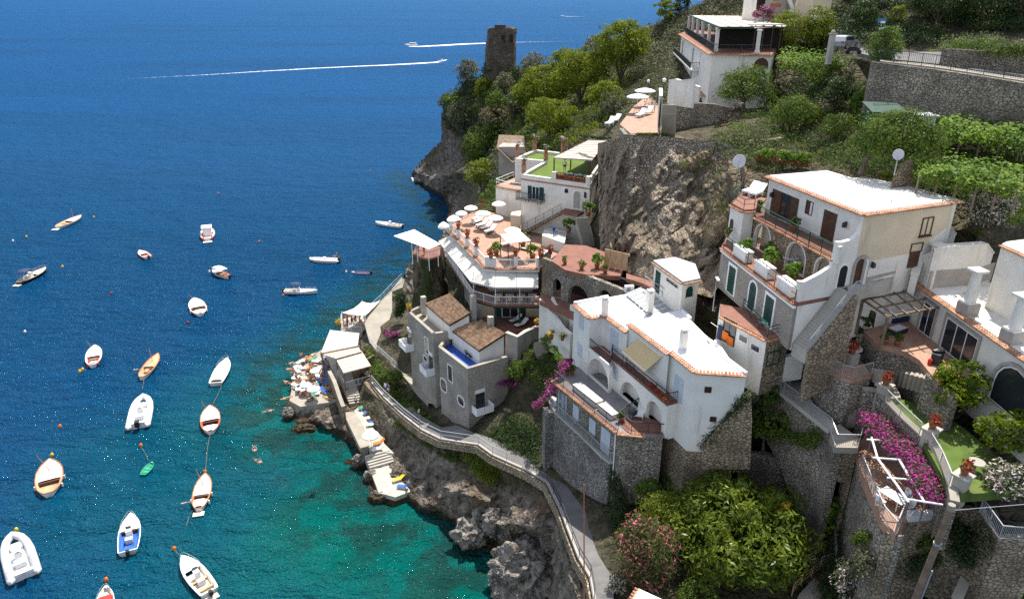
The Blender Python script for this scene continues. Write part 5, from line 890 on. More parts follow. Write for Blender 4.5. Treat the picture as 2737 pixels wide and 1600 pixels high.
# ================= tower on the headland
to = thing('watchtower', 'dark ruined stone watchtower on the headland', 'tower', PY('W',1230,205,185))
b0 = PY('W',1183,185,185); b1 = PY('W',1268,160,185); t0 = PY('W',1201,72,185); t1 = PY('W',1268,70,185); cx = (b0.x+b1.x)/2; rb, rt_r = (b1.x-b0.x)/2, (t1.x-t0.x)/2; tx = (t0.x+t1.x)/2; zt0 = t0.z; zb0 = 27
n = 40; vs = []; K = 22
for j in range(K+1):
    f = j/K; r_ = rb+(rt_r-rb)*min(1,f*1.05); 
    for i in range(n):
        a = 2*math.pi*i/n; q = max(abs(math.cos(a)),abs(math.sin(a))); rr2 = r_*(1/q*.45+.62); z = zb0+(zt0-zb0)*f; o = V((cx+(tx-cx)*f+math.cos(a)*rr2, 185+rb+math.sin(a)*rr2, z)); e = fbm(o*.35,4)*.28
        if j == K: o.z += fbm(V((i*.5,3,0)),3)*.7
        if j == K-1: e += .12
        vs.append(o+V((math.cos(a),math.sin(a),0))*e)
mb = MB(); mb.add(vs, [(j*n+i,j*n+(i+1)%n,(j+1)*n+(i+1)%n,(j+1)*n+i) for j in range(K) for i in range(n)]+[tuple(K*n+i for i in range(n))]); mb.build('tower_wall', m_tower, to)
mb = MB(); mb.box(cx+.6,185+rb*.35,zt0-.2,2.6,1.0,1.1,.1); mb.build('broken_battlement', m_tower, to)
for dx, dz, ww, hh in ((.4,-3.2,.8,1.8),(2.3,-2.9,.7,1.6)): mb = MB(); mb.box(tx+dx,185+rb-rt_r*1.02,zt0+dz,ww,.5,hh); mb.build('embrasure', m_dark, to)
# ================= hotel below the road
ho = thing('hotel', 'white hillside hotel with colonnaded roof terrace and stacked balconies', 'hotel', P('E',830,575,40))
ZHt = 47.0; hp = PL('E',ZHt,[(488,362),(832,578),(1495,592),(1600,420),(900,250)]); MB().prism(inn(hp,.3), 38, ZHt-.25).build('wall', m_white, ho); MB().prism(hp, ZHt-.249, ZHt).build('roof_terrace_floor', m_floord, ho)
tile_edge(ho, hp[0], hp[1], ZHt-.15, pitch=.35, ln=.7); tile_edge(ho, hp[1], hp[2], ZHt-.15, pitch=.35)
Wh1 = Wall(inn(hp,.3)[0], inn(hp,.3)[1]); Wh2 = Wall(inn(hp,.3)[1], inn(hp,.3)[2])
zc_ = 50.0; cp_ = PL('E',zc_,[(556,188),(850,272),(1062,282),(1290,262),(1285,155)]); cp_ = [P('E',838,555,ZHt)]*0+[V((hp[0].x+1.2,hp[0].y-.5,zc_)), V((hp[1].x+.8,hp[1].y+.6,zc_)), V((hp[1].x+5.2,hp[1].y+.6,zc_)), V((hp[1].x+10.5,hp[1].y+4,zc_)), V((hp[0].x+13,hp[0].y-4,zc_))]
MB().slab(cp_,.1).build('roof_canopy', m_straw, ho); mb = MB()
for i in range(7): mb.bar(cp_[0].lerp(cp_[4],i/6)+V((0,0,.05)), cp_[1].lerp(cp_[3],i/6)+V((0,0,.05)), .12)
mb.build('canopy_rafter', m_straw, ho); mb = MB(); mb.bar(cp_[0], cp_[1], .2,.26); mb.bar(cp_[1],cp_[2],.2,.26); mb.build('canopy_edge', m_grnp, ho)
for p in [cp_[0].lerp(cp_[1],f) for f in (.02,.2,.38,.56,.76,.97)]+[V((hp[2].x-1.8,hp[2].y+.6,zc_))]:
    mb = MB(); mb.box(p.x,p.y+.1,ZHt,.55,.55,.35); mb.box(p.x,p.y+.1,ZHt+.35,.4,.4,zc_-ZHt-.65); mb.box(p.x,p.y+.1,zc_-.3,.55,.55,.2); mb.build('column', m_white, ho)
mb = MB(); mb.box(hp[1].x+7.6,hp[1].y+3.2,zc_+.2,4.0,2.4,.14,.1); o = mb.build('upper_canopy', m_roofg, ho)
for dx in (-1.7,-.6,.6,1.7): MB().bar(V((hp[1].x+7.6+dx,hp[1].y+2.2,ZHt)), V((hp[1].x+7.6+dx,hp[1].y+2.2,zc_+.2)), .12).build('canopy_post', m_brown, o)
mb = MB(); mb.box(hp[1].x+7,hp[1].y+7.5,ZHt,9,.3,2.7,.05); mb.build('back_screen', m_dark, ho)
railing([hp[0]+V((.8,-.2,0)), hp[1]+V((.3,.35,0)), hp[2]+V((-.3,.35,0))], 1.0, m_iron, ho, .25)
r = Wh2.rect('E',1298,632,1398,825); window(ho, Wh2, (r[0],r[0]+1.8,r[2]+.8,r[3]), .12, m_white, m_brown, 0, name='arched_door', arched=True)
s1_, s2_ = Wh1.hit('E',500,480), Wh1.hit('E',700,690)
for k, zz in enumerate((43.7,40.6)):
    for i in range(4):
        a = Wh1.L*(.08+.2*i); shutter(ho, Wh1, (a,a+1.5,zz+.05,zz+2.3), m_frame if i%2 else m_grey, 'window_shutter', 2, .03)
    a, b = (Wh1.L*.0, Wh1.L*.72) if k==0 else (Wh1.L*.1, Wh1.L*.8); mb = MB(); Wh1.box(mb,a,b,zz-.2,zz,0,1.3); bo = mb.build('balcony', m_white, ho); railing([Wh1.at(a,zz,0), Wh1.at(a,zz,1.25), Wh1.at(b,zz,1.25), Wh1.at(b,zz,0)], .95, m_iron, bo, .2)
r = Wh1.rect('E',700,900,745,1000); window(ho, Wh1, (Wh1.L*.86,Wh1.L*.86+.8,38.8,41), .1, m_white, m_brown, 0); mb = MB(); Wh1.box(mb,Wh1.L*.84,Wh1.L*.95,41.2,41.3,0,.7); mb.build('door_hood', m_terra, ho)
# curved garden walls, stair and terrace in front of it
tag(MB().prism(PL('D',39.0,[(1980,930),(2060,1000),(2280,1000),(2290,960),(2260,780),(2200,700),(2080,800)]),38,39.0).build('sun_terrace', m_floor), 'terracotta sun terrace below the hotel', 'terrace', kind='structure')
tag(stairs(MB(), P('E',285,1450,39.0), P('E',290,1150,42.6), V((1.6,0,0)), 16).build('outdoor_stairs', m_pale), 'pale stair rising from the sun terrace to the hotel gate', 'stairs', kind='structure')
rwall('stair_parapet', 'white parapet left of the hotel stair', [('E',275,1340,40.2),('E',262,1060,43.6),('E',255,975,43.9)], [38.5,40,41.5], m_white, .3, m_white)
rwall('scrolled_wall', 'white scrolled garden wall right of the hotel gate', [('E',385,970,43.2),('E',420,960,43.3),('E',520,945,43.6),('E',560,925,43.8),('E',600,930,43.8),('E',690,960,43.6)], 40.4, m_white, .3, m_white)
rwall('scrolled_wall', 'white stepped wall above the gate with a round top', [('E',360,885,44.6),('E',430,875,44.9),('E',480,890,44.8),('E',640,870,45.2)], 42, m_white, .3, m_white)
rwall('stone_wall', 'grey stone retaining wall under the hotel corner', [('E',380,1160,41.6),('E',560,1150,41.7),('E',690,1130,41.9),('E',860,1140,41.9),('E',1040,1180,41.4)], 38.3, m_stone, .6)
rwall('garden_wall', 'small curved stone wall below the hotel loungers', [('D',1975,960,39.4),('D',2010,1005,39.3),('D',2090,1010,39.3)], 36, m_stone, .5)
rwall('stone_wall', 'stone wall edging the top of the brown cliff', [('D',2080,1015,38.6),('D',2200,1020,38.6),('D',2350,1030,38.6),('H',830,150,38.7),('H',1000,160,38.9),('H',1200,170,39.0)], [34.5,34.5,34.5,35,36,36.5], m_stonew, .8)
rwall('stone_wall', 'low warm stone wall behind the white satellite dish', [('H',1200,175,39.8),('H',1400,160,39.9),('H',1600,145,40.2),('H',1690,130,40.3)], [36.5,37.5,38.2,38.5], m_stonew, .6)
# ================= upper road, its walls and the houses behind
strip('coast_road','W',[(2110,118,48.3),(2200,128,48.2),(2320,128,47.8),(2420,143,47.3),(2520,162,46.9),(2660,190,46.4)],[(2110,130,48.3),(2170,143,48.2),(2300,157,47.6),(2420,175,47.2),(2520,190,46.8),(2660,218,46.3)], m_road, .4, 'grey coast road above the vineyard terraces', 'road')
strip('road_verge','W',[(2165,146,48.3),(2300,160,47.7),(2420,178,47.3),(2520,193,46.9),(2660,221,46.4)],[(2165,150,48.3),(2300,165,47.7),(2420,183,47.3),(2520,199,46.9),(2660,227,46.4)], m_pale, .5, 'pale kerb strip under the road railing', 'kerb')
railing([P('W',*p) for p in ((2165,151,48.31),(2300,165,47.71),(2420,183,47.31),(2520,199,46.91),(2660,227,46.41))], 1.1, m_iron, None, .2, 'long dark railing along the outer edge of the coast road')
rwall('retaining_wall', 'high dark stone retaining wall below the coast road', [('W',2150,153,48.2),('W',2300,171,47.6),('W',2420,189,47.2),('W',2520,205,46.8),('W',2660,233,46.3)], [43.3,42.9,42.4,42,41.6], m_stone, .8)
rwall('retaining_wall', 'dark stone wall above the coast road under the hedge', [('W',2330,120,49.2),('W',2420,126,48.9),('W',2520,133,48.7),('W',2660,145,48.4)], [47.4,47.2,46.8,46.3], m_stone, .6)
rwall('retaining_wall', 'shaded stone wall below the small vine arbour', [('W',1950,190,44.2),('W',2080,196,44.2),('W',2180,205,44.2),('W',2230,210,44.2)], [41.3,41.3,41.3,41.5], m_stone, .6)
fb_ = thing('roadside_house', 'grey and white roadside house with outside stair and oval windows', 'house', PY('E',1480,190,116)); x0 = PY('E',1330,190,116); x1 = PY('E',1640,190,116); x2 = PY('E',1900,190,113)
mb = MB(); mb.obox((x0.x,116,47), (x1.x-x0.x,0,0), (0,8,0), (0,0,8)); mb.build('wall', m_white, fb_); mb = MB(); mb.obox((x1.x,114.5,47), (x2.x-x1.x,0,0), (0,8,0), (0,0,9)); mb.build('stair_block', m_greyr, fb_)
q = PY('E',1780,60,114.45); mb = MB(); mb.lathe([(.75,-.05),(.75,.05)],(0,0,0),16); mb.v = [(q.x+v[0]*.8, 114.42-v[2], q.z+v[1]*1.25) for v in mb.v]; mb.build('oval_window', m_frame, fb_); q = PY('E',1700,60,114.3); mb = MB(); a, b = PY('E',1660,-40,114.2), PY('E',1740,165,114.2); mb.bar(a,b,.25,.5); mb.build('stair_parapet', m_frame, fb_); mb = MB(); a, b = PY('E',1890,160,112.5), PY('E',2010,0,112.5); mb.bar(a,b,.25,.5); mb.build('stair_parapet', m_frame, fb_)
q = PY('E',1365,40,115.9); mb = MB(); mb.box(q.x,115.95,q.z-1,1.2,.15,3.6); mb.build('door', m_dark, fb_)
sg = thing('road_sign', 'small square notice board on the front of the roadside house', 'sign', PY('E',1525,130,115.3)); q = PY('E',1525,55,115.3); mb = MB(); mb.box(q.x,115.3,q.z-2,3.1,.1,4.4); mb.build('board', m_greyr, sg); mb = MB(); mb.box(q.x,115.22,q.z-.3,1.6,.04,.5); mb.box(q.x,115.22,q.z+.6,.9,.04,.7); mb.build('lettering', m_pot, sg)
gh = thing('corner_building', 'cream corner building with small flat awning by the road', 'house', PY('E',1990,350,107)); a, b = PY('E',1890,350,107), PY('E',2085,350,107); mb = MB(); mb.obox((a.x,107,47.5),(b.x-a.x,0,0),(0,6,0),(0,0,8)); mb.build('wall', m_cream, gh); mb = MB(); q = PY('E',1960,190,106.5); mb.obox((a.x-.5,104.8,q.z-.3),(b.x-a.x-.4,0,0),(0,2.2,.5),(0,0,.08)); mb.build('awning', m_canv, gh); mb = MB(); q = PY('E',2060,330,106.9); mb.box(q.x,106.95,47.6,1.2,.1,2.2); mb.build('door', m_dark, gh)
# street name plate on the rock and gate pillar
sn = thing('street_sign', 'blue street name plate on the rock above the road', 'sign', PY('F',645,230,96.5)); a, b = PY('F',605,205,96.5), PY('F',685,255,96.5); mb = MB(); mb.obox((a.x,96.5,b.z),(b.x-a.x,0,0),(0,.08,0),(0,0,a.z-b.z)); mb.build('plate', m_blup, sn); mb = MB(); 
for k in range(2): mb.obox((a.x+.35,96.46,a.z-.55-k*.75),((b.x-a.x)*(.55+.1*k),0,0),(0,.03,0),(0,0,.25))
mb.build('lettering', m_frame, sn)
gpq = P('E',2115,600,47.9); gpl = thing('gate_pillar', 'pale gate pillar with moulded cap beside the parked car', 'pillar', gpq); mb = MB(); mb.box(gpq.x,gpq.y,gpq.z-1,.5,.5,3.1,.2); mb.build('shaft', m_conc, gpl); mb = MB(); mb.box(gpq.x,gpq.y,gpq.z+2.1,.7,.7,.15,.2); mb.lathe([(.14,2.25),(.24,2.42),(.1,2.62)],gpq); mb.build('cap', m_pale, gpl)
railing([gpq+V((.5,.3,0)), P('F',460,600,48.0), P('F',660,650,48.0)], 1.3, m_iron, None, .18, 'black iron railing between gate pillar and road')
gs = thing('garden_shed', 'green garden shed against the road retaining wall', 'shed', P('F',640,1270,43.4)); q = P('F',640,1285,43.4); q.y -= 1.4; mb = MB(); mb.box(q.x,q.y+1.2,42.2,2.9,1.8,1.9,-.1); mb.build('wall', m_grnp, gs); mb = MB(); c = V((q.x,q.y+1.2,44.05)); mb.add([c+V((-1.7,-1.2,0)),c+V((1.7,-1.2,-.1)),c+V((1.7,1.2,.5)),c+V((-1.7,1.2,.6)),c+V((-1.7,-1.2,.1)),c+V((1.7,-1.2,0)),c+V((1.7,1.2,.6)),c+V((-1.7,1.2,.7))],[(0,1,2,3),(4,5,6,7),(0,1,5,4),(1,2,6,5),(2,3,7,6),(3,0,4,7)]); mb.build('roof', m_grnp, gs)
ws = thing('store_shed', 'small white store shed with flat roof beside the green shed', 'shed', P('F',930,1300,43.2)); q = P('F',930,1310,43.2); q.y -= 1.4; mb = MB(); mb.box(q.x,q.y+1.2,42.0,3.9,2.0,1.7,-.1); mb.build('wall', m_white, ws); mb = MB(); mb.box(q.x,q.y+1.2,43.71,4.4,2.4,.12,-.1); mb.build('roof', m_roofg, ws)
hd = thing('hillside_hut', 'grey roofed hut among the bushes behind the turf roof house', 'hut', PY('D',1160,1180,122)); a = PY('D',1070,1090,122); b = PY('D',1265,1075,122); mb = MB(); mb.obox((a.x,122,a.z-5),(b.x-a.x,0,0),(0,5,0),(0,0,4.8)); mb.build('wall', m_greyr, hd); mb = MB(); mb.add([V((a.x-.3,121.5,a.z-.2)),V((a.x+2.4,120.5,a.z-2.6)),V((b.x+.4,121,a.z-1.4)),V((b.x,127.5,a.z+.6)),V((a.x,127.5,a.z+.8))],[(0,1,2,3,4)]); ob = mb.build('roof', m_wood, hd); md = ob.modifiers.new('th','SOLIDIFY'); md.thickness=.15
rwall('garden_wall', 'low curved concrete wall of the garden stair below the villa', [('J',1690,935,13.6),('J',1850,960,13.8),('J',1990,1075,13.8),('J',2110,1225,13.6)], 9, m_conc, .9); railing([P('J',x,y,z) for x,y,z in ((1690,930,13.65),(1850,955,13.85),(1990,1070,13.85),(2110,1220,13.65))], 1.0, m_steel, None, .3, 'steel handrail of the curved garden wall below the villa', bars=False, mid=True)
tag(stairs(MB(), P('J',2060,1090,14.0), P('J',1940,790,18.2), V((1.1,.2,0)), 18).build('garden_stairs', m_pale), 'narrow pale garden stair left of the villa terrace', 'stairs', kind='structure')
rwall('stone_wall', 'stone wall of the sunken garden beside the twin house', [('J',1640,1440,10.4),('J',1760,1500,10.6),('J',1900,1560,10.8),('J',1990,1640,11)], 8, m_stonew, .4)
# ================= beach lane, walkway, bathing platforms
strip('upper_walkway','J',[(640,150,7.6),(540,270,6.6),(430,385,6.0),(300,500,5.4),(270,590,5.2),(322,785,5.1),(380,860,5.2),(480,950,5.4),(600,1060,5.7),(690,1160,5.9),(800,1290,6.3),(900,1390,6.6),('N',1420,425,7.3)][:12],[(668,175,7.6),(650,250,6.8),(545,290,6.4),(545,480,5.6),(520,560,5.4),(480,720,5.3),(560,830,5.3),(650,960,5.5),(720,1050,5.8),(830,1180,6.1),(920,1280,6.4),(1030,1400,6.8)], m_pale, .5, 'pale concrete walkway curving down past the stone house', 'walkway')
Ls = [(860,70,5.0,'N'),(960,190,5.2,'N'),(1110,330,6.0,'N'),(1250,440,6.9,'N'),(1400,515,7.7,'N'),(1560,540,8.4,'N'),(1700,560,9.0,'N'),(1810,640,9.4,'N'),(1920,690,9.8,'N'),(900,465,10.2,'O'),(1060,560,10.8,'O'),(1160,760,11.6,'O'),(1210,900,12.1,'O'),(1310,1160,12.8,'O'),(1400,1310,13.3,'O'),(1430,1480,13.7,'O'),(1460,1800,14.3,'O')]
Rs = [(1010,110,5.0,'N'),(1130,190,5.3,'N'),(1260,330,6.3,'N'),(1420,420,7.3,'N'),(1540,400,7.7,'N'),(1660,455,8.4,'N'),(1800,500,9.0,'N'),(1950,560,9.4,'N'),(930,345,9.8,'O'),(1060,390,10.2,'O'),(1370,610,11.2,'O'),(1545,810,12.0,'O'),(1640,950,12.4,'O'),(1690,1070,12.9,'O'),(1640,1240,13.4,'O'),(1590,1420,13.8,'O'),(1620,1800,14.4,'O')]
strip('lane','N',Ls,Rs, m_road, .5, 'shaded concrete lane winding round the rocks below the villas', 'lane')
kb = MB()
for a, b in zip(Ls[:-1],Ls[1:]):
    p, q = P(a[3],*a[:3]), P(b[3],*b[:3]); kb.bar(p+V((.1,.08,.06)), q+V((.1,.08,.06)), .24, .2)
tag(kb.build('lane_kerb', m_greyr), 'pale kerb along the sea side of the lane', 'kerb', kind='structure')
mb = MB(); qs = [P(a[3],*a[:3]) for a in Ls]; mb.add([V(v) for p in qs for v in (p+V((-.1,-.1,.0)), V((p.x-.15,p.y-.25,p.z-.8)))], [(2*i,2*i+1,2*i+3,2*i+2) for i in range(len(qs)-1)])
ob = tag(mb.build('lane_wall', m_stonew), 'rough stone edge wall holding up the lane above the rocks', 'wall'); md = ob.modifiers.new('th','SOLIDIFY'); md.thickness=.16
railing([P(a[3],*a[:3])+V((.1,.08,.16)) for a in Ls[:9]], 1.0, m_grey, None, .3, 'grey pipe railing along the lane above the rocks', bars=False, posts=2.2)
railing([P(a[3],*a[:3])+V((.1,.08,.16)) for a in Ls[9:16]], 1.0, m_iron, None, .3, 'dark pipe railing along the lower bend of the lane', bars=False, posts=2.2)
railing([P('J',x,y,z) for x,y,z in ((322,785,5.15),(380,860,5.25),(480,950,5.45),(600,1060,5.75))], 1.0, m_steel, None, .3, 'steel handrail of the walkway beside the planted bank', bars=False, mid=True)
railing([P('J',x,y,z) for x,y,z in ((645,165,7.7),(545,265,6.7),(432,385,6.1),(300,500,5.5),(272,590,5.3))], 1.0, m_steel, None, .3, 'pale seaside handrail of the curving walkway', bars=False)
platf = lambda nm_, c, z, pts, m, lab, zb=-1.5: tag(MB().prism(PL(c,z,pts),zb,z).build(nm_, m), lab, 'bathing platform', kind='structure')
platf('bathing_deck','W',2.0,[(722,935),(725,905),(760,880),(800,855),(840,850),(900,900),(850,935),(845,985),(790,992),(740,1000),(712,985)],m_pale,'crowded pale bathing deck at the foot of the reed shelters',1.45)
platf('rock_ledge','N',2.2,[(640,300),(725,290),(800,400),(850,560),(775,580)],m_pale,'sunlit narrow bathing ledge with loungers',1.5); platf('rock_ledge','N',2.1,[(725,285),(860,180),(940,330),(960,540),(1040,620),(850,600),(790,400)],m_conc,'shaded bathing ledge with white loungers',-1)
tag(stairs(MB(), P('N',850,745,1.1), P('N',810,640,2.0), P('N',1045,690,1.3)-P('N',850,745,1.1), 5).build('ledge_steps', m_conc), 'broad concrete steps between two bathing ledges', 'stairs', kind='structure')
platf('lower_ledge','N',1.1,[(850,745),(935,735),(1050,680),(1110,720),(1150,860),(1170,920),(1050,965),(920,930)],m_conc,'lower bathing ledge with two bright towels',.55)
crag('ledge_rock', 'dark ragged rock under the crowded bathing deck', PL('W',2.0,[(722,935),(725,905),(760,880),(800,860),(840,880),(850,935),(840,985),(790,992),(740,1000),(712,985)]), 1.62, -1.5, m_rock, 21, 1.1, 'rock', 16); crag('ledge_rock', 'ragged rock under the sunlit narrow ledge', PL('N',2.2,[(655,300),(725,290),(800,400),(860,545),(790,575),(720,430)]), 1.7, -1.5, m_rock, 22, .9, 'rock', 16); crag('ledge_rock', 'ragged rock under the lower ledge', PL('N',1.1,[(850,750),(935,740),(1050,690),(1110,720),(1150,860),(1160,910),(1050,955),(925,925)]), .7, -1.5, m_rock, 23, .8, 'rock', 14)
wallp = [('N',520,-20,4.6),('N',560,60,4.6),('N',600,180,4.4),('N',630,260,4.0)]
rwall('stone_wall', 'stone wall between the crowded deck and the beach stair', wallp, 1.4, m_stonew, .4, m_pale); rwall('stone_wall', 'rough stone wall below the lane beside the white loungers', [('N',800,60,5.0),('N',860,130,4.9),('N',940,215,4.9),('N',1000,280,5.2)], 1.5, m_stonew, .5)
tag(stairs(MB(), P('N',690,240,2.2), P('N',590,-30,5.0), V((1.7,.5,0)), 14).build('beach_stairs', m_conc), 'narrow shaded stair down to the bathing ledges', 'stairs', kind='structure')
def shelter(label, c, quad, z, zb, fill=True):
    q = [P(c,x,y,z) for x,y in quad]; t = thing('reed_shelter', label, 'shelter', V((q[0].x,q[0].y,zb)), 'reed shelters above the bathing deck'); MB().slab(q,.12).build('reed_roof', m_straw, t); mb = MB()
    for i in range(5): mb.bar(q[0].lerp(q[3],i/4)+V((0,0,.05)), q[1].lerp(q[2],i/4)+V((0,0,.02)), .05)
    mb.build('roof_pole', m_straw, t)
    for p in q: MB().bar(V((p.x,p.y,zb)), p-V((0,0,.1)), .13).build('post', m_wood, t)
    return t, q
CR['X'] = (0,800,1.8414)
shelter('reed shelter nearest the sea with loose poles on its roof','X',[(1582,262),(1625,150),(1768,166),(1760,226)],6.6,3.0)
shelter('middle reed shelter between two others above the deck','X',[(1585,268),(1762,230),(1778,256),(1655,290)],6.35,3.0)
t, q = shelter('reed shelter with railed balcony above the white loungers','X',[(1655,296),(1780,254),(1826,326),(1692,362)],6.1,3.2); fl_ = inn(q,.2); mb = MB().prism([V((p.x,p.y,0)) for p in q],2.2,3.6); mb.build('balcony_base', m_stonew, t); railing([V((p.x,p.y,3.6)) for p in (q[0],q[3],q[2])],1.0,m_frame,t,.2); mb = MB(); mb.box((q[1].x+q[2].x)/2-.2,(q[1].y+q[2].y)/2+.1,3.6,.2,3.6,2.2,-.6); mb.build('back_wall', m_stonew, t)
tag(MB().prism([V((p.x,p.y,0)) for p in PL('W',3.0,[(800,870),(890,862),(930,900),(925,960),(850,955)])],1.5,3.0).build('shelter_floor', m_conc), 'concrete floor under the reed shelters', 'paving', kind='structure')
sl_ = PL('J',6.3,[(50,497),(250,388),(425,380),(278,525)]); ss = thing('sail_canopy', 'stretched white sail canopy beside the walkway', 'canopy', P('J',270,640,3.5)); n = 8; vs = []
for j in range(n+1):
    for i in range(n+1): u_, v_ = i/n, j/n; p = sl_[0].lerp(sl_[1],u_).lerp(sl_[3].lerp(sl_[2],u_),v_); vs.append(p+V((0,0,-.55*(4*u_*(1-u_)*.5+4*v_*(1-v_)*.5)))+((sum(sl_,V((0,0,0)))/4-p)*.12*(1-abs(2*u_-1)*abs(2*v_-1))))
mb = MB(); mb.add(vs, [(j*(n+1)+i,j*(n+1)+i+1,(j+1)*(n+1)+i+1,(j+1)*(n+1)+i) for j in range(n) for i in range(n)]); ob = mb.build('sail', m_canv, ss, True); md = ob.modifiers.new('th','SOLIDIFY'); md.thickness=.03
for p in sl_: MB().bar(V((p.x,p.y,3.0)), p+V((0,0,.15)), .1).build('mast', m_frame, ss)
dk_ = PL('J',3.2,[(45,690),(50,560),(250,500),(300,640),(250,690)]); tag(MB().prism(dk_,.5,3.2).build('dining_deck', m_conc), 'small dining deck under the white sail', 'deck', kind='structure'); railing([dk_[1],dk_[0],dk_[4]],1.0,m_frame,None,.2,'white railing of the dining deck under the sail')
# ================= lower right terraces
def flat(nm_, c, z, pts, m, lab, cat, th=.35): return tag(MB().prism(PL(c,z,pts),z-th,z).build(nm_, m), lab, cat, kind='structure')
flat('walkway','R',25.0,[(350,110),(470,215),(600,290),(1160,728),(1245,690),(1010,470),(900,250),(720,250),(610,170),(500,100)],m_conc,'railed concrete walkway behind the white villa roof','walkway')
flat('landing','R',24.6,[(1160,728),(1222,900),(1455,905),(1475,820),(1265,672)],m_pale,'pale concrete landing at the end of the railed walkway','landing',.5)
railing(PL('R',25.02,[(480,215),(600,300),(830,470),(1165,735)])+PL('R',24.62,[(1225,895),(1450,900),(1470,825)]), 1.05, m_steel, None, .13, 'long pale steel railing of the walkway and landing')
railing(PL('R',25.02,[(610,270),(770,318)]), 1.0, m_steel, None, .2, 'short steel railing between walkway and stone terrace wall')
rwall('retaining_wall', 'flaring stone wall carrying the railed walkway', [('R',470,222,24.7),('R',800,462,24.7),('R',1160,735,24.7),('R',1224,905,24.2)], [21,18.5,14,13], m_stone, .6)
tz_ = [P('R',1226,908,24.1), P('R',1452,910,24.1)]; Wb = Wall(*tz_); bt = thing('bastion', 'stone bastion with dark doorway under the walkway landing', 'wall', tz_[0]); r = Wb.rect('R',1205,1240,1300,1470); mb = MB()
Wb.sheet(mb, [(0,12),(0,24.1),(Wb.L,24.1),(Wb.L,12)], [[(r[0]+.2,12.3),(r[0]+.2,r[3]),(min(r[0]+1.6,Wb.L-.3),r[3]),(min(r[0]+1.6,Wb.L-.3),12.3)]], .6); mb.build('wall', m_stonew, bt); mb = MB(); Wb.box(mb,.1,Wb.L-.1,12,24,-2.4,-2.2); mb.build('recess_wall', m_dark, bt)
def strut(pts, w): 
    mb = MB(); q = [P(*p) for p in pts]; mb.tube(q, w, 7, w*1.5); return mb
strut([('R',1100,930,22.6),('R',1010,1150,18.5),('R',985,1300,15.0)],.55).build('buttress', m_stone, bt); strut([('R',1170,930,22.6),('R',1130,1150,18.2),('R',1050,1330,15.0)],.55).build('buttress', m_stone, bt)
rwall('retaining_wall', 'shaded stone garden wall behind the big glossy tree', [('R',290,960,18.8),('R',560,980,18.8),('R',760,1050,18.6),('R',900,1200,16.8)], 12, m_stone, .5)
rwall('buttress_wall', 'stepped stone buttress wall below the white villa corner', [('Q',1625,440,19.8),('Q',1715,465,19.8)], 15, m_stonew, .8); rwall('buttress_wall', 'lower stone buttress block below the white villa corner', [('Q',1470,640,17.6),('Q',1560,640,18.6),('Q',1600,470,19.4)], 13, m_stonew, .7)
tt = PL('R',28.3,[(1040,-70),(1045,0),(1110,97),(1285,215),(1390,240),(1580,190),(1450,10),(1400,-90),(1100,-190)]); o_ = MB().prism(tt, 23.5, 28.0).build('terrace_wall', m_stone); tag(o_, 'rounded stone terrace block carrying the round table', 'wall')
tag(MB().prism(tt,28.001,28.3).build('terrace_paving', m_floor), 'small tiled terrace with a round table', 'terrace', kind='structure')
railing([p+V((.05,.12,0)) for p in tt[1:6]], 1.0, m_steel, None, .13, 'pale railing curving round the small tiled terrace')
pl_ = P('R',1345,180,27.3); mb = MB(); mb.box(pl_.x,pl_.y,26.2,.9,.9,2.9,.4); tag(mb.build('planter_pillar', m_conc), 'grey planter pillar at the edge of the small tiled terrace', 'pillar')
lw_ = PL('S',27.0,[(545,495),(720,480),(960,560),(1240,690),(1400,790),(1650,1000),(1900,1230),(2200,1480),(1700,1540),(1380,1560),(1255,1480),(930,885)]); tag(MB().prism(lw_,26.4,27.0).build('lawn', m_lawn), 'mown green lawn below the stone patio wall', 'lawn', kind='structure')
flat('path','S',27.45,[(405,110),(600,205),(720,470),(560,490),(380,180)],m_pale,'pale path at the foot of the garden steps','path',.5)
mb = MB(); 
for i in range(6): a, b = P('S',430+28*i,165+48*i,28.6-.19*i), P('S',595+22*i,195+45*i,28.6-.19*i); mb.obox(a-V((0,0,.8)), b-a, V((-.12,.38,0)), (0,0,.8))
tag(mb.build('garden_steps', m_pale), 'pale garden steps from the round table terrace to the lawn', 'stairs', kind='structure'); mb = MB()
for i in range(8): a, b = P('S',615+50*i,160+14*i,28.1+.22*i), P('S',640+50*i,130+12*i,28.1+.22*i); mb.obox(a-V((0,0,1.2)), b-a, V((.5,.0,0)), (0,0,1.2))
tag(mb.build('garden_steps', m_pale), 'sunlit side steps rising along the patio wall', 'stairs', kind='structure'); mb = MB()
for i in range(7): a, b = P('R',1370-14*i+60,610-36*i,25.0+.24*i), P('R',1430-6*i+60,600-36*i,25.0+.24*i); mb.obox(a-V((.6,0,.9)), V((1.5,.1,0)), V((0,.4,0)), (0,0,.9))
tag(mb.build('garden_steps', m_pale), 'pale steps climbing from the landing towards the lawn', 'stairs', kind='structure')
rwall('stone_wall', 'stone wall with white coping under the railing of the lawn', [('S',300,395,27.4),('S',430,400,27.4),('S',520,500,27.2),('S',700,690,27.15),('S',930,905,27.15),('S',1075,1010,27.15),('S',1180,1250,27.1),('S',1258,1490,27.1),('S',1280,1640,27.0)], 23.4, m_stone, .4, m_pale)
railing([P('S',x,y,27.3) for x,y in ((540,520),(700,690),(920,895))], 1.0, m_steel, None, .14, 'pale steel railing along the upper lawn edge'); railing([P('S',x,y,27.3) for x,y in ((1030,1020),(1150,1230),(1250,1480))], 1.0, m_steel, None, .14, 'pale steel railing along the lower lawn edge')
def ppillar(c, x, y, z, h, lab): p = P(c,x,y,z); mb = MB(); mb.box(p.x,p.y,z-1.2,.75,.75,h+1.2,.6); mb.box(p.x,p.y,z+h,1.0,1.0,.12,.6); tag(mb.build('pillar', m_conc), lab, 'pillar'); return V((p.x,p.y,z+h+.12))
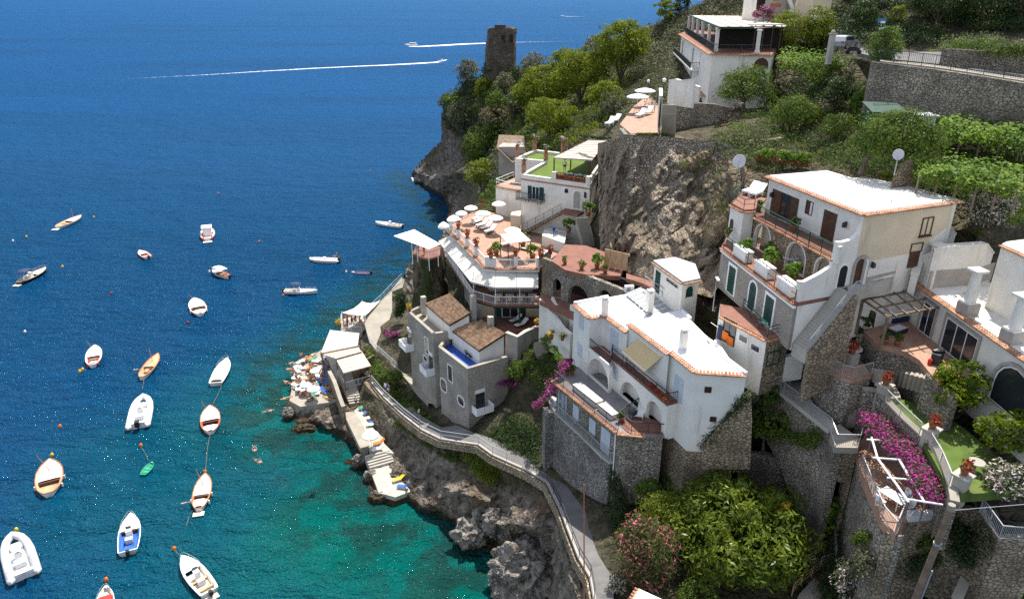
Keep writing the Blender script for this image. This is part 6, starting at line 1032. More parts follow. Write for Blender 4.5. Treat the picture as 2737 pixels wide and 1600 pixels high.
PP = [ppillar('S',1030,960,27.0,.9,'grey pillar with flower pot midway along the lawn railing'), ppillar('S',1380,1490,27.0,.9,'grey pillar with flower pot at the lower end of the lawn railing'), ppillar('S',520,430,27.3,.7,'grey pillar with flower pot at the foot of the garden steps')]
flat('bougainvillea_terrace','U',23.7,[(560,0),(600,200),(680,410),(800,690),(940,850),(1085,660),(1400,650),(1450,500),(1200,100),(1000,-200),(700,-250)],m_floor,'sunlit tiled terrace under the bougainvillea pergola','terrace',.6)
rwall('retaining_wall', 'big curved stone retaining wall under the bougainvillea terrace', [('R',1440,915,23.5),('U',565,0,23.5),('U',600,200,23.5),('U',680,410,23.5),('U',800,695,23.5),('U',940,858,23.5)], [12.5,12.5,13,13,13.5,14], m_stone, .6)
rwall('retaining_wall', 'warm stone wall turning the corner behind the leaning pole', [('U',945,862,23.5),('U',1085,668,23.5),('U',1400,655,23.5),('U',1480,560,24.5),('U',1760,600,25.2),('U',1960,890,24.4),('U',2400,900,24.4)], [14,15,16,17,17,16,16], m_stonew, .6)
railing(PL('U',23.72,[(600,180),(690,405),(810,685),(935,835),(1050,560)]), 1.0, m_steel, None, .13, 'pale railing along the curved edge of the bougainvillea terrace')
railing(PL('U',25.2,[(1770,615),(1960,885)])+PL('U',24.5,[(2230,905)]), 1.0, m_grey, None, .16, 'grey railing of the small balcony at the right border')
q = PL('U',24.1,[(1045,600),(1340,590),(1390,632),(1080,655)]); tag(MB().prism(q,23.6,24.1).build('stone_bench', m_frame), 'long white bench slab beneath the pergola corner', 'bench')
bp_ = thing('flower_pergola', 'white pipe pergola overgrown with bougainvillea', 'pergola', P('U',1080,560,23.7)); zz = 26.2
A_p = [P('S',*a,zz) for a in ((390,920),(460,1160),(690,1473))]+[P('U',1075,520,zz)]; B_p = [P('U',975,90,zz), P('U',1090,290,zz), P('U',1235,525,zz)]; C_p = [P('U',1270,140,zz), P('U',1400,545,zz)]
mb = MB(); mb.tube(A_p,.07); mb.build('beam', m_frame, bp_); mb = MB(); mb.tube(B_p,.07); mb.build('beam', m_frame, bp_)
for a, b in ((P('U',720,82,zz),P('U',1020,105,zz)),(P('U',860,278,zz),P('U',1095,300,zz)),(P('U',1060,490,zz),P('U',1410,545,zz)),(P('S',335,942,zz),P('S',560,955,zz))): MB().tube([a,b],.06).build('crossbar', m_frame, bp_)
for p in (A_p[0], A_p[1], A_p[3], B_p[2], C_p[1]): MB().tube([V((p.x,p.y,23.7)),p],.06).build('post', m_wood, bp_)
# corner walls and rails at the bottom
rwall('garden_wall', 'pale wall enclosing a clipped hedge in the lower right corner', [('U',1590,1500,19.6),('U',1700,1240,20.2),('U',1850,1290,20.2),('U',2230,1190,20.6)], [15,15,15,15], m_pale, .5, m_pale)
railing([P('U',x,y,18.6) for x,y in ((1370,1200),(1490,1260),(1610,1420))], 1.0, m_steel, None, .3, 'short steel handrail beside the corner garden wall', bars=False, mid=True)
railing([P('U',x,y,14.5) for x,y in ((200,1160),(380,1105),(440,1100))], 1.0, m_steel, None, .2, 'steel handrail at the top of the lower wooden steps', bars=False, mid=True); railing([P('U',x,y,15.5) for x,y in ((280,760),(330,900),(345,1090))], 1.0, m_steel, None, .2, 'steel handrail of the shaded steps under the curved wall', bars=False, mid=True)
railing([P('U',x,y,15.0) for x,y in ((1060,1170),(1140,1300),(1180,1500))], 1.0, m_steel, None, .2, 'steel handrail left of the leaning pole', bars=False, mid=True)
st_ = flat('lower_steps','U',13.8,[(0,1420),(180,1220),(310,1250),(260,1400),(120,1540),(-60,1540)],m_pale,'pale lower landing with wooden steps','landing'); railing([P('T',x,y,13.8) for x,y in ((1900,1440),(1990,1330),(2190,1190))], 1.0, m_pwood, None, .2, 'wooden handrail of the pale lower landing', bars=False, mid=True)
br_ = thing('street_roof', 'white roof corner with terracotta edge at the bottom border', 'house', P('T',400,1370,18)); q = PL('T',18.2,[(395,1368),(660,1490),(900,1620),(500,1800),(250,1600)]); MB().prism(q,12,18).build('wall', m_white, br_); o_ = MB().prism(q,18.001,18.2).build('roof', m_roofw, br_); tile_edge(o_, q[4], q[0], 18.15)
# leaning pole
pt0 = P('U',1500,560,28.0); pb0 = pt0+V((-.3,.8,-13)); po_ = thing('utility_pole', 'tall weathered wooden utility pole leaning in the right foreground', 'pole', pb0); MB().tube([pb0,pb0.lerp(pt0,.5),pt0],.24,12,.17).build('shaft', m_wood, po_)
mb = MB(); c1 = pb0.lerp(pt0,.78); mb.tube([c1-V((0,0,.08)),c1+V((0,0,.08))],.22,12); mb.build('clamp', m_steel, po_); mb = MB(); mb.tube([pb0+V((.3,-.1,0)), pb0.lerp(pt0,.62)+V((.25,-.1,0))],.05,6); mb.build('cable_pipe', m_grey, po_); mb = MB(); mb.tube([pt0-V((0,0,.25)), pt0+V((-.02,0,.12))],.2,12); mb.build('pole_cap', m_pale, po_)
tag(MB().tube([pt0-V((0,0,.3)), pt0+V((6,.6,-.2)), pt0+V((14,1,.4))],.02,5).build('power_cable', m_steel), 'thin cable running right from the leaning pole', 'cable')
p = P('O',1358,1500,12.5); p2 = P('O',1358,568,12.6); q = P('O',1358,1480,13.6); hgt = 8.0; 
flagp = thing('flag_mast', 'thin reddish mast standing upright beside the lower lane', 'mast', P('O',1360,1640,13.8)); b_ = P('O',1360,1640,13.8); d_ = ray('O',1358,568); tpt = CAM+d_*(b_.y/d_.y); MB().tube([b_, tpt],.055,8,.035).build('shaft', m_pot, flagp)
# ================= vegetation
def npmesh(name, Q, m, parent=None):
    n = len(Q); me = bpy.data.meshes.new(name); me.vertices.add(4*n); me.vertices.foreach_set('co', Q.reshape(-1).astype(np.float32)); me.loops.add(4*n); me.loops.foreach_set('vertex_index', np.arange(4*n,dtype=np.int32)); me.polygons.add(n)
    me.polygons.foreach_set('loop_start', np.arange(0,4*n,4,dtype=np.int32)); me.update(calc_edges=True); me.materials.append(m); o = bpy.data.objects.new(name, me); COL.objects.link(o)
    if parent: o.parent = parent; ORG[o.name] = ORG.get(parent.name, V((0,0,0)))
    return o
def unit(n): a = RNG.normal(size=(n,3)); return a/np.linalg.norm(a,axis=1,keepdims=True)
def leaves(cen, nor, size, asp=2.0, jit=.7):
    """one small pointed leaf per centre"""
    n = len(cen); nn_ = nor+jit*unit(n); nn_ /= np.linalg.norm(nn_,axis=1,keepdims=True); a = np.cross(nn_, unit(n)); a /= np.linalg.norm(a,axis=1,keepdims=True)+1e-9; b = np.cross(nn_, a)
    s = (size*RNG.uniform(.6,1.3,n))[:,None]; a, b = a*s*.5*asp**.5, b*s*.5/asp**.5
    return np.stack([cen-a, cen-b*1.0+a*.1, cen+a, cen+b+a*.1], 1)
def crown_pts(w, d, h, n, kind, clump=.3, m=None):
    m = m or int(np.clip(n/45, 9, 150)); u = unit(m)*np.cbrt(RNG.uniform(.25,1,m))[:,None]
    if kind == 'dome': u[:,2] = np.abs(u[:,2])*1.9-.9
    if kind == 'pine': u[:,2] = u[:,2]*.75+.1
    sc = np.array([w/2,d/2,h/2])*(1-clump*.55); C = u*sc; rad = clump*min(w,h*1.3)/2*RNG.uniform(.65,1.35,m)
    k = RNG.integers(0,m,n); dr = unit(n); dr[:,2] = np.where(RNG.uniform(size=n)<.72, np.abs(dr[:,2]), dr[:,2]); rr = rad[k]*np.cbrt(RNG.uniform(.35,1,n)); fl = np.array([1,1,.62 if kind=='pine' else .85])
    return C[k]+dr*rr[:,None]*fl, dr
def tree(c, x, y, w, h, lab, kind='round', m=None, name='tree', cat='tree', z=None, leafs=.16, dens=1.0, trunk=True, group=None, asp=2.0, clump=.36, dep=.9, lean=0, tm=None, bt=.16):
    """c,x,y: where the stem meets the ground; w,h: crown size in the same view"""
    p = P(c,x,y,z) if z is not None else Gd(c,x,y)
    if p is None: print('NO GROUND', lab); return
    d = ray(c,x,y); t = (p-CAM).length/d.length; s = t/CR[c][2]; cd = math.hypot(d.x,d.y)/d.length; wm = w*s; hm = h*s/max(.55,cd**.5)
    ls = max(leafs, 4.3*t); ar = wm*hm; n = int(np.clip(4.4*ar/(ls*ls)*asp**.4*dens, 120, 15000)); root = thing(name, lab, cat, p, group)
    tr = hm*bt if trunk else 0; ch_ = hm-tr*.6; cen, nor = crown_pts(wm, wm*dep, ch_, n, kind, clump); off = np.array([lean*wm, 0, hm-ch_/2])
    npmesh('crown', leaves(cen+off, nor, ls, asp), m or l_green, root)
    if trunk:
        mb = MB(); r0 = max(.05, wm*.035); top = V((lean*wm*.7,0,tr+ch_*.45)); o = ORG[root.name]; mb.tube([o-V((0,0,.4)), o+V((lean*wm*.15,0.05*wm,tr*.6)), o+top], r0, 7, r0*.45)
        for i in range(5):
            a = i*1.26+RNG.uniform(0,.8); e = V((math.cos(a)*wm*.32+lean*wm, math.sin(a)*wm*.28, hm*.8-RNG.uniform(0,.25)*ch_)); s_ = V((lean*wm*.3,.05*wm,tr*.75)); mb.tube([o+s_, o+s_.lerp(e,.5)+V((0,0,.06*hm)), o+e], r0*.5, 5, r0*.15)
        mb.build('trunk', tm or m_bark, root)
    return root
def inpoly(px_, py_, poly):
    ins = np.zeros(px_.shape, bool); n = len(poly)
    for i in range(n):
        (x0,y0),(x1,y1) = poly[i], poly[(i+1)%n]
        if y0 == y1: continue
        ins ^= ((y0>py_)!=(y1>py_)) & (px_ < (x1-x0)*(py_-y0)/(y1-y0)+x0)
    return ins
def scrub(name, lab, poly, n, m, size=(.5,1.1), per=30, leafs=.12, cat='scrub', asp=2.2, c='W', flatz=.75, lift=.3):
    """ground cover nobody could count, grown over the terrain seen inside poly"""
    pv = np.array([px(c,*q) for q in poly]); lo, hi = pv.min(0), pv.max(0); U_ = RNG.uniform(lo[0],hi[0],n*3); V_ = RNG.uniform(lo[1],hi[1],n*3); k = inpoly(U_,V_,[tuple(q) for q in pv]); U_, V_ = U_[k][:n], V_[k][:n]
    q, _ = locate(U_, V_); k = ~np.isnan(q); U_, V_, q = U_[k], V_[k], q[k]; dx, dy = U_-1368.5, 800-V_; D_ = np.stack([dx, F*CP+dy*SP, -F*SP+dy*CP],1); Pp = np.array(CAM)+D_/q[:,None]; t = 1/q; k2 = len(Pp); per_ = per
    rad = RNG.uniform(*size,k2); i = np.repeat(np.arange(k2), per_); dr = unit(len(i)); dr[:,2] = np.abs(dr[:,2]); cen = Pp[i]+dr*(rad[i]*np.cbrt(RNG.uniform(.2,1,len(i))))[:,None]*np.array([1,1,flatz])+np.array([0,0,1])*(rad[i]*lift)[:,None]
    o = npmesh(name, leaves(cen, dr, np.maximum(leafs, 3.6*t[i]), asp), m); return tag(o, lab, cat, kind='stuff')
scrub('olive_scrub','grey green scrub covering the slope behind the hotel',[(1430,150),(1530,100),(1620,62),(1700,28),(1760,5),(1890,0),(1900,40),(1840,110),(1690,70),(1680,160),(1655,240),(1560,310),(1500,290),(1440,210)],2600,l_olive,(.8,1.7),34,.14)
scrub('maquis','mixed dark maquis covering the headland',[(1096,250),(1150,200),(1250,178),(1400,158),(1440,140),(1510,290),(1440,335),(1330,400),(1260,400),(1190,470),(1150,420),(1135,350),(1095,310)],1700,l_dark,(.8,1.8),32,.15)
scrub('maquis','lighter olive maquis between the headland pines',[(1110,240),(1260,180),(1430,160),(1500,290),(1400,340),(1240,420),(1160,380),(1120,300)],1300,l_olive,(.8,1.7),32,.15)
scrub('maquis','bright green pine scrub knitting the headland trees together',[(1130,260),(1200,215),(1270,185),(1420,155),(1500,130),(1560,200),(1540,290),(1440,345),(1330,395),(1250,400),(1190,330)],1000,l_pine,(.9,2.0),36,.16)
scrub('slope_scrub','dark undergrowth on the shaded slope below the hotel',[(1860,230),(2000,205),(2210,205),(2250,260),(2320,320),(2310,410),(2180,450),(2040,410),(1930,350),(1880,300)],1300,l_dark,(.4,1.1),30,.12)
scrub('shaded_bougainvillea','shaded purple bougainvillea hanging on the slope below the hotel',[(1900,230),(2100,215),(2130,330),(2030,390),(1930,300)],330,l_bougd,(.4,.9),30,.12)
scrub('rock_scrub','dark trees and creepers on the rock face over the road',[(2050,-10),(2530,-10),(2530,80),(2400,85),(2330,60),(2240,30),(2120,25)],1300,l_dark,(.7,1.7),34,.14)
scrub('rock_scrub','sparse greener creepers high above the road',[(2150,-10),(2450,-10),(2420,50),(2260,20)],220,l_green,(.6,1.4),34,.14)
scrub('slope_scrub','green shrubs over the slope between hotel and cliff top',[(1740,345),(1800,310),(1870,250),(2000,205),(2230,215),(2310,330),(2300,410),(2150,440),(1990,410),(1900,430),(1840,410)],900,l_green,(.4,1.1),32,.13)
scrub('rock_scrub','green and dark growth on the bank behind the parked car',[(2040,20),(2250,60),(2330,90),(2290,115),(2140,112),(2050,100)],420,l_dark,(.5,1.2),32,.14)
scrub('vineyard_growth','green vine undergrowth on the terraces behind the cream house',[(2230,400),(2330,380),(2530,400),(2530,560),(2450,560),(2350,480),(2230,460)],900,l_green,(.4,.9),30,.12)
scrub('slope_scrub','dry scrub and weeds on the slope above the brown cliff',[(1740,345),(1800,330),(1880,300),(1990,410),(1900,430),(1830,415),(1760,370)],420,l_olive,(.3,.8),30,.12)
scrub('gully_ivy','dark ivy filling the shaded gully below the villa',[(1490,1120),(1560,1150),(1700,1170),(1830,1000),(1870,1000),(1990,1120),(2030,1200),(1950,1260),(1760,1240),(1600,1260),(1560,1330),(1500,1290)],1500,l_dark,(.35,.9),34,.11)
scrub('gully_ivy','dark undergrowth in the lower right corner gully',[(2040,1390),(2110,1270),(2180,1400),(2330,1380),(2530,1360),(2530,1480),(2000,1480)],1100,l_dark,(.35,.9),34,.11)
scrub('gully_ivy','shaded creepers between lane and stone house garden',[(1180,1080),(1280,1020),(1330,1060),(1330,1160),(1260,1130)],350,l_dark,(.3,.7),30,.11)
scrub('bank_growth','green planted bank between walkway and lane',[(898,850),(925,880),(1000,960),(1080,1050),(1090,1075),(1020,1030),(940,960),(905,900)],420,l_green,(.3,.7),30,.12)
scrub('dry_grass','dry grass tufts clinging to the brown cliff',[(1500,380),(1560,350),(1800,400),(1790,560),(1740,640),(1560,620),(1500,560)],420,l_dry,(.25,.7),26,.14,'dry grass',4)
scrub('cliff_growth','small green plants rooted in the brown cliff',[(1560,400),(1800,400),(1790,560),(1560,580)],70,l_green,(.3,.7),34,.12)
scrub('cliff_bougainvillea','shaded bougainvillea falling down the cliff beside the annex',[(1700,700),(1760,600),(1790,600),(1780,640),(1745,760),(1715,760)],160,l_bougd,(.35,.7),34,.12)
scrub('rock_bushes','bright green bushes hanging over the rocks below the lane',[(1143,1115),(1165,1100),(1230,1118),(1290,1158),(1245,1160),(1215,1200),(1170,1170)],260,l_yel,(.35,.85),34,.12)
scrub('rock_weeds','thin weeds along the top of the rocks below the lane',[(960,1040),(1000,1030),(1080,1100),(1140,1125),(1130,1150),(1050,1100)],120,l_green,(.25,.5),26,.12)
scrub('garden_growth','green garden plants beside the stair left of the villa',[(1290,840),(1390,850),(1410,920),(1360,1000),(1290,930)],260,l_green,(.25,.6),30,.11)
scrub('terrace_growth','plants along the slope left of the turf roof house',[(1180,480),(1260,410),(1290,430),(1260,470),(1220,520),(1180,560)],330,l_green,(.4,1.0),32,.13)
def T_(c,x,y,w_,h_,lab,*a,**k): f = 1.22 if c in 'EF' else 1; return tree(c,x,y,w_*f,h_*f,lab,*a,**k)
# headland trees
for x, y, w_, h_, kd, m_, lab in ((990,800,150,160,'pine',l_pine,'small bright pine just below the watchtower'),(1390,965,270,330,'pine',l_pine,'tall bright pine in the middle of the headland'),(1450,1075,310,240,'pine',l_pine,'broad bright pine directly behind the turf roof'),(1680,830,330,330,'pine',l_pine,'wide pine with bright crown and shaded underside'),(1980,680,330,370,'pine',l_pine,'tallest dark based pine near the slope scrub'),(1770,530,150,160,'round',l_olive,'grey rounded olive at the sea edge behind the pines'),(1130,800,160,170,'round',l_olive,'silvery olive right of the small bright pine'),(1200,910,150,160,'round',l_olive,'grey bush tree in the middle of the headland slope'),(1930,920,160,170,'round',l_olive,'silvery olive tree left of the hotel sun terrace'),(1340,660,190,170,'round',l_olive,'pale grey olive right of the watchtower foot'),(660,840,90,95,'round',l_olive,'small tree leaning out from the cliff edge over the sea'),(2320,205,150,150,'pine',l_pine,'round topped pine alone on the ridge'),(1300,905,230,230,'pine',l_pine,'bright pine left of the tall middle pine'),(1560,640,210,190,'pine',l_pine,'bright pine crown just below the sea horizon line'),(1850,900,220,210,'pine',l_pine,'bright pine above the lounger terrace'),(1080,930,170,170,'round',l_green,'rounded green tree below the small bright pine'),(760,900,150,150,'round',l_green,'green bushes on the headland cliff shoulder'),(1000,640,120,110,'round',l_dark,'dark bush against the watchtower rock'),(2440,125,95,115,'round',l_dkpine,'dark cypress on the ridge beside the lone pine'),(940,1440,200,160,'round',l_yel,'yellow green bush at the cliff foot beside the path'),(930,1290,200,230,'round',l_green,'green bushy tree left of the grey hut'),(1040,1110,120,130,'round',l_green,'green bush above the grey hut'),(830,1010,230,180,'round',l_olive,'dull spreading bush at the cliff path'),(1060,1000,210,150,'pine',l_dry,'sparse dead looking tree with bare pale trunk'),(1560,760,180,150,'round',l_pine,'small bright bush between the two big pines'),(1820,780,140,160,'round',l_yel,'light green bush behind the hotel loungers'),(840,650,150,130,'round',l_olive,'grey scrubby bush left of the watchtower rock'),(1290,1090,90,80,'round',l_green,'shrub beside the flower pots of the turf roof')):
    T_('D',x,y,w_*1.3,h_*1.5,lab,kd,m_,name='pine_tree' if kd=='pine' and m_ is l_pine else 'tree',group='trees on the headland',clump=.25 if kd=='pine' else .36,leafs=.2,asp=2.4 if kd=='pine' else 2)
# round the hotel and the road
T_('E',1640,640,380,420,'yellow green tree with purple flowers beside the hotel','round',l_yel,cat='tree'); T_('E',1930,610,320,420,'yellow green tree right of the flowering one by the gate','round',l_yel)
T_('E',1380,240,220,160,'purple flowering creeper on top of the hotel canopy','dome',l_boug,name='creeper',cat='creeper',z=50.2,trunk=False)
T_('E',1180,1190,560,390,'broad dark tree in front of the hotel end wall','dome',l_green,z=40.7); T_('E',1680,1460,430,330,'rounded bush on the slope below the hotel','round',l_green,name='bush',cat='bush'); T_('E',1540,1190,170,170,'small bush between hotel tree and slope bush','round',l_green,name='bush',cat='bush')
T_('E',545,1110,130,190,'light green potted shrub by the scrolled wall','round',l_yel,name='bush',cat='bush',z=41.8); T_('E',420,970,110,90,'dark clipped shrub behind the scrolled wall','round',l_dark,name='bush',cat='bush',z=43.2)
T_('F',600,860,330,440,'slim tree with upright leaves before the road railing','round',l_green,z=46.3,bt=.3); T_('F',390,1330,260,270,'small yellow green tree left of the green shed','round',l_vine); T_('F',240,1050,170,260,'thin shrub with white twigs on the shaded wall','round',l_olive,name='bush',cat='bush')
T_('F',800,300,160,210,'yellow shrub growing from the rock above the road','round',l_yel,name='bush',cat='bush'); T_('F',1250,300,650,420,'big dark tree overhanging the road rock','round',l_dark,leafs=.2); T_('F',1750,300,700,420,'second dark tree behind the road lamp post','round',l_dark,leafs=.2); T_('F',2180,250,380,420,'grey green olive in the upper right corner','round',l_olive,leafs=.2); T_('F',1050,180,250,260,'brighter tree at the left of the dark trees','round',l_green)
T_('F',560,1560,420,330,'bush in front of the green shed','round',l_green,name='bush',cat='bush')
# fig, oleanders, terraces
T_('I',570,430,920,560,'wide fig tree with glossy leaves behind the satellite dish','dome',l_green,z=40.3,lean=.28,bt=.25); T_('I',1690,960,440,380,'white flowering oleander beside the cream house','round',l_olwh,name='oleander',cat='shrub',asp=3,bt=.05); T_('I',1630,1040,150,150,'small green shrub below the white oleander','round',l_green,name='bush',cat='bush'); T_('I',210,310,110,90,'yellow green bush by the old oven niche','round',l_yel,name='bush',cat='bush'); T_('I',780,560,160,130,'yellow flowering bush behind the white roof','round',l_yel,name='bush',cat='bush',z=39.2)
T_('E',2000,1010,300,300,'leafy tree on the shaded slope under the vine arbour','round',l_green); T_('F',120,1250,260,320,'dark leafy tree in the middle of the shaded slope','round',l_dark); T_('I',330,180,330,260,'bushy tree above the old oven niche','round',l_green); T_('I',60,60,260,220,'yellowish bush on the slope above the flower pot row','round',l_yel,name='bush',cat='bush'); T_('F',420,330,260,260,'dark tree over the parked car','round',l_dark); T_('F',1900,1500,500,300,'tangled green bush at the foot of the large arbour','round',l_green,name='bush',cat='bush'); T_('W',2290,190,55,62,'leafy tree breaking the line of the road wall','round',l_green,z=45.0); T_('W',2420,250,70,60,'rounded tree against the road wall','round',l_vine,z=43.2)
T_('J',1780,1180,260,230,'rounded green shrub in the sunken garden below the villa','round',l_green,name='bush',cat='bush'); T_('J',1720,880,180,160,'shrub under the grey curved wall','round',l_yel,name='bush',cat='bush'); T_('J',2060,900,160,200,'leafy shrub beside the narrow garden stair','round',l_vine,name='bush',cat='bush'); T_('J',580,1240,170,190,'rounded laurel on the bank beside the two walkers','round',l_green,name='bush',cat='bush')
# foreground garden
T_('T',1330,1290,1520,930,'huge glossy leaved tree filling the gully foreground','round',l_loquat,z=11.6,leafs=.30,asp=3.0,clump=.25,dens=1.75,dep=.9,bt=.2)
T_('T',430,1420,640,820,'tall pink flowering oleander beside the lane','round',l_olpk,name='oleander',cat='shrub',z=12.5,asp=3,leafs=.2,bt=.08); T_('T',190,1440,200,240,'small white and pink oleander at the lane edge','round',l_olwh,name='oleander',cat='shrub',z=13.2,asp=3,leafs=.2,bt=.05)
T_('T',620,860,520,420,'feathery yellow green shrub above the pink oleander','round',l_yel,name='shrub',cat='shrub',z=14.5,asp=4,leafs=.14,bt=.1); T_('T',560,580,520,330,'leafy climbing shrub on sticks at the gully edge','round',l_vine,name='shrub',cat='shrub',z=13.6,leafs=.2,clump=.25,bt=.2); T_('T',960,1560,420,280,'grey green oleander bush at the bottom border','round',l_green,name='bush',cat='bush',z=13,asp=3,leafs=.16,bt=.05); T_('T',1740,640,260,170,'yellowing branch tips beside the glossy tree','round',l_yflo,name='shrub',cat='shrub',z=18,asp=3.5,leafs=.3,trunk=False,clump=.3)
T_('R',520,900,520,640,'leafy tree hanging over the gully under the walkway','round',l_green,z=19.5,leafs=.24,clump=.26,bt=.1); T_('R',960,890,400,330,'brownish green bushes below the walkway wall','round',l_green,name='bush',cat='bush',z=20.3,leafs=.18,bt=.05); T_('R',1390,1230,140,270,'ivy bush hanging on the bastion corner','round',l_vine,name='ivy',cat='ivy',z=18.5,trunk=False); 
T_('S',1290,740,620,720,'rounded lemon tree on the upper lawn','round',l_lemon,leafs=.22,z=27,clump=.3,bt=.28); T_('S',1680,1130,660,560,'dense lemon tree on the lower lawn','round',l_lemon,leafs=.22,z=27,clump=.3,bt=.22,lean=.2)
T_('S',1900,1560,620,380,'white flowering oleander at the lower lawn edge','dome',l_olwh,name='oleander',cat='shrub',z=26.5,asp=3,leafs=.18,bt=.05)
T_('U',500,1480,480,400,'white flowering oleander beside the lower landing','round',l_olwh,name='oleander',cat='shrub',z=14.5,asp=3,leafs=.18,bt=.05); T_('U',570,1080,220,320,'flowering bush growing from the curved stone wall','round',l_olive,name='bush',cat='bush',z=17.5,trunk=False); T_('U',750,960,160,220,'brown green tuft on the curved stone wall','round',l_olive,name='bush',cat='bush',z=19,trunk=False)
T_('U',1620,960,330,420,'green bush behind the leaning pole','round',l_green,name='bush',cat='bush',z=19.5,bt=.05); T_('U',2140,1480,420,280,'clipped bright hedge inside the corner wall','dome',l_vine,name='hedge',cat='hedge',z=18.2,trunk=False); T_('U',1060,1360,150,250,'small green bush left of the pole foot','round',l_green,name='bush',cat='bush',z=15,bt=.05); T_('U',250,900,190,520,'leafy climber beside the shaded steps','round',l_vine,name='climber',cat='climber',z=15.2,trunk=False); T_('U',60,1170,160,160,'pale shrub behind the wooden handrail','round',l_olwh,name='shrub',cat='shrub',z=14.6,trunk=False)
T_('L',1440,1180,180,340,'dark climbing plant on the patio boundary wall','round',l_dark,name='climber',cat='climber',z=28.6,bt=.3,leafs=.2)
# creepers over built things
def creeper(lab, pts, r, n, m, name='bougainvillea', leafs=.13, th=.35):
    q = [V(p) for p in pts]; root = thing(name, lab, 'creeper', q[0]); o = np.array(q[0]); seg = RNG.integers(0,len(q)-1,n) if len(q)>1 else np.zeros(n,int); f = RNG.uniform(0,1,n)[:,None]; A = np.array([tuple(p) for p in q]); base = A[seg]*(1-f)+A[np.minimum(seg+1,len(q)-1)]*f; dr = unit(n); lump = np.array([.35+1.1*abs(fbm(V(b)*.9,3)) for b in base])[:,None]
    cen = base+dr*(r*np.cbrt(RNG.uniform(.1,1,n)))[:,None]*np.array([1,1,th])*lump-o; npmesh('foliage', leaves(cen, dr*.6+np.array([0,0,.5]), max(leafs,3.6*((q[0]-CAM).length/2000)), 1.8), m, root); return root
creeper('magenta bougainvillea spread over the white pipe pergola',[P('S',350,660,zz+.1),P('S',520,850,zz+.2),P('S',700,1000,zz+.2),P('S',850,1130,zz+.2),P('S',950,1300,zz+.2),P('S',1030,1480,zz+.1),P('U',1290,420,zz)],1.55,9000,l_boug,leafs=.14,th=.4)
creeper('pink bougainvillea on the garden arbour of the stone house',[P('J',1480,1120,12.6),P('J',1600,1180,12.6),P('J',1720,1190,12.6),P('J',1880,1150,12.6)],1.0,2200,l_boug,leafs=.13)
creeper('magenta bougainvillea at the corner of the villa terrace',[P('K',330,1120,21.6),P('K',400,1010,22.2),P('K',460,960,22.2)],.8,1500,l_boug); creeper('bougainvillea falling over the wall below the villa terrace',[P('K',300,1160,21),P('K',230,1330,18.5),P('K',130,1400,16.5),P('J',1960,1420,15)],.8,1700,l_boug)
creeper('bright pink bougainvillea on the shaded walkway wall',[P('J',470,670,7),P('J',540,730,7),P('J',620,690,8.5)],.9,1200,l_boug); creeper('yellow and pink flowering creeper at the cliff edge beside the pergola roof',[P('H',120,270,35.2),P('H',190,330,34.6),P('H',200,380,33.8)],.9,1500,l_yflo,'flowering_creeper'); creeper('green creeper above the yellow flowers at the cliff edge',[P('H',190,210,36),P('H',240,260,35.2)],.9,900,l_yel,'creeper')
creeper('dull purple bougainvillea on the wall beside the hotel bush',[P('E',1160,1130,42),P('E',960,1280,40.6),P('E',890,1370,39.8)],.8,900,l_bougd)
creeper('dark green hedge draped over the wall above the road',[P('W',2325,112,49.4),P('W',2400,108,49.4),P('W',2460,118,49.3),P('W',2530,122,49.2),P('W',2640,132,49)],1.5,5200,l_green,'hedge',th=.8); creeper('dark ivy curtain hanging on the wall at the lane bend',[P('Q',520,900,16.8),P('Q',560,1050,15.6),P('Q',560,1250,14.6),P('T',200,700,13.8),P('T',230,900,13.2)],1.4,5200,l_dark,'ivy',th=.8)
creeper('ivy covering the dark rock under the railed terrace',[P('J',620,300,12),P('J',640,420,10),P('J',600,520,8)],1.3,2600,l_dark,'ivy',th=.9); creeper('row of flowering plants along the cliff top terrace edge',[P('D',2110,1000,39),P('D',2250,1000,39),P('D',2340,1010,39)],.45,1200,l_vine,'border_plants'); creeper('leafy hedge under the hotel lounger lawn',[P('D',1690,1010,36.5),P('D',1780,1025,36.8),P('D',1900,1030,37)],.8,1700,l_dark,'hedge')
creeper('ivy along the top of the stone bank beside the villa',[P('Q',1390,690,21),P('Q',1520,560,22.5),P('Q',1740,320,25),P('Q',1860,190,26.2)],.9,2200,l_dark,'ivy',th=.9)
# vine arbours
def arbour(lab, front, back, z, zg, nx, m, n, leafs=.2, th=.5):
    t = thing('vine_arbour', lab, 'arbour', V((front[0].x,front[0].y,zg)), 'vine arbours on the terraces'); 
    for i in range(nx+1):
        f = i/nx; a, b = front[0].lerp(front[1],f), back[0].lerp(back[1],f); MB().tube([V((a.x,a.y,zg)),a],.09,6).build('post', m_wood, t)
        MB().tube([a-(b-a)*.04,b],.06,5).build('pole', m_wood, t)
    MB().tube(front,.07,5).build('front_rail', m_wood, t); f = RNG.uniform(0,1,n)[:,None]; g = np.clip(RNG.uniform(-.12,1,n),-.12,1)[:,None]; A = [np.array(tuple(p)) for p in (*front,*back)]; base = (A[0]*(1-f)+A[1]*f)*(1-g)+(A[2]*(1-f)+A[3]*f)*g; dr = unit(n); lump = np.array([max(0,.15+.9*fbm(V(b)*.5,3)+.5) for b in base])[:,None]
    cen = base+dr*np.array([.7,.7,th*1.6])*lump+np.array([0,0,.12])-np.array(t.location); npmesh('vine_foliage', leaves(cen, dr*.5+np.array([0,0,.8]), leafs, 1.4), m, t); return t
arbour('large sunlit vine arbour below the road wall',[P('F',1300,1440,42.9),P('F',2400,1560,42.3)],[P('F',1250,1130,42.9),P('F',2300,1200,42.5)],43,40.6,5,l_vine,11000,.3,.8)
arbour('lower vine arbour behind the cream house',[P('I',1100,470,41.2),P('I',2000,620,40.8)],[P('I',1050,350,41.4),P('I',2050,470,41.0)],41,38.8,5,l_vine,5500,.24,.6)
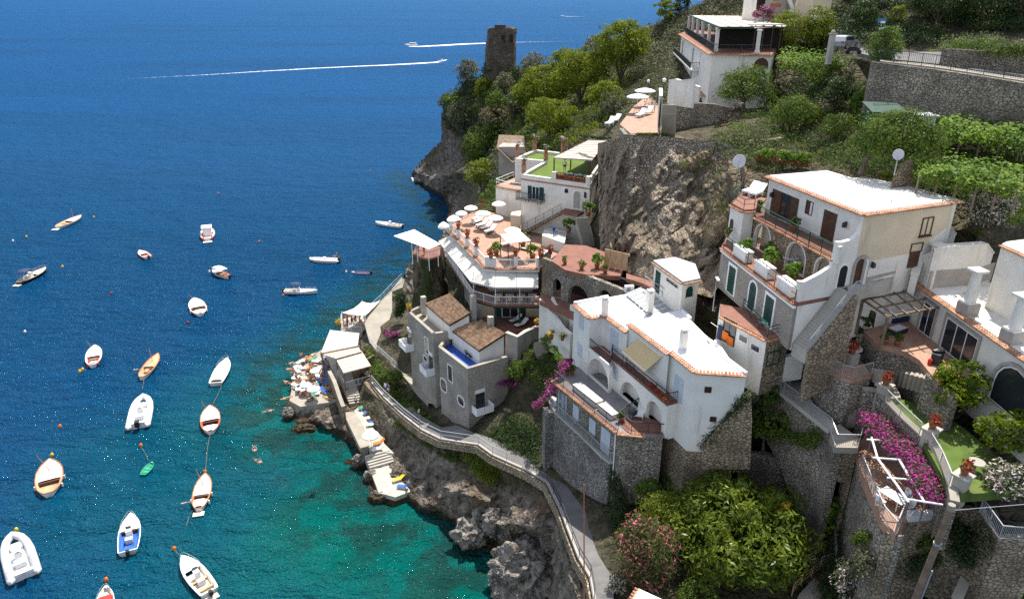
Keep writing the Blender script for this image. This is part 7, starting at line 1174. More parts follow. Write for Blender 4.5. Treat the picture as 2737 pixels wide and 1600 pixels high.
arbour('small shaded vine arbour beside the hotel',[P('E',1560,690,45.9),P('F',460,720,45.7)],[P('E',1600,570,46.2),P('F',500,600,46.0)],46,43.8,5,l_vine,6500,.28,.9)
fc = thing('pole_fence', 'rustic crossed pole fence under the large vine arbour', 'fence', P('I',1300,150,40.6)); A_, B__ = P('I',1310,85,41.6), P('I',2100,215,41.4); mb = MB(); mb.bar(A_,B__,.09); mb.bar(A_-V((0,0,1)),B__-V((0,0,1)),.09); mb.build('rail', m_wood, fc); mb = MB()
for i in range(6): a, b = A_.lerp(B__,i/6), A_.lerp(B__,(i+1)/6); mb.bar(a,b-V((0,0,1)),.07); mb.bar(a-V((0,0,1)),b,.07)
mb.build('cross_brace', m_wood, fc)
# boulders at the water
def boulder(lab, c, x, y, z, wpx, sy, sz, seed, amp=.35, sub=5):
    p = P(c,x,y,z); t = (p-CAM).length/ray(c,x,y).length; r = wpx/CR[c][2]*t/2; bm = bmesh.new(); bmesh.ops.create_icosphere(bm, subdivisions=sub, radius=1)
    for v in bm.verts:
        q = v.co*1.0; o = q*1.7*max(1,r/3)+V((seed*3.1,seed,0)); n1 = noise.ridged_multi_fractal(o,1,2.2,5,1,2)-1.2; n2 = noise.voronoi(o*.9)[0]; e = 1+amp*(.42*n1+.9*((n2[1]-n2[0])-.35))
        v.co = V((q.x*r*e, q.y*r*sy*e, q.z*r*sz*e))
    me = bpy.data.meshes.new('boulder'); bm.to_mesh(me); bm.free(); me.materials.append(m_rock); o = bpy.data.objects.new('boulder', me); COL.objects.link(o); o.location = p; return tag(o, lab, 'boulder', 'rocks at the water')
boulder('largest pale boulder mass at the water below the lane','O',930,1290,2.6,680,.85,.95,1,.42,6); boulder('pale pointed boulder left of the largest one','O',650,870,3.8,200,.9,1.4,2,.4); boulder('low rough rock between pointed boulder and cave','O',470,960,1.6,300,.8,.85,3,.5); boulder('rock bridging the pointed and the largest boulder','O',770,960,3.2,170,.9,.9,4,.4); boulder('small pale knob above the low rough rock','O',530,800,3.6,110,.9,1.1,5,.4)
boulder('rough rock at the tip of the lower ledge','N',920,970,.3,170,.7,.7,6,.5); boulder('boulder beside the ledge steps','N',765,690,.6,120,.9,1.2,7,.4); boulder('rock beneath the sunlit corner of the ledge','N',860,810,.4,130,.9,1,8,.4); boulder('rocky rim at the corner of the crowded deck','N',210,310,.7,110,.9,1,9,.45); boulder('dark rock lapped by waves under the deck','N',330,440,-.1,190,.6,.6,10,.5); boulder('flat rock in the water near the ledge steps','N',700,700,-.2,120,.7,.6,11,.5); boulder('sea rock at the far headland tip','D',520,1330,1.5,160,.6,1.1,12,.5)
def wcreep(lab, A, B, q, r, n, m, name='ivy'): W_ = Wall(A, B); creeper(lab, [W_.at(*W_.hit(*p), .25) for p in q], r, n, m, name, th=.9)
wA, wB, wC, wD = P('U',945,862,23.5), P('U',1085,668,23.5), P('U',1400,655,23.5), P('U',1480,560,24.5); wE, wF = P('U',1760,600,25.2), P('U',1960,890,24.4)
wcreep('dark ivy spreading over the warm wall behind the leaning pole', wD, wE, [('U',1560,700),('U',1650,850),('U',1700,1000),('U',1600,1050)], 1.5, 3000, l_dark); wcreep('green tufts on the warm wall left of the leaning pole', wB, wC, [('U',1150,950),('U',1260,850),('U',1340,960)], .8, 900, l_green, 'weeds')
wcreep('dark growth at the foot of the warm wall', wB, wC, [('U',1050,1150),('U',1200,1050),('U',1400,1000)], 1.2, 2200, l_dark, 'weeds'); wcreep('weeds hanging on the small balcony wall at the right border', wE, wF, [('U',1830,760),('U',1880,950),('U',1800,1000)], .9, 1300, l_olive, 'weeds')
wcreep('weeds hanging from the foot of the curved stone wall', P('U',680,410,23.5), P('U',800,695,23.5), [('U',560,1250),('U',680,1050),('U',760,1180)], 1.1, 1800, l_olive, 'weeds'); wcreep('brown green tufts halfway up the curved stone wall', P('U',680,410,23.5), P('U',800,695,23.5), [('U',590,900),('U',720,850)], .7, 700, l_green, 'weeds')
wcreep('ivy on the flaring wall under the railed walkway', P('R',800,462,24.7), P('R',1160,735,24.7), [('R',700,700),('R',850,800),('R',1000,830),('R',1080,760)], 1.2, 2800, l_green)
creeper('ivy hanging on the shaded wall below the coast road',[P('W',2180,175,46.5),P('W',2230,190,45.5),P('W',2260,215,44)],1.0,1400,l_green,'ivy',th=.9); creeper('green growth along the foot of the road wall',[P('W',2240,265,42.8),P('W',2400,262,42.8),P('W',2640,280,42.4)],1.0,3400,l_green,'border_plants',th=.8)
# ================= boats
GOZ = ((0,.30),(.06,.55),(.16,.80),(.3,.95),(.48,1),(.66,.94),(.8,.74),(.9,.46),(.97,.18),(1,.03)); SPD = ((0,.84),(.15,.93),(.35,1),(.55,.98),(.7,.86),(.82,.64),(.91,.38),(.97,.16),(1,.02)); ROW = ((0,.62),(.15,.84),(.4,1),(.6,.97),(.78,.75),(.9,.42),(1,.06))
def shp(tab, s):
    for (a,b),(c,d) in zip(tab[:-1],tab[1:]):
        if s <= c: return b+(d-b)*(s-a)/(c-a)
    return tab[-1][1]
def boat(lab, c, bow, stern, tab=GOZ, wr=.34, hull=None, rim=None, deck=None, floor=None, ds=.5, extras=(), name='moored_boat', h=.62, group='boats moored in the bay', wm=None, under=None):
    b, s = P(c,*bow,.5), P(c,*stern,.5); b.z = s.z = 0; L = (b-s).length*.91; W_ = wm or L*wr*.86; o = thing(name, lab, 'boat', (0,0,0), group); k = L/6.0; n = 18; hz = h*max(.55,min(1.15,k))
    st = [i/n for i in range(n+1)]; Y = lambda t: L*(t-.5); Wd = lambda t: W_/2*shp(tab,t); Zs = lambda t: hz*(.86+.55*max(0,t-.35)**1.7+.25*max(0,.25-t))
    def loft(rows, name, m, par, close=False):
        mb = MB(); q = len(rows[0]); mb.add([p for r in rows for p in r], [(i*q+j,i*q+j+1,(i+1)*q+j+1,(i+1)*q+j) for i in range(len(rows)-1) for j in range(q-1)]+([tuple(range(q))] if close else [])); return mb.build(name, m, par, True)
    rows = [[(-Wd(t),Y(t),Zs(t)),(-Wd(t)*.93,Y(t)-.0,Zs(t)*.45),(-Wd(t)*.7,Y(t)-.25*t*k,.02),(-Wd(t)*.3,Y(t)-.4*t*k,-.25),(Wd(t)*.3,Y(t)-.4*t*k,-.25),(Wd(t)*.7,Y(t)-.25*t*k,.02),(Wd(t)*.93,Y(t),Zs(t)*.45),(Wd(t),Y(t),Zs(t))] for t in st]
    hu = loft(rows, 'hull', hull or m_gel, o, True)
    if under: loft([[(-Wd(t)*.9,Y(t)-.15*t*k,.16),(-Wd(t)*.8-.02,Y(t)-.25*t*k,-.1)] for t in st]+[], 'boot_stripe', under, hu); 
    r = MB(); path = [V((-Wd(t),Y(t),Zs(t)+.02)) for t in st]+[V((Wd(t),Y(t),Zs(t)+.02)) for t in reversed(st)]; r.tube(path+[path[0]], .055*max(.6,k), 6, cap=False); r.build('gunwale', rim or m_gel, o, True)
    if ds < 1: loft([[(-Wd(t)*.97,Y(t),Zs(t)-.02),(-Wd(t)*.5,Y(t),Zs(t)+.03*k),(Wd(t)*.5,Y(t),Zs(t)+.03*k),(Wd(t)*.97,Y(t),Zs(t)-.02)] for t in st if t >= ds-.01], 'foredeck', deck or m_gel, o)
    tt_ = [t for t in st if t <= ds+.06]; zi = .16*max(.6,k)
    loft([[(-Wd(t)*.96,Y(t),Zs(t)-.01),(-Wd(t)*.80,Y(t),Zs(t)-.03),(-Wd(t)*.76,Y(t),zi),(Wd(t)*.76,Y(t),zi),(Wd(t)*.80,Y(t),Zs(t)-.03),(Wd(t)*.96,Y(t),Zs(t)-.01)] for t in tt_], 'cockpit', floor or m_deckw, o)
    ext = dict(e if isinstance(e,tuple) else (e,None) for e in extras)
    bx = lambda nm_, m, x0,x1,t0,t1,z0,z1, par=o: MB().obox((x0*W_/2,Y(t0),z0),((x1-x0)*W_/2,0,0),(0,Y(t1)-Y(t0),0),(0,0,z1-z0)).build(nm_, m, par)
    zt = Zs(.3)
    if 'bench' in ext:
        for t in ext['bench'] or (.12,.34): f = shp(tab,t)*.82; bx('bench', rim or m_pwood, -f, f, t, t+.05, zt*.62, zt*.72)
    if 'engine' in ext: bx('engine_box', ext['engine'] or m_pwood, -.3,.3,.24,.36,zi,zt*.95)
    if 'hatch' in ext: bx('hatch', ext['hatch'] or m_deckw, -.3,.3,ds+.08,ds+.2,Zs(ds+.1)-.05,Zs(ds+.1)+.09)
    if 'bulk' in ext: f = shp(tab,ds)*.8; bx('bulkhead', ext['bulk'] or m_brown, -f, f, ds-.035, ds+.0, zi, Zs(ds)-.01)
    if 'console' in ext: e = bx('console', m_gel, -.26,.26,.40,.49,zi,zi+.95*k); bx('windscreen', m_glass, -.25,.25,.485,.495,zi+.95*k,zi+1.2*k, e); bx('seat', ext['console'] or m_rib, -.34,.34,.26,.34,zi,zi+.55*k)
    if 'cushion' in ext: bx('cushion', ext['cushion'], -.72,.72,.05,.12,zi,zt*.8); bx('cushion', ext['cushion'], -.74,-.48,.121,.36,zi,zt*.8); bx('cushion', ext['cushion'], .48,.74,.121,.36,zi,zt*.8)
    if 'outboard' in ext:
        e = MB(); y = Y(0)-.22*k; e.obox((-.16,y-.28,zt*.7),(.32,0,0),(0,.42,0),(0,0,.5)); ob_ = e.build('outboard', ext['outboard'] or m_blk, o); e = MB(); e.obox((-.08,y-.12,-.3),(.16,0,0),(0,.2,0),(0,0,zt*.7+.28)); e.build('outboard_leg', m_blk, ob_)
    if 'platform' in ext: e = MB(); e.obox((-W_*.3,Y(0)-.75*k,.12),(W_*.6,0,0),(0,.7*k,0),(0,0,.08)); e.build('swim_platform', ext['platform'] or m_deckw, o)
    if 'mast' in ext: t0, lx = ext['mast'] or (.66,-.35); e = MB(); e.tube([(0,Y(t0),Zs(t0)),(lx*W_,Y(t0)+.28*L*.6,Zs(t0)+1.5*k)],.045,6,.03); e.build('mast', m_pot, o); e = MB(); e.tube([(0,Y(t0),Zs(t0)+.15),(-.5*W_/2,Y(t0)-.16*L,zt+.12)],.02,5); e.build('stay', m_wood, o)
    if 'oar' in ext: e = MB(); t0 = ext['oar'] or .3; e.tube([(-W_*.85,Y(t0)-.1,zt+.2),(W_*.42,Y(t0)+.15*k,zt+.15)],.04,6); e.obox((-W_*.98,Y(t0)-.2,zt+.17),(.5*k,.05,0),(0,.16,0),(0,0,.05)); e.build('oar', m_pwood, o)
    if 'canopy' in ext:
        m_, t0, t1, zc = ext['canopy']; e = MB(); ww = W_*.44; nn_ = 6; vs = []
        for i in range(nn_+1):
            for j in range(5): f = i/nn_; x = (j/4-.5)*2*ww; vs.append((x, Y(t0)+(Y(t1)-Y(t0))*f, zc*k+.12*math.sin(math.pi*f)-.08*(j/2-1)**2))
        e.add(vs, [(i*5+j,i*5+j+1,(i+1)*5+j+1,(i+1)*5+j) for i in range(nn_) for j in range(4)]); co = e.build('canopy', m_, o, True); md = co.modifiers.new('th','SOLIDIFY'); md.thickness = .03
        for sx in (-1,1):
            for t in (t0,t1): MB().tube([(sx*W_*.42,Y((t0+t1)/2+(t-(t0+t1)/2)*.4),zt),(sx*ww,Y(t),zc*k-.05)],.025,5).build('canopy_bow', m_steel, o)
    if 'cabin' in ext: t0, t1 = ext['cabin']; e = MB(); e.obox((-W_*.3,Y(t0),zi),(W_*.6,0,0),(0,Y(t1)-Y(t0),0),(0,0,1.25*k)); cb_ = e.build('cabin', m_gel, o); e = MB(); e.obox((-W_*.36,Y(t0)-.15*k,1.25*k+zi+.002),(W_*.72,0,0),(0,Y(t1)-Y(t0)+.3*k,0),(0,0,.07)); e.build('cabin_roof', m_gel, cb_); e = MB(); e.obox((-W_*.305,Y(t0)+.1,zi+.8*k),(W_*.61,0,0),(0,Y(t1)-Y(t0)-.2,0),(0,0,.35*k)); e.build('cabin_window', m_glass, cb_)
    if 'cover' in ext:
        m_, t0, t1 = ext['cover']; loft([[(-Wd(t)*.9,Y(t),Zs(t)+.02),(-Wd(t)*.45,Y(t),Zs(t)+.16*k),(Wd(t)*.45,Y(t),Zs(t)+.16*k),(Wd(t)*.9,Y(t),Zs(t)+.02)] for t in [t0+(t1-t0)*i/8 for i in range(9)]], 'cover', m_, o)
    if 'rail' in ext: e = MB(); e.tube([(-Wd(t)*.9,Y(t),Zs(t)+.45*k) for t in (.62,.75,.88,.97)]+[(Wd(t)*.9,Y(t),Zs(t)+.45*k) for t in (.97,.88,.75,.62)],.02,5); [e.tube([(sx*Wd(t)*.9,Y(t),Zs(t)),(sx*Wd(t)*.9,Y(t),Zs(t)+.45*k)],.018,4) for t in (.62,.75,.88) for sx in (-1,1)]; e.build('bow_rail', m_steel, o)
    if 'fender' in ext:
        for sx, t in ((-1,.3),(1,.42),(1,.2)): e = MB(); e.lathe([(.02,-.3),(.11,-.25),(.11,.2),(.02,.26)],(sx*(Wd(t)+.1),Y(t),hz*.5),8); e.build('fender', ext['fender'] or m_frame, o)
    d = b-s; o.location = (b+s)/2; o.rotation_euler = (0,0,math.atan2(-d.x,d.y)); return o
def rib(lab, c, bow, stern, wr=.42, tube_m=None, extras=(), deckm=None, engine=1, rimm=None):
    b, s = P(c,*bow,.4), P(c,*stern,.4); b.z = s.z = 0; L = (b-s).length*.93; W_ = L*wr*.92; o = thing('inflatable_boat', lab, 'boat', (0,0,0), 'boats moored in the bay'); k = L/5.5; r = W_*.13; x = W_/2-r; Y = lambda t: L*(t-.5)
    half = [(x,Y(.0)),(x,Y(.3)),(x*.99,Y(.55)),(x*.86,Y(.74)),(x*.6,Y(.88)),(x*.25,Y(.96))]; path = [V((-a,y,.38*k+.25*max(0,(y/L+.0))**1.5*k)) for a,y in half]+[V((0,Y(.975),.38*k+.2*k))]+[V((a,y,.38*k+.25*max(0,(y/L))**1.5*k)) for a,y in reversed(half)]
    mb = MB(); mb.tube(path, r, 10); tb = mb.build('inflatable_tube', tube_m or m_gel, o, True)
    for sx in (-1,1): e = MB(); e.lathe([(r,0),(r*.8,.18*k),(.03,.36*k)],(0,0,0),10); e.v = [(sx*x+v[0], Y(0)-v[2], .38*k+v[1]) for v in e.v]; e.build('tube_cone', tube_m or m_gel, tb, True)
    if rimm: mb = MB(); mb.tube([p+V((0,0,-.0))+V((1 if p.x>0 else -1,0,0))*r*.95 for p in path if abs(p.x)>.01], .04, 5); mb.build('rubbing_strake', rimm, tb)
    mb = MB(); mb.prism([(-x,Y(.02)),(x,Y(.02)),(x,Y(.55)),(x*.6,Y(.86)),(-x*.6,Y(.86)),(-x,Y(.55))],-.2,.2*k); mb.build('deck', deckm or m_gel, o); bx = lambda nm_, m, a,b_,t0,t1,z0,z1: MB().obox((a*x,Y(t0),z0*k),((b_-a)*x,0,0),(0,Y(t1)-Y(t0),0),(0,0,(z1-z0)*k)).build(nm_, m, o)
    bx('console', m_gel,-.32,.32,.42,.52,.2,.95); bx('seat', m_rib,-.45,.45,.24,.35,.2,.62); bx('bow_cushion', m_rib,-.5,.5,.66,.8,.2,.42); bx('transom', m_gel,-.85,.85,.02,.07,.2,.62); w_ = MB(); w_.tube([(-.14*k,Y(.41),1.0*k),(.14*k,Y(.41),1.0*k)],.05); w_.build('steering_wheel', m_blk, o)
    for sx in (-.85,.85): MB().tube([(sx*x,Y(.16),.5*k),(sx*x,Y(.16),1.25*k),(0,Y(.14),1.4*k)],.03).build('roll_bar', m_steel, o)
    e = MB(); e.obox((-.2*k,Y(0)-.45*k,.45*k),(.4*k,0,0),(0,.5*k,0),(0,0,.55*k)); ob_ = e.build('outboard', m_blk if engine==1 else m_rib, o); e = MB(); e.obox((-.08,Y(0)-.25*k,-.3),(.16,0,0),(0,.22*k,0),(0,0,.75*k)); e.build('outboard_leg', m_blk, ob_)
    d = b-s; o.location = (b+s)/2; o.rotation_euler = (0,0,math.atan2(-d.x,d.y)); return o
B = boat
B('cream wooden fishing boat with yellow waterline, farthest left','B',(590,205),(398,292),hull=m_gel,rim=m_pwood,deck=m_deckw,floor=m_pwood,ds=.5,extras=('bench','mast','platform'),under=m_yel)
B('dark hulled launch with navy awning and swim platform','B',(340,578),(122,690),wr=.33,hull=m_navp,rim=m_pwood,deck=m_deckw,floor=m_deckw,ds=.55,extras=(('canopy',(m_navy,.12,.42,1.75)),'bench','console','platform','rail'))
B('tiny white tender with dark outboard, alone mid bay','B',(995,452),(1064,502),SPD,.42,rim=m_redp,ds=.5,extras=('outboard','bench'))
B('white cabin launch seen from behind its stern','B',(1487,288),(1485,380),wr=.40,rim=m_pwood,floor=m_gel,ds=.55,extras=(('cabin',(.38,.62)),('cushion',m_red),'platform'))
B('small boat with big white sun canopy','B',(1515,592),(1645,642),wr=.38,rim=m_redp,floor=m_pwood,ds=.6,extras=(('canopy',(m_canv,.25,.78,1.7)),'bench','outboard'))
B('white boat with beige covered deck and dark red opening','B',(1388,798),(1440,915),wr=.42,deck=m_deckw,floor=m_redp,ds=.4,extras=('bulk','mast',('cover',(m_deckw,.0,.22)),'fender'))
B('white boat beside the double yellow buoy','B',(682,1135),(662,1282),wr=.38,deck=m_gel,floor=m_gel,ds=.42,extras=('bulk','bench',('cushion',m_red),'mast'))
B('varnished rowing boat with an oar laid across','B',(1140,1192),(1005,1372),wr=.30,hull=m_gel,rim=m_orp,deck=m_pwood,floor=m_pwood,ds=.45,extras=('bulk','oar','mast','engine'))
B('motor boat under a full beige cover','B',(1632,1225),(1540,1415),SPD,.34,rim=m_gel,ds=.72,extras=(('cover',(m_deckw,.08,.78)),'rail','hatch'))
rib('white inflatable with steering console above the green rowing boat','C',(945,148),(905,350),.44,m_gel)
B('white boat with red inside and red stern below the covered boat','C',(1378,205),(1382,385),wr=.44,rim=m_orp,deck=m_gel,floor=m_redp,ds=.4,extras=('bulk',('cover',(m_gel,.0,.2)),'mast','hatch'),under=m_redp)
B('broad white boat with wooden cockpit and thin mast, lower left','C',(330,555),(318,795),wr=.46,rim=m_orp,deck=m_deckw,floor=m_pwood,ds=.36,extras=('bulk','mast','fender','hatch'))
B('small green rowing boat','C',(1000,560),(932,650),ROW,.50,hull=m_grb,rim=m_grb,floor=m_grb,ds=.95,extras=(('bench',(.2,.45,.7)),),h=.5,name='rowing_boat')
B('white boat with orange rim, oar and stern ladder','C',(1352,648),(1300,895),wr=.36,rim=m_orp,deck=m_deckw,floor=m_orp,ds=.38,extras=('bulk','mast',('oar',.2),'platform',('cover',(m_gel,.04,.24)),'fender'))
rib('big grey white inflatable at the left border','C',(82,1055),(165,1335),.45,m_rib,engine=2)
B('white motor boat with bright blue cockpit','C',(862,908),(838,1175),SPD,.40,ds=.56,floor=m_bluef,extras=('bulk',('cushion',m_bluef),'console','outboard','rail'))
B('white open motor boat in the lower middle of the bay','C',(1188,1190),(1385,1440),SPD,.36,ds=.6,extras=('console','outboard','bench','rail','platform'))
B('white boat with red cover cut by the bottom border','C',(697,1375),(670,1640),SPD,.40,ds=.95,extras=(('cover',(m_red,.1,.7)),'rail'))
B('white motor boat with a person in its stern near the square canopy','W',(921,547),(992,557),SPD,.30,ds=.5,extras=('console','outboard','bench'))
rib('white inflatable with red trim pointing left','W',(760,638),(835,641),.34,m_gel,rimm=m_red)
B('small blue and white rowing boat near the walkway','J',(132,88),(338,98),ROW,.30,hull=m_gel,rim=m_redp,floor=m_blup,ds=.8,extras=(('bench',(.2,.5)),'outboard'),h=.5,name='rowing_boat')
B('white motor boat with dark blue sun top','W',(785,716),(697,715),SPD,.30,ds=.5,extras=(('canopy',(m_navy,.2,.48,1.9)),'console','outboard','rail'))
B('white sightseeing boat under way beyond the bay','D',(366,341),(468,341),SPD,.2,ds=.6,extras=(('cabin',(.1,.6)),'rail'),h=1.3,name='ferry',group=None,wm=4.6)
B('small speedboat heading away ahead of a long wake','D',(688,452),(620,462),SPD,.26,ds=.5,extras=('console',),h=.7,name='speedboat',group=None); B('tiny distant boat near the horizon','D',(1535,122),(1570,124),SPD,.24,ds=.5,extras=('console',),h=.9,name='speedboat',group=None)
sb = B('sailing yacht hidden behind the headland trees','D',(1700,455),(1580,462),SPD,.26,ds=.5,extras=('console',),name='sailing_yacht',group=None); q = V((0,0,0)); mb = MB(); mb.tube([(0,1,.5),(0,1,13)],.12); mb.build('mast', m_blk, sb); mb = MB(); mb.tube([(0,1,13),(0,9,.9)],.03); mb.build('forestay', m_blk, sb)
# wakes
def wake(lab, c, pts, name='wake'):
    m = MATS.get('foam')
    if not m:
        m, nt, out = nm('sea_foam'); n1 = noi(nt, coords(nt), .45, 6, .7); a = N(nt,'Attribute'); a.attribute_name='fade'; mu = N(nt,'Math',_operation='MULTIPLY_ADD',i1=1.15,i2=-.55); nt.links.new(a.outputs['Fac'], mu.inputs[0]); ad = N(nt,'Math',_operation='ADD'); nt.links.new(n1,ad.inputs[0]); nt.links.new(mu.outputs[0],ad.inputs[1]); al = ramp(nt, ad.outputs[0], .42, .75)
        d = N(nt,'BsdfDiffuse'); d.inputs[0].default_value=(.78,.8,.82,1); t = nt.nodes.new('ShaderNodeBsdfTransparent'); mx = nt.nodes.new('ShaderNodeMixShader'); nt.links.new(al,mx.inputs[0]); nt.links.new(t.outputs[0],mx.inputs[1]); nt.links.new(d.outputs[0],mx.inputs[2]); nt.links.new(mx.outputs[0],out.inputs[0]); MATS['foam'] = m
    mb = MB(); fd = []; k = len(pts)
    w = [P(c,x,y,.0) for x,y,_,_ in pts]
    for i, (p, (x,y,wd,f)) in enumerate(zip(w, pts)):
        d = (w[min(i+1,k-1)]-w[max(i-1,0)]).normalized(); q = V((-d.y,d.x,0)); z = V((0,0,.05)); mb.v += [tuple(p-q*wd/2+z), tuple(p+z), tuple(p+q*wd/2+z)]; fd += [f*.25, f, f*.25]
    mb.f = [(3*i+j,3*i+j+1,3*i+j+4,3*i+j+3) for i in range(k-1) for j in range(2)]; o = mb.build(name, m); at = o.data.attributes.new('fade','FLOAT','POINT'); at.data.foreach_set('value', fd); return tag(o, lab, 'wake', kind='stuff')
wake('white wake trailing behind the sightseeing boat','D',[(400,348,8,.9),(470,350,14,1),(640,342,18,1),(800,332,20,.9),(975,325,22,.75),(1200,318,22,.55),(1500,312,24,.45),(1900,306,26,.3)])
wake('long white wake behind the small speedboat','D',[(670,458,5,1),(600,468,9,1),(400,480,10,1),(200,490,9,.85),(0,498,8,.8),(-300,512,9,.75),(-700,535,9,.66),(-1100,560,9,.58),(-1700,590,9,.45)])
wake('faint wake of the tiny distant boat','D',[(1540,124,10,.9),(1620,125,14,.7),(1750,126,14,.45),(1850,127,12,.3)])
wake('broken foam where the sea meets the far rocks','D',[(425,1330,2,.75),(440,1350,3,.7),(500,1365,3,.75),(560,1395,3,.7)],'foam'); 
# buoys and mooring lines
def buoy(c, x, y, m, lab, r=.22):
    p = P(c,x,y,.05); o = thing('buoy', lab, 'buoy', p, 'mooring buoys'); MB().lathe([(.02,-.3),(r*.8,-.15),(r,.1),(r*.8,.32),(.05,.45)],p,10).build('float', m, o, True); MB().tube([p+V((0,0,.4)),p+V((0,0,.62))],.04,5).build('ring_post', m_blk, o); return o
for c,x,y,m,lab in (('B',672,217,m_yel,'yellow buoy at the bow of the farthest left boat'),('B',190,357,m_yel,'yellow buoy left of the cream fishing boat'),('B',94,387,m_frame,'white buoy nearest the left border'),('B',445,572,m_yel,'yellow buoy off the bow of the dark launch'),('B',797,765,m_redp,'lone red buoy in the left half of the bay'),('B',1347,973,m_redp,'red buoy below the boat with the red opening'),('B',180,1038,m_frame,'lone white buoy above the lower left boats'),('B',572,1322,m_yel,'left of two touching yellow buoys'),('B',592,1308,m_yel,'right of two touching yellow buoys'),('B',1855,392,m_orb,'orange buoy right of the cabin launch'),('B',1500,607,m_frame,'white buoy touching the sun canopy boat'),('B',1563,48,m_orb,'orange buoy farthest out in the bay'),('C',342,533,m_yel,'yellow buoy at the bow of the broad white boat'),('C',925,470,m_orb,'orange buoy between inflatable and green boat'),('C',1345,643,m_orb,'orange buoy at the bow of the orange rimmed boat'),('C',108,1023,m_yel,'yellow buoy ahead of the big inflatable'),('C',1143,1147,m_orb,'orange buoy ahead of the open motor boat'),('C',697,1350,m_orb,'orange buoy ahead of the red covered boat'),('C',395,345,m_orb,'tiny orange buoy above the broad white boat'),('W',154,657,m_yel,'yellow float right of the dark launch bow'),('W',697,728,m_orb,'red orange float below the blue top boat'),('W',912,420,m_orb,'orange float near the far rocks'),('J',95,100,m_frame,'white buoy left of the blue rowing boat')): buoy(c,x,y,m,lab)
def line(lab, pts): q = [P(*p) for p in pts]; tag(MB().tube(q,.03,4).build('mooring_line', m_wood), lab, 'rope', 'mooring lines')
line('mooring line from the big inflatable to its yellow buoy',[('C',82,1050,.6),('C',106,1026,.3)]); line('mooring line from the open motor boat to its orange buoy',[('C',1188,1190,.7),('C',1145,1150,.3)]); line('slack line between orange buoy and green rowing boat',[('C',925,474,.25),('C',955,520,.05),('C',970,560,.4)]); line('mooring line below the varnished rowing boat',[('B',1030,1375,.4),('B',1025,1410,.1),('B',1018,1440,.05)]); line('mooring line running from the covered boat to the red sterned boat',[('C',1455,72,.5),('C',1430,130,.06),('C',1395,200,.5)]); line('mooring line from the red sterned boat down to an orange buoy',[('C',1380,385,.5),('C',1362,470,.06),('C',1347,640,.3)]); line('stern line of the orange rimmed boat',[('C',1262,890,.5),('C',1240,930,.1),('C',1222,990,.05)])
# ================= people
PCACHE = {}
def body(pose):
    if pose in PCACHE: return PCACHE[pose]
    J = dict(pel=(0,0,.95),spi=(0,-.01,1.15),che=(0,0,1.35),nec=(0,.0,1.5),hd0=(0,.02,1.6),hd1=(0,.02,1.72))
    R_ = dict(pel=(.15,.11),spi=(.13,.1),che=(.16,.11),nec=(.055,.055),hd0=(.085,.1),hd1=(.075,.085)); E = [('pel','spi'),('spi','che'),('che','nec'),('nec','hd0'),('hd0','hd1')]
    for s, sx in (('l',-1),('r',1)):
        J.update({s+'sh':(sx*.19,0,1.42),s+'el':(sx*.25,.02,1.15),s+'wr':(sx*.27,.08,.92),s+'pa':(sx*.27,.1,.84),s+'hi':(sx*.1,0,.9),s+'kn':(sx*.11,.02,.5),s+'an':(sx*.12,-.02,.08),s+'to':(sx*.13,.17,.03)})
        R_.update({s+'sh':(.06,.06),s+'el':(.045,.045),s+'wr':(.03,.03),s+'pa':(.035,.02),s+'hi':(.09,.09),s+'kn':(.055,.06),s+'an':(.038,.04),s+'to':(.035,.025)})
        E += [('che',s+'sh'),(s+'sh',s+'el'),(s+'el',s+'wr'),(s+'wr',s+'pa'),('pel',s+'hi'),(s+'hi',s+'kn'),(s+'kn',s+'an'),(s+'an',s+'to')]
        for i, (dx, ln) in enumerate(((-.03,.07),(-.01,.085),(.01,.08),(.03,.06),(.045,.03))): J[s+'f%d'%i] = (sx*.27+dx*.9,.12+.01*i,.84-ln if i<4 else .85); R_[s+'f%d'%i] = (.009,.009); E.append((s+'pa',s+'f%d'%i))
    if pose == 'sit':
        for s, sx in (('l',-1),('r',1)):
            J[s+'kn'] = (sx*.13,.45,.93); J[s+'an'] = (sx*.13,.48,.48); J[s+'to'] = (sx*.13,.66,.43); J[s+'el'] = (sx*.25,.1,1.18); dlt = V((sx*.2,.36,1.08))-V(J[s+'wr'])
            for k in [s+'wr',s+'pa']+[s+'f%d'%i for i in range(5)]: J[k] = tuple(V(J[k])+dlt)
    me = bpy.data.meshes.new('body_'+pose); ks = list(J); me.from_pydata([J[k] for k in ks], [(ks.index(a),ks.index(b)) for a,b in E], []); o = bpy.data.objects.new('tmp', me); COL.objects.link(o)
    md = o.modifiers.new('skin','SKIN'); sv = me.skin_vertices[0].data
    for i, k in enumerate(ks): sv[i].radius = R_[k]; sv[i].use_root = (k == 'pel')
    s2 = o.modifiers.new('sub','SUBSURF'); s2.levels = 1; dg = bpy.context.evaluated_depsgraph_get(); dg.update(); ev = o.evaluated_get(dg); mesh = bpy.data.meshes.new_from_object(ev); bpy.data.objects.remove(o); mesh.materials.clear(); mesh.materials.append(m_skin)
    mesh.polygons.foreach_set('use_smooth',[True]*len(mesh.polygons)); PCACHE[pose] = mesh; return mesh
def shell(rows, m, name, par, n=10):
    mb = MB()
    n0 = 0
    for x,y,z,rx,ry in rows: mb.v += [(x+rx*math.cos(2*math.pi*i/n), y+ry*math.sin(2*math.pi*i/n), z) for i in range(n)]
    mb.f = [(j*n+i,j*n+(i+1)%n,(j+1)*n+(i+1)%n,(j+1)*n+i) for j in range(len(rows)-1) for i in range(n)]; return mb.build(name, m, par, True)
PC = [0]
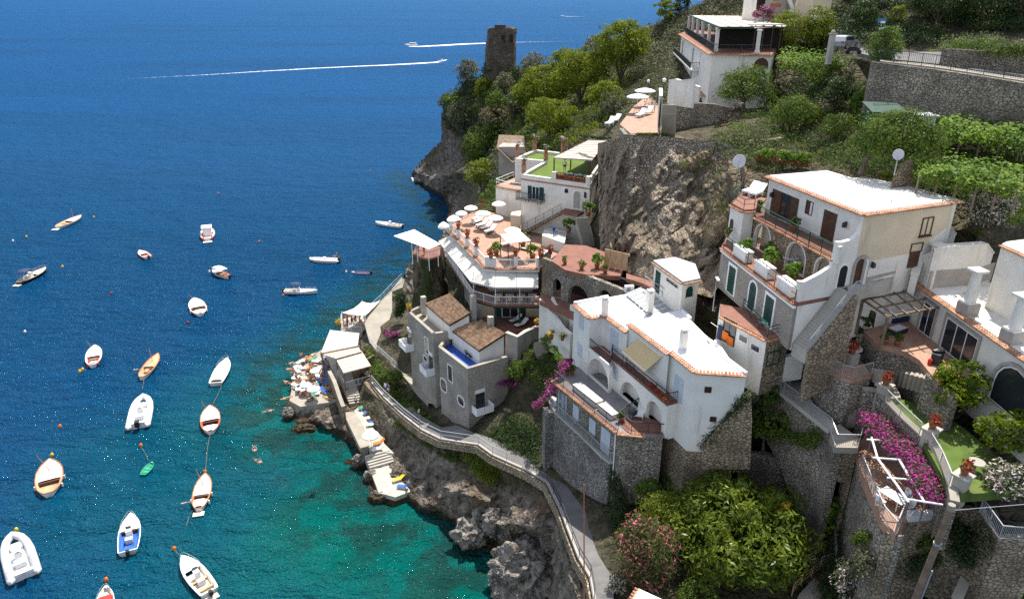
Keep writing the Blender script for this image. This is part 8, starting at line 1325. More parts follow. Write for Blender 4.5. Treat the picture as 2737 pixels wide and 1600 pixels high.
def person(p, pose='stand', rz=0, top=None, bottom=None, lab='', group=None, sc=1.0, name='person'):
    o = thing(name, lab, 'person', (0,0,0), group); b = bpy.data.objects.new('body', body('sit' if pose=='sit' else 'stand')); COL.objects.link(b); b.parent = o; ORG[b.name] = V((0,0,0))
    e = MB(); e.lathe([(.02,1.79),(.08,1.77),(.105,1.70),(.10,1.62),(.085,1.56)],(0,-.012,0),10); e.build('hair', [m_hair,m_brown,m_pwood][PC[0]%3], o, True)
    f = MB(); f.obox((-.045,.10,1.655),(.02,0,0),(0,.02,0),(0,0,.012)); f.obox((.025,.10,1.655),(.02,0,0),(0,.02,0),(0,0,.012)); f.obox((-.022,.105,1.585),(.044,0,0),(0,.02,0),(0,0,.01)); f.obox((-.012,.10,1.61),(.024,0,0),(0,.035,0),(0,0,.035)); f.build('face', m_brown, o)
    if top: shell([(0,0,.98,.17,.125),(0,-.01,1.15,.155,.12),(0,0,1.35,.195,.135),(0,0,1.46,.15,.1),(0,0,1.5,.075,.07)], top, 'shirt', o)
    if bottom:
        if pose == 'sit': shell([(0,.0,.86,.19,.15),(0,0,1.0,.165,.125)], bottom, 'shorts', o)
        else: shell([(0,0,.72,.2,.13),(0,0,.9,.185,.135),(0,0,1.0,.165,.125)], bottom, 'shorts', o)
    PC[0] += 1; o.scale = (sc,sc,sc); p = V(p)
    if pose == 'stand': o.location = p; o.rotation_euler = (0,0,rz)
    elif pose == 'sit': o.location = p+V((0,0,-.45*sc)); o.rotation_euler = (0,0,rz)
    else:
        o.rotation_euler = ((-math.pi/2 if pose=='lie' else math.pi/2),0,rz); o.location = p+V((0,0,.13))
        if pose == 'swim': o.location.z = -.02
    return o
CLO = [m_red,m_bluef,m_navy,m_orange,m_frame,m_blk,m_yel,m_grb]
person(P('J',485,1290,5.3),'stand',2.4,m_frame,m_navy,'person in a white shirt walking on the lane'); person(P('J',512,1300,5.3),'stand',2.4,m_bluef,m_frame,'person in a blue shirt walking beside another on the lane'); person(P('N',745,250,2.15),'stand',1.0,m_frame,m_navy,'person standing at the top of the bathing ledge'); person(P('G',1690,365,31.45),'stand',3.0,m_frame,m_blk,'person in a white shirt under the reed pergola'); person(P('G',245,1165,20.42),'stand',3.0,m_red,m_navy,'person in a red shirt under the square canopy'); person(P('G',310,1180,20.42),'stand',2.2,m_brown,m_blk,'person leaning by the railing under the square canopy'); person(P('E',190,1225,39.02),'stand',3.1,m_frame,m_frame,'person in white on the hotel sun terrace')
person(P('W',985,553,.35),'stand',1.5,m_navy,m_bluef,'person standing in the stern of the motor boat'); person(P('W',829,636,.4),'sit',1.5,m_red,m_navy,'person seated in the stern of the red trimmed inflatable')
for x,y,r_,lab in ((1665,462,.4,'upper swimmer off the rocks'),(1662,552,1.0,'lower swimmer off the rocks'),(1712,250,2.0,'swimmer closest to the crowded deck')): person(P('C',x,y,0),'swim',r_,None,m_navy,lab,'swimmers')
k = 0
for i in range(72):
    x = 722+(i%9)*10+random.uniform(-3,3); y = 884+(i//9)*13+random.uniform(-4,4)
    if not (718+max(0,905-y)*.9 < x < 806 and y < 985) or (i*7)%6 == 0: continue
    person(P('W',x,y,2.03),('lie','lie','sit','lie','prone')[i%5] if True else '',random.uniform(0,6.28),None,CLO[i%8],'sunbather on the crowded pale bathing deck','sunbathers on the crowded deck'); k += 1
for i in range(12):
    x, y = 75+(i%5)*38+random.uniform(-8,8), 570+(i//5)*42+random.uniform(-8,8); person(P('J',x,y,3.66),'sit',random.uniform(0,6.28),CLO[(i*3)%8],CLO[(i+2)%8],'diner seated on the deck under the white sail','diners under the white sail')
# ================= furniture
def umbrella_proto(r=1.25, m=None, lab='', h=2.3):
    o = thing('parasol', lab, 'parasol', (0,0,0)); n = 16; mb = MB(); rows = [(.02,h+.32),(r*.35,h+.25),(r*.72,h+.12),(r,h-.06)]
    for j,(a,z) in enumerate(rows): mb.v += [(a*math.cos(2*math.pi*i/n)*(1 if i%2==0 or j<2 else .965), a*math.sin(2*math.pi*i/n)*(1 if i%2==0 or j<2 else .965), z) for i in range(n)]
    mb.f = [(j*n+i,j*n+(i+1)%n,(j+1)*n+(i+1)%n,(j+1)*n+i) for j in range(3) for i in range(n)]; c = mb.build('canopy', m or m_canv, o); vb = MB(); vb.v = [((r-.01)*math.cos(2*math.pi*i/n)*(1 if i%2==0 else .965),(r-.01)*math.sin(2*math.pi*i/n)*(1 if i%2==0 else .965),z) for z in (h-.06,h-.2) for i in range(n)]; vb.f = [(i,(i+1)%n,n+(i+1)%n,n+i) for i in range(n)]; vb.build('valance', m or m_canv, c)
    MB().tube([(0,0,0),(0,0,h+.42)],.03,6).build('pole', m_frame, o); MB().lathe([(.25,0),(.25,.08),(.05,.14)],(0,0,0),10).build('base', m_conc, o); return o
um = umbrella_proto(1.3, m_canv, 'p')
for x,y,dm,lab in ((1043,677,140,'white parasol beside the low wing of the turf roof house'),(768,717,135,'white parasol farthest out at the seaward terrace corner'),(890,770,155,'white parasol directly above the row of loungers'),(675,770,120,'white parasol behind the terrace railing, second from the sea'),(1010,815,155,'white parasol with dark shaded underside near the loungers'),(600,825,140,'white parasol at the first terrace pillar'),(500,893,115,'white parasol nearest the square canopy'),(1178,935,165,'white parasol peeping over the square terrace pergola')):
    hh = 2.3; c = P('G',x,y,ZTc+hh); t = (c-CAM).length/ray('G',x,y).length; s = dm/3.6831*t/2.6; place(um, (c.x,c.y,ZTc-(1.2 if x<650 else 0)), random.uniform(0,1), (s,s,(hh+(1.2 if x<650 else 0))/hh), lab, 'white parasols of the restaurant terrace')
uh = umbrella_proto(1.5, m_canv, 'p'); place(uh, P('D',2105,850,39.0), 0, 1, 'front white parasol on the hotel sun terrace', 'hotel parasols'); place(uh, P('D',2160,800,39.0), .5, 1, 'rear white parasol on the hotel sun terrace', 'hotel parasols')
ub = umbrella_proto(1.0, m_canv, 'p', 1.9); q = P('N',855,480,4.0); place(ub, (q.x,q.y,2.1), 0, 1.05, 'white beach parasol over the shaded bathing ledge'); us = umbrella_proto(.95, m_rib, 'p', 1.8)
q = P('N',405,105,3.9); place(us, (q.x,q.y,2.0), 0, 1, 'pale striped parasol on the crowded deck'); 
for x,y,lab in ((775,905,'small pale parasol among the sunbathers'),(752,940,'small pale parasol at the left edge of the deck')): q = P('W',x,y,3.9); place(us, (q.x,q.y,2.0), .3, .85, lab)
def lounger_proto(m, fm, lab='p'):
    o = thing('sun_lounger', lab, 'sun lounger', (0,0,0)); mb = MB(); mb.obox((-.33,-.95,.26),(.66,0,0),(0,1.25,0),(0,0,.06)); mb.build('frame', fm, o)
    for x in (-.3,.24):
        for y in (-.85,.2): MB().obox((x,y,0),(.06,0,0),(0,.06,0),(0,0,.26)).build('leg', fm, o)
    MB().obox((-.31,-.94,.321),(.62,0,0),(0,1.2,0),(0,0,.08)).build('cushion', m, o); mb = MB(); mb.obox((-.31,.27,.33),(.62,0,0),(0,.62,.5),(0,-.06,.075)); mb.build('backrest', m, o); return o
lgw = lounger_proto(m_canv, m_brown)
def lgat(pr, c, foot, head, z, lab, grp=None):
    a, b = P(c,*foot,z), P(c,*head,z); d = b-a; return place(pr, (a+b)/2, math.atan2(-d.x,d.y), min(1.15,max(.8,d.length/1.9)), lab, grp)
for i,(f,h_,lab) in enumerate((((795,885),(895,850),'lounger under the parasol farthest from the pergola'),((825,920),(945,885),'second lounger of the terrace row'),((860,950),(985,910),'third lounger of the terrace row'),((905,985),(1025,940),'lounger of the terrace row nearest the pergola'),((790,850),(860,820),'bare wooden lounger at the back of the terrace row'),((1060,1105),(1180,1080),'lounger under the square terrace pergola'),((1270,1130),(1370,1150),'lounger right of the square terrace pergola'))): lgat(lgw,'G',f,h_,ZTc,lab,'loungers on the restaurant terrace')
for f,h_,lab in (((1710,605),(1820,565),'white lounger in the shade below the restaurant'),((1760,650),(1880,610),'second white lounger in the shade, nearer the curved wall')): lgat(lgw,'J',f,h_,ZS,lab,'loungers below the restaurant')
lg2 = lounger_proto(m_frame, m_frame); lgat(lg2,'H',(1330,660),(1450,620),36.96,'left white deck lounger on the cream house tower','loungers on the tower deck'); lgat(lg2,'H',(1400,680),(1510,640),36.96,'right white deck lounger on the cream house tower','loungers on the tower deck'); lgat(lg2,'Q',(765,445),(800,330),ZT,'white plastic lounger on the villa corner terrace')
for f,h_,lab in (((2090,890),(2180,860),'front white lounger on the hotel terrace'),((2140,875),(2240,840),'rear white lounger on the hotel terrace'),((1850,960),(1960,915),'lounger left of the hotel terrace'),((1900,930),(1990,905),'upper lounger left of the hotel terrace')): lgat(lg2,'D',f,h_,39.02 if f[0]>2000 else 38.2,lab,'hotel loungers')
lgg = lounger_proto(m_grb, m_frame); lgat(lgg,'L',(430,890),(510,820),ZF,'left green deckchair on the lodge terrace','green deckchairs'); lgat(lgg,'L',(510,1000),(600,910),ZF,'right green deckchair on the lodge terrace','green deckchairs')
lgb = lounger_proto(m_bluef, m_frame); lgo = lounger_proto(m_orange, m_frame); lgt = lounger_proto(m_grb, m_frame); lgy = lounger_proto(m_yel, m_frame)
for pr,f,h_,z,lab in ((lgt,(770,285),(850,240),2.12,'teal lounger on the bathing ledge'),(lgb,(800,320),(900,290),2.12,'blue lounger on the bathing ledge'),(lg2,(830,360),(930,330),2.12,'white lounger beside the blue one on the ledge'),(lgb,(840,395),(930,370),2.12,'second blue lounger farther down the ledge'),(lg2,(830,410),(910,400),2.12,'white lounger nearest the beach parasol'),(lgo,(880,560),(970,540),2.12,'orange lounger on the ledge'),(lg2,(880,605),(950,590),2.12,'white lounger below the orange one'),(lgy,(1030,850),(1130,820),1.12,'yellow draped lounger on the lower ledge'),(lgb,(1070,890),(1160,900),1.12,'blue draped lounger on the lower ledge')): lgat(pr,'N',f,h_,z,lab,'loungers on the bathing ledges')
for i in range(30):
    x, y = 732+(i%6)*13+random.uniform(-3,3), 893+(i//6)*19+random.uniform(-5,5); pr = (lg2,lg2,lgo,lgt,lg2,lgb)[i%6]; place(pr, P('W',x,y,2.0), random.uniform(0,6.28), .9, 'lounger on the crowded pale deck', 'loungers on the crowded deck')
# square pergola with white cover
sp = thing('terrace_pergola', 'square white covered pergola on the restaurant terrace', 'pergola', P('G',1140,1190,ZTc)); q = [P('G',x,y,26.7) for x,y in ((1058,985),(1245,940),(1357,1040),(1135,1067))]; MB().slab(q,.08).build('cover', m_canv, sp)
for p in q: MB().bar(V((p.x,p.y,ZTc)), p-V((0,0,.09)), .12).build('post', m_brown, sp)
# pots
def pot_proto(m, r=.28, h=.45, fr=.45, n=170, kind='round', name='flower_pot'):
    o = thing(name, 'p', 'flower pot', (0,0,0)); MB().lathe([(r*.65,0),(r*.95,h*.9),(r*1.05,h*.92),(r*1.05,h),(r*.85,h),(r*.8,h*.85)],(0,0,0),12).build('pot', m_pot, o, True); cen, nor = crown_pts(fr*2,fr*2,fr*1.8,n,'round',.5,8); npmesh('plant', leaves(cen+np.array([0,0,h+fr*.6]), nor, fr*.34, 2), m, o); return o
pr_ = pot_proto(l_flor); pg_ = pot_proto(l_green); py_ = pot_proto(l_yflo); pv_ = pot_proto(l_vine, .34,.55,.75,260); pw_ = pot_proto(l_olwh)
def pots(pr, lst, grp=None, sc=1): [place(pr, P(c,x,y,z), random.uniform(0,6), sc*random.uniform(.85,1.15), lab, grp) for c,x,y,z,lab in lst]
for i, p in enumerate(pp): place(pr_, p+V((0,0,1.23)), i, 1, ('red flower pot on the seaward terrace pillar','red flower pot on the second terrace pillar','red flower pot on the third terrace pillar','red flower pot on the fourth terrace pillar')[i], 'pots on the restaurant terrace')
pots(pr_,[('G',965,1215,ZTc+1.25,'red flower pot on the terrace corner parapet'),('G',1210,1195,ZTc+1.25,'red flower pot on the middle front pillar'),('G',1455,1215,ZTc+1.25,'red flower pot on the right terrace parapet'),('G',1550,1175,ZTc+1.25,'red flower pot at the right end of the parapet'),('G',875,700,ZTc,'red flowers at the back railing of the terrace')],'pots on the restaurant terrace')
pots(pv_,[('G',1020,1185,ZTc,'leafy potted shrub beside the terrace corner'),('G',1375,1225,ZTc,'leafy potted shrub behind the front railing'),('G',1280,1110,ZTc,'leafy potted shrub right of the square pergola'),('G',1730,960,25.6,'potted bush beside the white porch'),('G',1920,800,28,'bushy plant at the head of the pale stair')],'potted shrubs on the restaurant terrace')
for x,y,lab in ((1225,225,'flower pot pillar at the seaward roof corner'),(1395,160,'flower pot pillar at the back of the turf roof'),(1505,268,'flower pot pillar in the inner corner of the turf roof'),(1290,380,'flower pot pillar at the front left of the turf roof'),(1675,180,'flower pot pillar behind the reed roof')):
    p = P('G',x,y,ZP-.1); mb = MB(); mb.box(p.x,p.y,ZP-.1,.5,.5,1.3,.3); tag(mb.build('brick_pillar', m_terra), lab.replace('flower pot pillar','brick pillar'), 'pillar', 'pillars of the turf roof'); place(pw_, (p.x,p.y,ZP+1.2), 0, 1.1, lab.replace('pillar','standing on the pillar'), 'pots on the turf roof')
for i in range(4): a = s0+(s1-s0)*(i+.5)/4; creeper(('red geraniums in the leftmost planter below the reed roof','red geraniums in the second planter below the reed roof','red geraniums in the third planter below the reed roof','red geraniums in the rightmost planter below the reed roof')[i], [Wt.at(a-.8,ZP+.5,-.3),Wt.at(a+.8,ZP+.5,-.3)], .4, 330, l_flor, 'geraniums', .1, .7)
pots(pg_,[('H',1462,800,ZU,'pot at the left end of the green terrace railing'),('H',1785,985,ZU,'pot in the middle of the green terrace railing'),('H',1175,1040,ZM+.6,'pot on the left end of the stone terrace parapet'),('H',1890,1400,ZM,'small pot beside the third arch'),('L',930,500,ZM,'pot in the corner below the white sweep wall'),('K',425,1110,ZT,'left clay pot on the villa terrace'),('K',475,1100,ZT,'right clay pot on the villa terrace'),('M',470,1175,30,'pot beside the pergola post'),('M',590,1190,30,'agave pot on the sunny patio'),('L',1070,1080,29.4,'pot on a shelf of the patio wall'),('K',380,770,20,'pot on the garden stair pillar'),('K',800,110,26.82,'green pot at the edge of the red court'),('K',570,70,26.82,'leafy pot on the red court step'),('K',405,20,26.82,'pot in the court corner'),('Q',595,465,ZT,'potted agave on the villa corner terrace')])
pots(pv_,[('H',1600,1235,ZM,'tall potted plant between the arches'),('H',1345,1210,ZM,'potted plant between parapet boxes at the left'),('H',1560,1330,ZM,'potted plant between parapet boxes in the middle'),('L',800,570,ZM,'potted plant at the right end of the parapet'),('K',720,60,26.82,'potted palm on the red court')],None,.9)
pots(py_,[('J',30,640,17.9,'yellow flowers on the curved wall, left'),('K',130,625,18.2,'yellow flowers on the curved wall, right'),('K',270,760,19.4,'yellow flowers at the head of the garden stair'),('J',718,475,16.7,'yellow flowers on the attic terrace corner')])
for i in range(9): place(pv_ if i%3 else pr_, P('H',1450+i*55,352+i*6,38.9), i, .8, 'clay pot in the row along the path railing behind the cream house', 'row of pots on the path')
for p, pr, lab in ((PP[0],pr_,'flower bowl on the middle lawn pillar'),(PP[1],pr_,'red flower bowl on the lower lawn pillar'),(PP[2],pr_,'flower bowl on the pillar at the garden steps'),(V((pl_.x,pl_.y,29.1)),pr_,'flower bowl on the planter pillar of the tiled terrace')): place(pr, p, 0, 1.0, lab, 'flower bowls on pillars')
creeper('red geranium boxes along the villa upper balcony railing',[P('K',1240,1190,ZB+.5),P('K',1420,1370,ZB+.5)],.45,900,l_flor,'geraniums',.1,.8); creeper('potted plants on the garden stair beside the villa',[P('K',290,830,19),P('K',360,960,18.6)],.7,900,l_vine,'stair_plants')
# tables and chairs
def chair(loc, rz, m, lab, grp=None):
    o = thing('chair', lab, 'chair', (0,0,0), grp); MB().obox((-.23,-.23,.42),(.46,0,0),(0,.46,0),(0,0,.05)).build('seat', m, o); MB().obox((-.23,-.25,.48),(.46,0,0),(0,.05,0),(0,-.08,.45)).build('backrest', m, o)
    for x in (-.21,.17):
        for y in (-.21,.17): MB().obox((x,y,0),(.04,0,0),(0,.04,0),(0,0,.42)).build('leg', m, o)
    o.location = loc; o.rotation_euler = (0,0,rz); return o
def rtable(c, x, y, z, r, m, lab, leg=None, h=.74): p = P(c,x,y,z); o = thing('table', lab, 'table', p); MB().lathe([(r,h-.04),(r,h)],p,20).build('tabletop', m, o); MB().lathe([(r*.4,0),(.06,.08),(.05,h-.05)],p,10).build('pedestal', leg or m, o); return p
p = rtable('L',1350,1290,28.3,.95,m_deckw,'round pale table on the small tiled terrace',m_iron)
for i, a in enumerate((.3,1.9,3.6,5.2)): chair(p+V((math.sin(a)*1.25,-math.cos(a)*1.25,0)), a, m_iron, 'iron chair round the pale table of the tiled terrace', 'chairs round the pale table')
p = rtable('L',770,400,ZM,.7,m_frame,'round white table on the arched terrace'); p = rtable('S',1540,1300,27.0,.5,m_greyr,'round stone table on the shaded lawn',m_stone); 
pt3 = P('U',910,540,23.72); o = thing('dining_table', 'white rectangular table under the flower pergola', 'table', pt3); MB().box(pt3.x,pt3.y,24.4,.9,1.7,.05,.5).build('tabletop', m_frame, o); [MB().box(pt3.x+a,pt3.y+b,23.72,.06,.06,.68,.5).build('leg', m_frame, o) for a,b in ((.1,.7),(.5,-.5),(-.5,.5),(-.1,-.7))]
for i,(a,b,r_) in enumerate(((.9,.3,1.9),(-.9,-.2,5.1),(.7,-.7,2.0),(-.6,.8,5.0),(.4,-1.4,.4))): chair(pt3+V((a,b,0)), r_, m_frame, 'white garden chair at the table under the flower pergola', 'chairs under the flower pergola')
for i in range(7):
    f = (i+.5)/7; 
    if i < 3: p = fl[0].lerp(fl[1],.45+.5*i/3)+V((1.0,1.0,0))
    else: p = fl[2].lerp(fl[3],(i-2.7)/4.2)+V((0,1.1,0))
    o = thing('dining_table', 'white clothed table behind the dining railing', 'table', p, 'restaurant tables'); MB().box(p.x,p.y,ZRe+.7,.95,.95,.05).build('tabletop', m_pwood, o); MB().box(p.x,p.y,ZRe,.12,.12,.7).build('pedestal', m_brown, o); MB().box(p.x,p.y,ZRe+.752,1.0,1.0,.02).build('tablecloth', m_canv, o)
    chair(p+V((.0,-.72,0)), 0, m_pwood, 'wooden dining chair behind the dining railing', 'restaurant chairs'); chair(p+V((.72,.1,0)), 1.57, m_pwood, 'wooden dining chair behind the dining railing', 'restaurant chairs')
for i in range(3):
    p = Wt.at(s0+(s1-s0)*(.2+.3*i), ZP-.28, -2.2); o = thing('dining_table', 'white table under the reed pergola roof', 'table', p, 'tables under the reed roof'); MB().box(p.x,p.y,ZP+.44,1.0,.9,.05,.1).build('tabletop', m_frame, o); MB().box(p.x,p.y,ZP-.28,.12,.12,.72).build('pedestal', m_brown, o); chair(p+V((.8,.2,0)),1.6,m_brown,'brown chair under the reed pergola roof','chairs under the reed roof'); chair(p+V((-.8,0,0)),4.7,m_brown,'brown chair under the reed pergola roof','chairs under the reed roof')
sf = P('M',590,1065,30); o = thing('garden_sofa', 'dark wicker bench seat in the pergola shade', 'sofa', sf); MB().box(sf.x,sf.y,30,1.4,.8,.4,.5).build('seat', m_iron, o); MB().box(sf.x,sf.y,30.4,1.3,.7,.08,.5).build('cushion', m_rib, o); sf2 = P('M',640,960,30); o = thing('garden_sofa', 'long dark sofa against the patio wall', 'sofa', sf2); MB().box(sf2.x-.8,sf2.y+.2,30,2.8,.8,.42,.25).build('seat', m_navy, o); MB().box(sf2.x-.8,sf2.y+.62,30.42,2.8,.15,.4,.25).build('backrest', m_navy, o)
bq = P('M',975,1350,30); o = thing('barbecue', 'black barbecue with red gas bottle on the patio', 'barbecue', bq); MB().box(bq.x,bq.y,30,1.2,.55,.8,.8).build('cart', m_iron, o); MB().lathe([(.3,0),(.28,.18),(.1,.28)],bq+V((0,0,.8)),10,(1.6,.9)).build('lid', m_blk, o); MB().lathe([(.14,0),(.15,.4),(.06,.5)],bq+V((-.7,-.4,0)),10).build('gas_bottle', m_red, o)
for c,x,y,z,lab,grp in (('Q',705,430,ZT,'dark iron chair folded by the villa arch',None),('J',1290,930,ZBq-.7,'left dark deck chair on the blue roof terrace','chairs on the blue terrace'),('J',1325,960,ZBq-.7,'right dark deck chair on the blue roof terrace','chairs on the blue terrace'),('G',1600,985,25.45,'blue chair on the white porch',None),('G',1320,665,zf_+.01,'left balcony chair at the shuttered window','balcony chairs'),('G',1440,690,zf_+.01,'right balcony chair at the shuttered window','balcony chairs')): chair(P(c,x,y,z), random.uniform(0,6), m_blue if 'blue chair' in lab else m_iron, lab, grp)
# washing and towels
wl_ = thing('washing_line', 'washing line between two brackets on the garden lodge', 'washing line', P('L',10,970,29)); a, b = P('L',0,962,28.9), P('L',450,1275,28.2); MB().tube([a,b],.03,5).build('line', m_frame, wl_); 
def cloth(lab, p, u, w_, h_, m, grp='washing on the lodge line'):
    n = 5; mb = MB(); vs = [p+u*(w_*i/n)+V((0,0,-h_*j/n))+V((0,-.04*math.sin(i*2+j),0)) for j in range(n+1) for i in range(n+1)]; mb.add(vs,[(j*(n+1)+i,j*(n+1)+i+1,(j+1)*(n+1)+i+1,(j+1)*(n+1)+i) for j in range(n) for i in range(n)]); o = mb.build('towel', m, None, True); md = o.modifiers.new('th','SOLIDIFY'); md.thickness=.02; return tag(o, lab, 'towel', grp)
d = (b-a).normalized(); cloth('orange towel drying at the lodge window',W8.at(W8.hit('L',130,1010)[0],28.9,.12),W8.u,.7,.8,m_orange); cloth('second orange towel drying lower at the lodge window',W8.at(W8.hit('L',180,1050)[0],28.7,.12),W8.u,.7,.8,m_orange); cloth('blue patterned cloth drying left of the orange towels',W8.at(W8.hit('L',75,980)[0]+.1,29.2,.12),W8.u,.5,1.3,m_navy)
cloth('pale towel hanging from the villa balcony corner',Ws_.at(Ws_.L*.55,ZB+.9,.08),Ws_.u,.9,1.9,m_canv,None)
# satellite dishes, lamps, small fittings
def dish(c, x, y, z, r, lab, mast=1.2, m=None):
    p = P(c,x,y,z); o = thing('satellite_dish', lab, 'satellite dish', p-V((0,0,mast))); MB().tube([p-V((0,0,mast)),p],.05,6).build('mast', m_grey, o); mb = MB(); n = 18; rows = [(r*f, -.32*r*f*f) for f in (.02,.35,.65,.85,1)]; R_m = V((-.45,-.8,.35)).to_track_quat('-Z','Y').to_matrix()
    for rr_i, zz_i in rows: mb.v += [tuple(p+R_m@V((rr_i*math.cos(2*math.pi*i/n), rr_i*1.05*math.sin(2*math.pi*i/n), zz_i-.05))) for i in range(n)]
    mb.f = [(j*n+i,j*n+(i+1)%n,(j+1)*n+(i+1)%n,(j+1)*n+i) for j in range(4) for i in range(n)]; o2 = mb.build('reflector', m or m_rib, o, True); md = o2.modifiers.new('th','SOLIDIFY'); md.thickness=.03; MB().tube([p+R_m@V((0,-r,-.3*r)), p+R_m@V((0,-.1,-r*.95))],.025,5).build('feed_arm', m_grey, o2)
dish('H',1290,350,39.6,.62,'big white satellite dish at the cliff edge',2.2); dish('I',905,288,43.0,.40,'small white satellite dish on the stone chimney',1.6)
def lamp(c, x, y, z, h, lab, kind='globe'):
    p = P(c,x,y,z); o = thing('street_lamp', lab, 'street lamp', p); MB().tube([p,p+V((0,0,h))],.05,7,.035).build('post', m_grey if kind!='globe' else m_iron, o)
    if kind == 'globe': MB().lathe([(.03,-.24),(.2,-.12),(.25,.02),(.2,.17),(.04,.26)],p+V((0,0,h+.2)),14).build('globe', m_frame, o, True)
    else: mb = MB(); mb.obox(p+V((-.1,-.6,h-.06)),(.22,0,0),(0,.7,.05),(0,0,.12)); mb.build('lamp_head', m_rib if kind=='head' else m_iron, o)
lamp('M',640,530,32.6,2.6,'globe lamp on the white stair wall'); lamp('E',300,985,43.6,.9,'globe lamp above the hotel gate'); lamp('E',120,1100,39.0,2.6,'globe lamp beside the hotel parasols'); lamp('N',1245,430,6.9,2.6,'tall lane lamp with angled head','dark'); lamp('F',1385,330,49.2,7.0,'leaning street lamp above the road hedge','head'); lamp('K',1860,480,29.5,3.0,'lamp at the corner of the cream house yard','head')
def acunit(c, x, y, z, rz, lab): p = P(c,x,y,z); o = thing('air_conditioner', lab, 'air conditioner', p); MB().box(p.x,p.y,p.z,.9,.38,.65,rz).build('case', m_frame, o); mb = MB(); mb.lathe([(.24,-.01),(.24,.01)],(0,0,0),14); R_m = Matrix.Rotation(rz,3,'Z')@Matrix.Rotation(math.pi/2,3,'X'); mb.v = [tuple(p+Matrix.Rotation(rz,3,'Z')@V((-.12,-.2,.32))+R_m@V(v)) for v in mb.v]; mb.build('fan_grille', m_grey, o)
acunit('K',1035,290,27.0,.2,'white air conditioner beside the red walk'); acunit('J',975,200,15,.0,'air conditioner on the dark rock wall'); acunit('K',305,1400,17.7,-.8,'air conditioner on the villa gallery')
for W_, c, b, lab in ((Wf,'I',(435,925),'black wall lantern on the cream house terrace front'),(We2,'M',(335,390),'wall lantern beside the arched brown door'),(Wf,'H',(1605,650),'wall lantern left of the brown balcony doors')):
    a_, z_ = W_.hit(c,*b); o = thing('wall_lantern', lab, 'lantern', W_.at(a_,z_,.2)); mb = MB(); W_.box(mb,a_-.12,a_+.12,z_-.2,z_+.16,.12,.36); mb.build('lantern_body', m_iron, o); mb = MB(); W_.box(mb,a_-.03,a_+.03,z_+.16,z_+.24,.0,.26); mb.build('bracket', m_iron, o)
pw = P('I',345,400,38.7); ovn = thing('garden_oven', 'small stone oven niche on the slope behind the white roof', 'oven', pw); MB().box(pw.x,pw.y+.5,38.2,1.9,1.0,2.0,-.2).build('oven_wall', m_stonew, ovn); MB().box(pw.x,pw.y-.03,38.5,1.2,.1,1.1,-.2).build('opening', m_dark, ovn)
# parked car
cp0, cp1 = P('F',170,548,48.05), P('F',425,520,48.0); cp1.z = cp0.z = 48.02; Lc = 4.3; dd = (cp1-cp0); dd.z = 0; dd.normalize(); sd2 = V((-dd.y,dd.x,0)); cc = (cp0+cp1)/2+sd2*.8; car = thing('parked_car', 'silver hatchback parked on the road beside the rock face', 'car', cc)
def carpt(x,y,z): return cc+dd*x+sd2*y+V((0,0,z))
prof = [(-2.1,.35),(-2.15,.75),(-2.05,.95),(-1.75,1.40),(-1.0,1.50),(.2,1.48),(.95,1.05),(1.75,.88),(2.1,.68),(2.12,.35)]; ins_ = [0,0,0,.16,.2,.18,.05,.03,.05,.05]; mb = MB(); n = len(prof); mb.add([carpt(x,-.87+i_,z) for (x,z),i_ in zip(prof,ins_)]+[carpt(x,.87-i_,z) for (x,z),i_ in zip(prof,ins_)],[(i,i+1,n+i+1,n+i) for i in range(n-1)]+[tuple(range(n)),tuple(range(2*n-1,n-1,-1)),(n-1,0,n,2*n-1)]); m_car = plain('silver_car_paint',(.42,.44,.46),.25,.03,1,spec=.6,metal=.5,bs=.01); mb.build('body', m_car, car)
mb = MB(); mb.add([carpt(*q) for q in ((-1.65,-.84,1.0),(.75,-.87,1.0),(.25,-.735,1.40),(-1.45,-.72,1.37))],[(0,1,2,3)]); o = mb.build('side_window', m_glass, car); o.location += -sd2*.02; mb = MB(); mb.add([carpt(*q) for q in ((.93,-.75,1.08),(.93,.75,1.08),(.24,.62,1.46),(.24,-.62,1.46))],[(0,1,2,3)]); o = mb.build('windscreen', m_glass, car); o.location += dd*.03+V((0,0,.02))
for x in (-1.35,1.35):
    for y in (-.82,.82): R_m = Matrix(((dd.x,sd2.x,0),(dd.y,sd2.y,0),(0,0,1))); mb = MB(); mb.lathe([(.31,-.1),(.33,-.05),(.33,.05),(.31,.1)],(0,0,0),16); vs = mb.v; mb.v = [tuple(carpt(x,y,.32)+dd*v[0]+sd2*v[2]+V((0,0,v[1]))) for v in vs]; wh = mb.build('wheel', m_blk, car); mb = MB(); mb.lathe([(.2,-.11),(.2,.11)],(0,0,0),12); mb.v = [tuple(carpt(x,y,.32)+dd*v[0]+sd2*v[2]+V((0,0,v[1]))) for v in mb.v]; mb.build('rim', m_steel, wh)
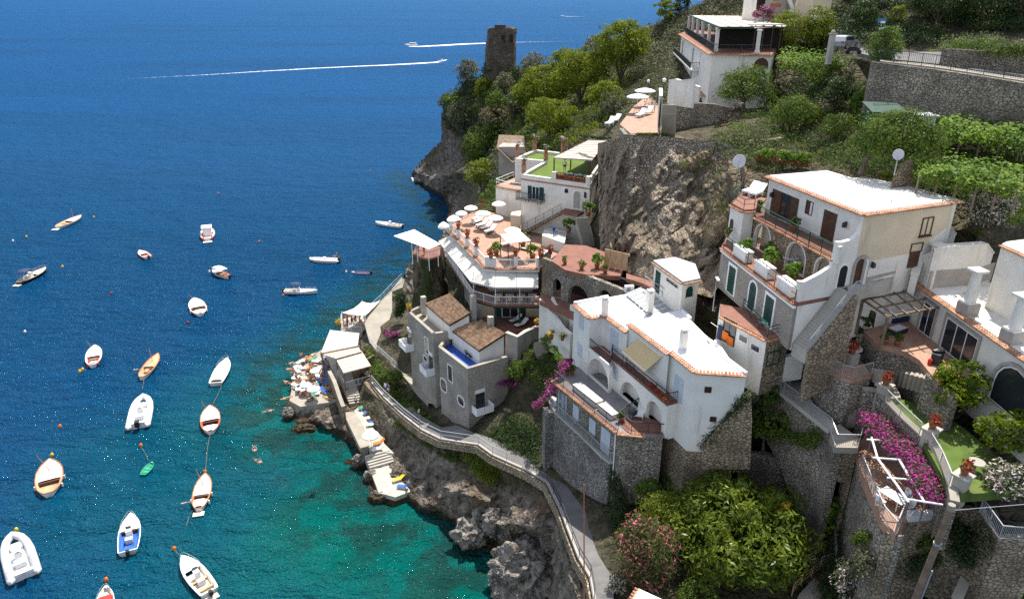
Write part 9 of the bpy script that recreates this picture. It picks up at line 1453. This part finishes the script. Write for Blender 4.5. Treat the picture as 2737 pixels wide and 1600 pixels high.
for y in (-.62,.62): mb = MB(); mb.obox(carpt(2.02,y-.16,.62),dd*.1,sd2*.32,(0,0,.14)); mb.build('headlight', m_frame, car); mb = MB(); mb.obox(carpt(-2.2,y-.12,.72),dd*.12,sd2*.24,(0,0,.22)); mb.build('tail_light', m_red, car)
ch_ = thing('rope_barrier', 'pale rope barrier along the inner edge of the coast road', 'barrier', P('F',770,510,48.1)); pr0 = [P('F',770,525,47.95),P('F',940,500,48.0),P('F',1130,500,48.05),P('F',1210,490,48.1)]
for p in pr0: MB().tube([p,p+V((0,0,.9))],.06,6).build('post', m_pale, ch_)
for a,b in zip(pr0[:-1],pr0[1:]): MB().tube([a+V((0,0,.85)),(a+b)/2+V((0,0,.55)),b+V((0,0,.85))],.05,5).build('rope', m_pale, ch_)
sc_ = P('F',340,600,48.2); sco = thing('scooter', 'dark scooter parked inside the black railing', 'scooter', sc_); MB().obox(sc_+V((-.7,.2,.35)),(1.3,0,0),(0,.3,0),(0,0,.35)).build('body', m_navp, sco); 
for dx in (-.6,.65): mb = MB(); mb.lathe([(.22,-.06),(.24,0),(.22,.06)],(0,0,0),12); mb.v = [(sc_.x+dx+v[0],sc_.y+.35+v[2],sc_.z+.24+v[1]) for v in mb.v]; mb.build('wheel', m_blk, sco)
MB().obox(sc_+V((-.5,.2,.7)),(.75,0,0),(0,.3,0),(0,0,.12)).build('seat', m_blk, sco); MB().tube([sc_+V((.55,.35,.3)),sc_+V((.42,.35,1.0)),sc_+V((.4,.05,1.05))],.04).build('handlebar', m_steel, sco)

tag(MB().tube([P('Q',1870,60,26.9), P('Q',1460,430,22.6)+V((-.3,-.6,0)), P('Q',1100,770,17.5)+V((-.3,-.8,0)), P('Q',930,900,15.5)],.03,5).build('wall_cable', m_grey), 'thin cable running diagonally down the blank side wall of the villa', 'cable')
tag(MB().tube([P('Q',1770,520,20.5)+V((-.4,-1.2,0)), P('Q',1560,830,17.5), P('Q',1310,1100,16.5)],.06,6).build('garden_hose', m_yel), 'yellowish hose slung from the buttress wall to the glossy tree', 'hose')
